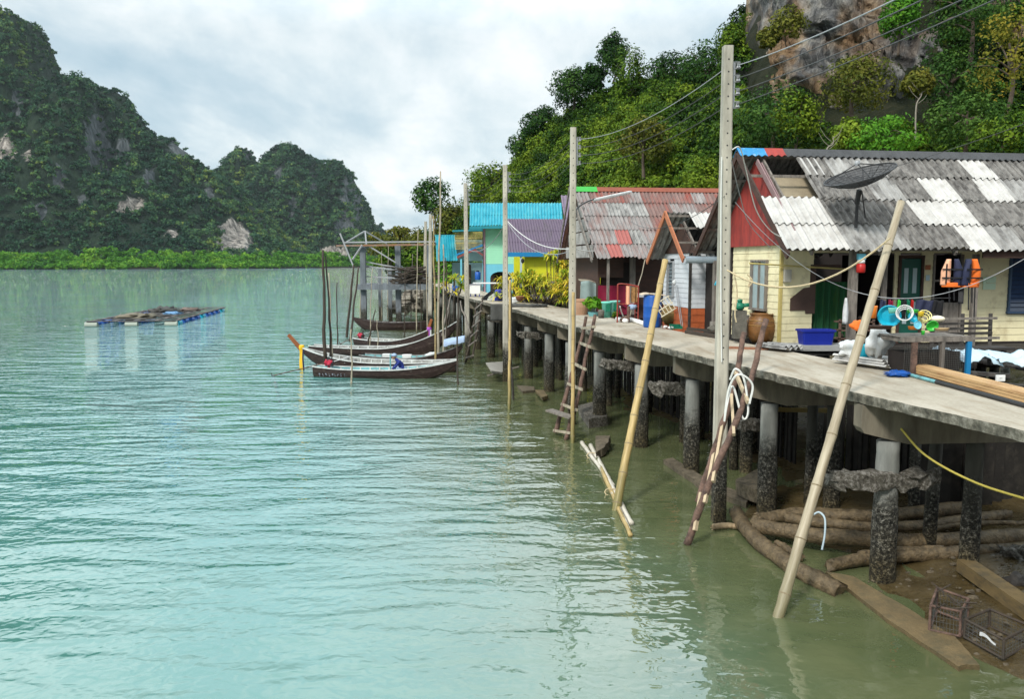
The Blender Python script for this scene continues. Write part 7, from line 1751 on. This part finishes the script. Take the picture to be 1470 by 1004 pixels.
def meshmat():
    m, nt = newmat('dish_mesh'); b = N(nt, 'ShaderNodeBsdfPrincipled'); b.inputs['Base Color'].default_value = (.03, .03, .032, 1); b.inputs['Roughness'].default_value = .6
    t = N(nt, 'ShaderNodeBsdfTransparent'); x = N(nt, 'ShaderNodeMixShader'); x.inputs[0].default_value = .8; o_ = N(nt, 'ShaderNodeOutputMaterial'); Lk(nt, t.outputs[0], x.inputs[1]); Lk(nt, b.outputs[0], x.inputs[2]); Lk(nt, x.outputs[0], o_.inputs[0]); return m
mb = MB(); n = 36
rr_ = [.02, .2, .4, .6, DR]; mb.lathe([(r, dz(r)) for r in rr_], n, M=tilt, close=False); mb.build('mesh_bowl', meshmat(), root, True)
mb = MB(); mb.tube([(0, 0, -.15), (0, -.02, .45), (0.02, -.12, .66)], .04, 8); mb.tube([(0, 0, .4), (.0, -.1, .72)], .06, 8); mb.tube([(.25, .1, .1), (.02, -.2, .68)], .015, 5); mb.build('mast', m_blackmetal, root)
f_ = tilt @ Vector((0, 0, .52)); mb = MB()
for a in (.4, 2.5, 4.6): mb.tube([tilt @ Vector((DR * .95 * math.cos(a), DR * .95 * math.sin(a), dz(DR * .95))), f_], .012, 5)
mb.build('feed_struts', m_blackmetal, root); mb = MB(); mb.lathe([(.05, -.05), (.06, 0), (.05, .06)], 10, tuple(f_)); mb.build('feed_horn', m_greymetal, root)
# fire extinguisher like red lamp hung on post
q = P(1236, 378, 19.3); root = thing('red_water_filter', 'small red and white container hanging on the porch post', 'container', q)
mb = MB(); mb.lathe([(.08, -.22), (.1, -.2), (.1, -.03), (.06, .0)], 14); mb.build('red_body', m_redplastic, root, True); mb = MB(); mb.lathe([(.085, .0), (.085, .07), (.05, .08)], 14); mb.build('white_neck', m_whitepaint, root, True); mb = MB(); mb.box((0, 0, .15), (.17, .1, .13)); mb.build('blue_label_box', m_lightblue, root)
# clothes on the porch line
for (px, w_, h_, m, lb) in ((1268, .12, .42, m_navycloth, 'dark blue shirt hanging under the porch left of the others'), (1279, .1, .40, m_maroon, 'dark maroon shirt hanging on the porch line'), (1291, .05, .42, m_greenplastic, 'narrow bright green garment hanging on the porch line'), (1299, .07, .42, m_blackcloth, 'black garment hanging between the green and red ones'), (1304, .05, .40, m_darkgreen, 'dark green garment hanging beside the green door'), (1310, .045, .40, m_redplastic, 'narrow red garment hanging beside the green door'), (1328, .38, .34, m_navycloth, 'wide charcoal trousers hanging before the green door'), (1345, .3, .5, m_blackcloth, 'black cloth hanging right of the charcoal trousers')):
    c = P(px, 431, 18.9); mb = MB(); mb.grid(lambda u, v: ((u - .5) * w_ * (1 + .1 * v), .03 * math.sin(u * 12 + v * 3), -h_ * v + .015 * math.sin(u * 6)), 12, 8, thick=(0, .01, 0)); solo('hanging_garment', mb, m, lb, 'garment', 'clothes hanging under the porch', True, c)
mb = MB(); mb.tube([P(1256, 430, 18.9), P(1365, 428, 18.9)], .008, 5); solo('clothes_rail', mb, m_wire, 'thin rail holding the clothes under the porch', 'rail')
for (px, py, w_, h_, m, lb) in ((1031, 400, .09, .34, m_pinkcloth, 'small pink white cloth hanging in the dark window of the grey house'), (1215, 440, .14, .6, m_whitesack, 'pale cloth hanging beside the porch post')):
    c = P(px, py - 12, 23.8 if px < 1100 else 19.2); mb = MB(); mb.grid(lambda u, v: ((u - .5) * w_ * (.4 + 1.2 * v * (1.4 - v)), .02 * math.sin(u * 8), -h_ * v), 8, 8, thick=(0, .01, 0)); solo('hanging_cloth', mb, m, lb, 'cloth', None, True, c)
# life jackets
def jacket(label, px, m1, m2, Y, rz, straps):
    c = P(px, 372, Y); root = thing('life_jacket', label, 'life jacket', c, rz, 'life jackets hanging from the porch fascia')
    for sgn in (-1, 1):
        mb = MB()
        def f(u, v, sgn=sgn):
            w0 = .05 + .135 * min(1, v * 1.6 + .25); x = sgn * (.03 + w0 * u); return (x, -.05 * math.sin(math.pi * u) - .03 * math.sin(math.pi * min(1, v * 1.1)), -.56 * v)
        mb.grid(f, 10, 14, thick=(0, .07, 0)); mb.build('front_panel', m1 if sgn < 0 else m2, root, True)
    mb = MB()
    for z in (-.22, -.40): mb.bar((-.2, -.085, z), (.2, -.085, z), .012, .03)
    mb.bar((-.12, -.095, -.1), (-.12, -.085, -.52), .03, .012); mb.build('belt', m_blackcloth, root)
    mb = MB(); mb.grid(lambda u, v: (-.19 + .38 * u, -.02 - .05 * math.sin(u * 3.14), -.50 - .1 * v), 10, 4, thick=(0, .08, 0)); mb.build('hem', m_orangecloth, root, True)
    for (x, l) in straps:
        mb = MB(); mb.bar((x, -.05, -.58), (x + .02, -.05, -.58 - l), .028, .008, up=(0, 1, 0)); mb.build('strap', m_blackcloth, root)
jacket('peach and navy life jacket with black straps hanging from the porch fascia', 1368, m_peachcloth, m_navycloth, 17.9, R(-20), ((-.05, .34), (.04, .3)))
jacket('navy and orange life jacket hanging right of the peach one', 1396, m_navycloth, m_orangecloth, 17.8, R(15), ((-.1, .5), (.06, .72), (-.02, .35)))
c = P(1381, 408, 17.9); mb = MB(); mb.grid(lambda u, v: (-.06 + .12 * u, .02 * math.sin(u * 7), -.42 * v), 6, 6, thick=(0, .01, 0)); solo('hanging_garment', mb, mat('dark_grey_cloth', (.05, .05, .052), .85, .3, 4), 'dark grey cloth hanging below the life jackets', 'garment', None, True, c)
# end of the pier: low trees, flat crowned tree
tree('shore_tree', 'dark tree on the shore beside the last concrete pole', 622, 285, 120, 3.2, B(622, 330, 121, -4), m_leaf_deep, .5, 40, 40, .26, None, .85, 0, 'trees on the shore at the far end of the pier')
tree('shore_tree', 'low olive tree behind the tall slender mooring pole', 650, 318, 112, 2.8, B(650, 350, 113, -3), m_leaf_olive, .3, 40, 40, .25, None, .8, 0, 'trees on the shore at the far end of the pier')
tree('shore_tree', 'flat crowned tree with a dark slanting branch behind the platform', 572, 330, 118, 1.8, B(585, 372, 119, -4), m_leaf_olive, .6, 14, 22, .24, .16, .45, .3, 'trees on the shore at the far end of the pier')
for (px, py, Y, r, ml, ti, lb) in ((545, 352, 125, 2.6, m_leaf_olive, .4, 'olive bush-like tree left behind the platform'), (575, 352, 118, 2.8, m_leaf_olive, .5, 'brownish olive tree behind the middle of the platform'), (604, 352, 112, 2.7, m_leaf_olive, .45, 'olive tree behind the right of the platform'), (595, 372, 100, 2.0, m_leaf_near, .5, 'lower green tree behind the wood heap'), (560, 376, 112, 2.2, m_leaf_near, .4, 'dark lower tree behind the platform handrail'), (628, 380, 92, 1.9, m_leaf_near, .6, 'green tree left of the turquoise panel'), (640, 395, 84, 1.5, m_leaf_bright, .4, 'green shrubby tree under the turquoise panel')):
    tree('shore_tree', lb, px, py, Y, r, B(px, py, Y + .5, -r * 1.6), ml, ti, 32, 36, .23, None, .8, 0, 'trees on the shore at the far end of the pier')

for (px, py, px1, py1, Y, lb) in ((1316, 168, 1322, 118, 48.5, 'pale bare forked stem standing at the foot of the cliff'), (1186, 226, 1196, 196, 46, 'pale crooked bare branch left of the brightest green tree')):
    a = P(px, py, Y); c = P(px1, py1, Y); root = thing('bare_tree', lb, 'tree', a); d = c - a; mb = MB()
    mb.tube(bez([(0, 0, -1.5), d * .3 + Vector((-.1, 0, 0)), d * .65 + Vector((.12, 0, 0)), d], 6), [.055 * (1 - .7 * i / 18) for i in range(19)], 6)
    for k in range(5):
        s0 = d * (.4 + .12 * k); mb.tube(bez([s0, s0 + Vector((.35 * (-1) ** k, 0, .3)), s0 + Vector((.6 * (-1) ** k, .1, .75))], 4), [.02 * (1 - .7 * i / 8) for i in range(9)], 5)
    mb.build('trunk', mat('pale_bark', (.26, .235, .19), .85, .25, 4), root, True)

# ================================================================ humid air between the near village and the far hills
mb = MB(); mb.box((0, 1240, 187), (3800, 2700, 380)); hz = mb.build('haze', [])
m, nt = newmat('haze_air'); pv_ = N(nt, 'ShaderNodeVolumePrincipled'); pv_.inputs['Color'].default_value = (.80, .90, .95, 1); pv_.inputs['Density'].default_value = .00004; pv_.inputs['Anisotropy'].default_value = .2
o_ = N(nt, 'ShaderNodeOutputMaterial'); Lk(nt, pv_.outputs[0], o_.inputs['Volume']); hz.data.materials.append(m)
tag(hz, 'thin pale haze in the air over the bay', kind='stuff')
scene.cycles.volume_bounces = 1
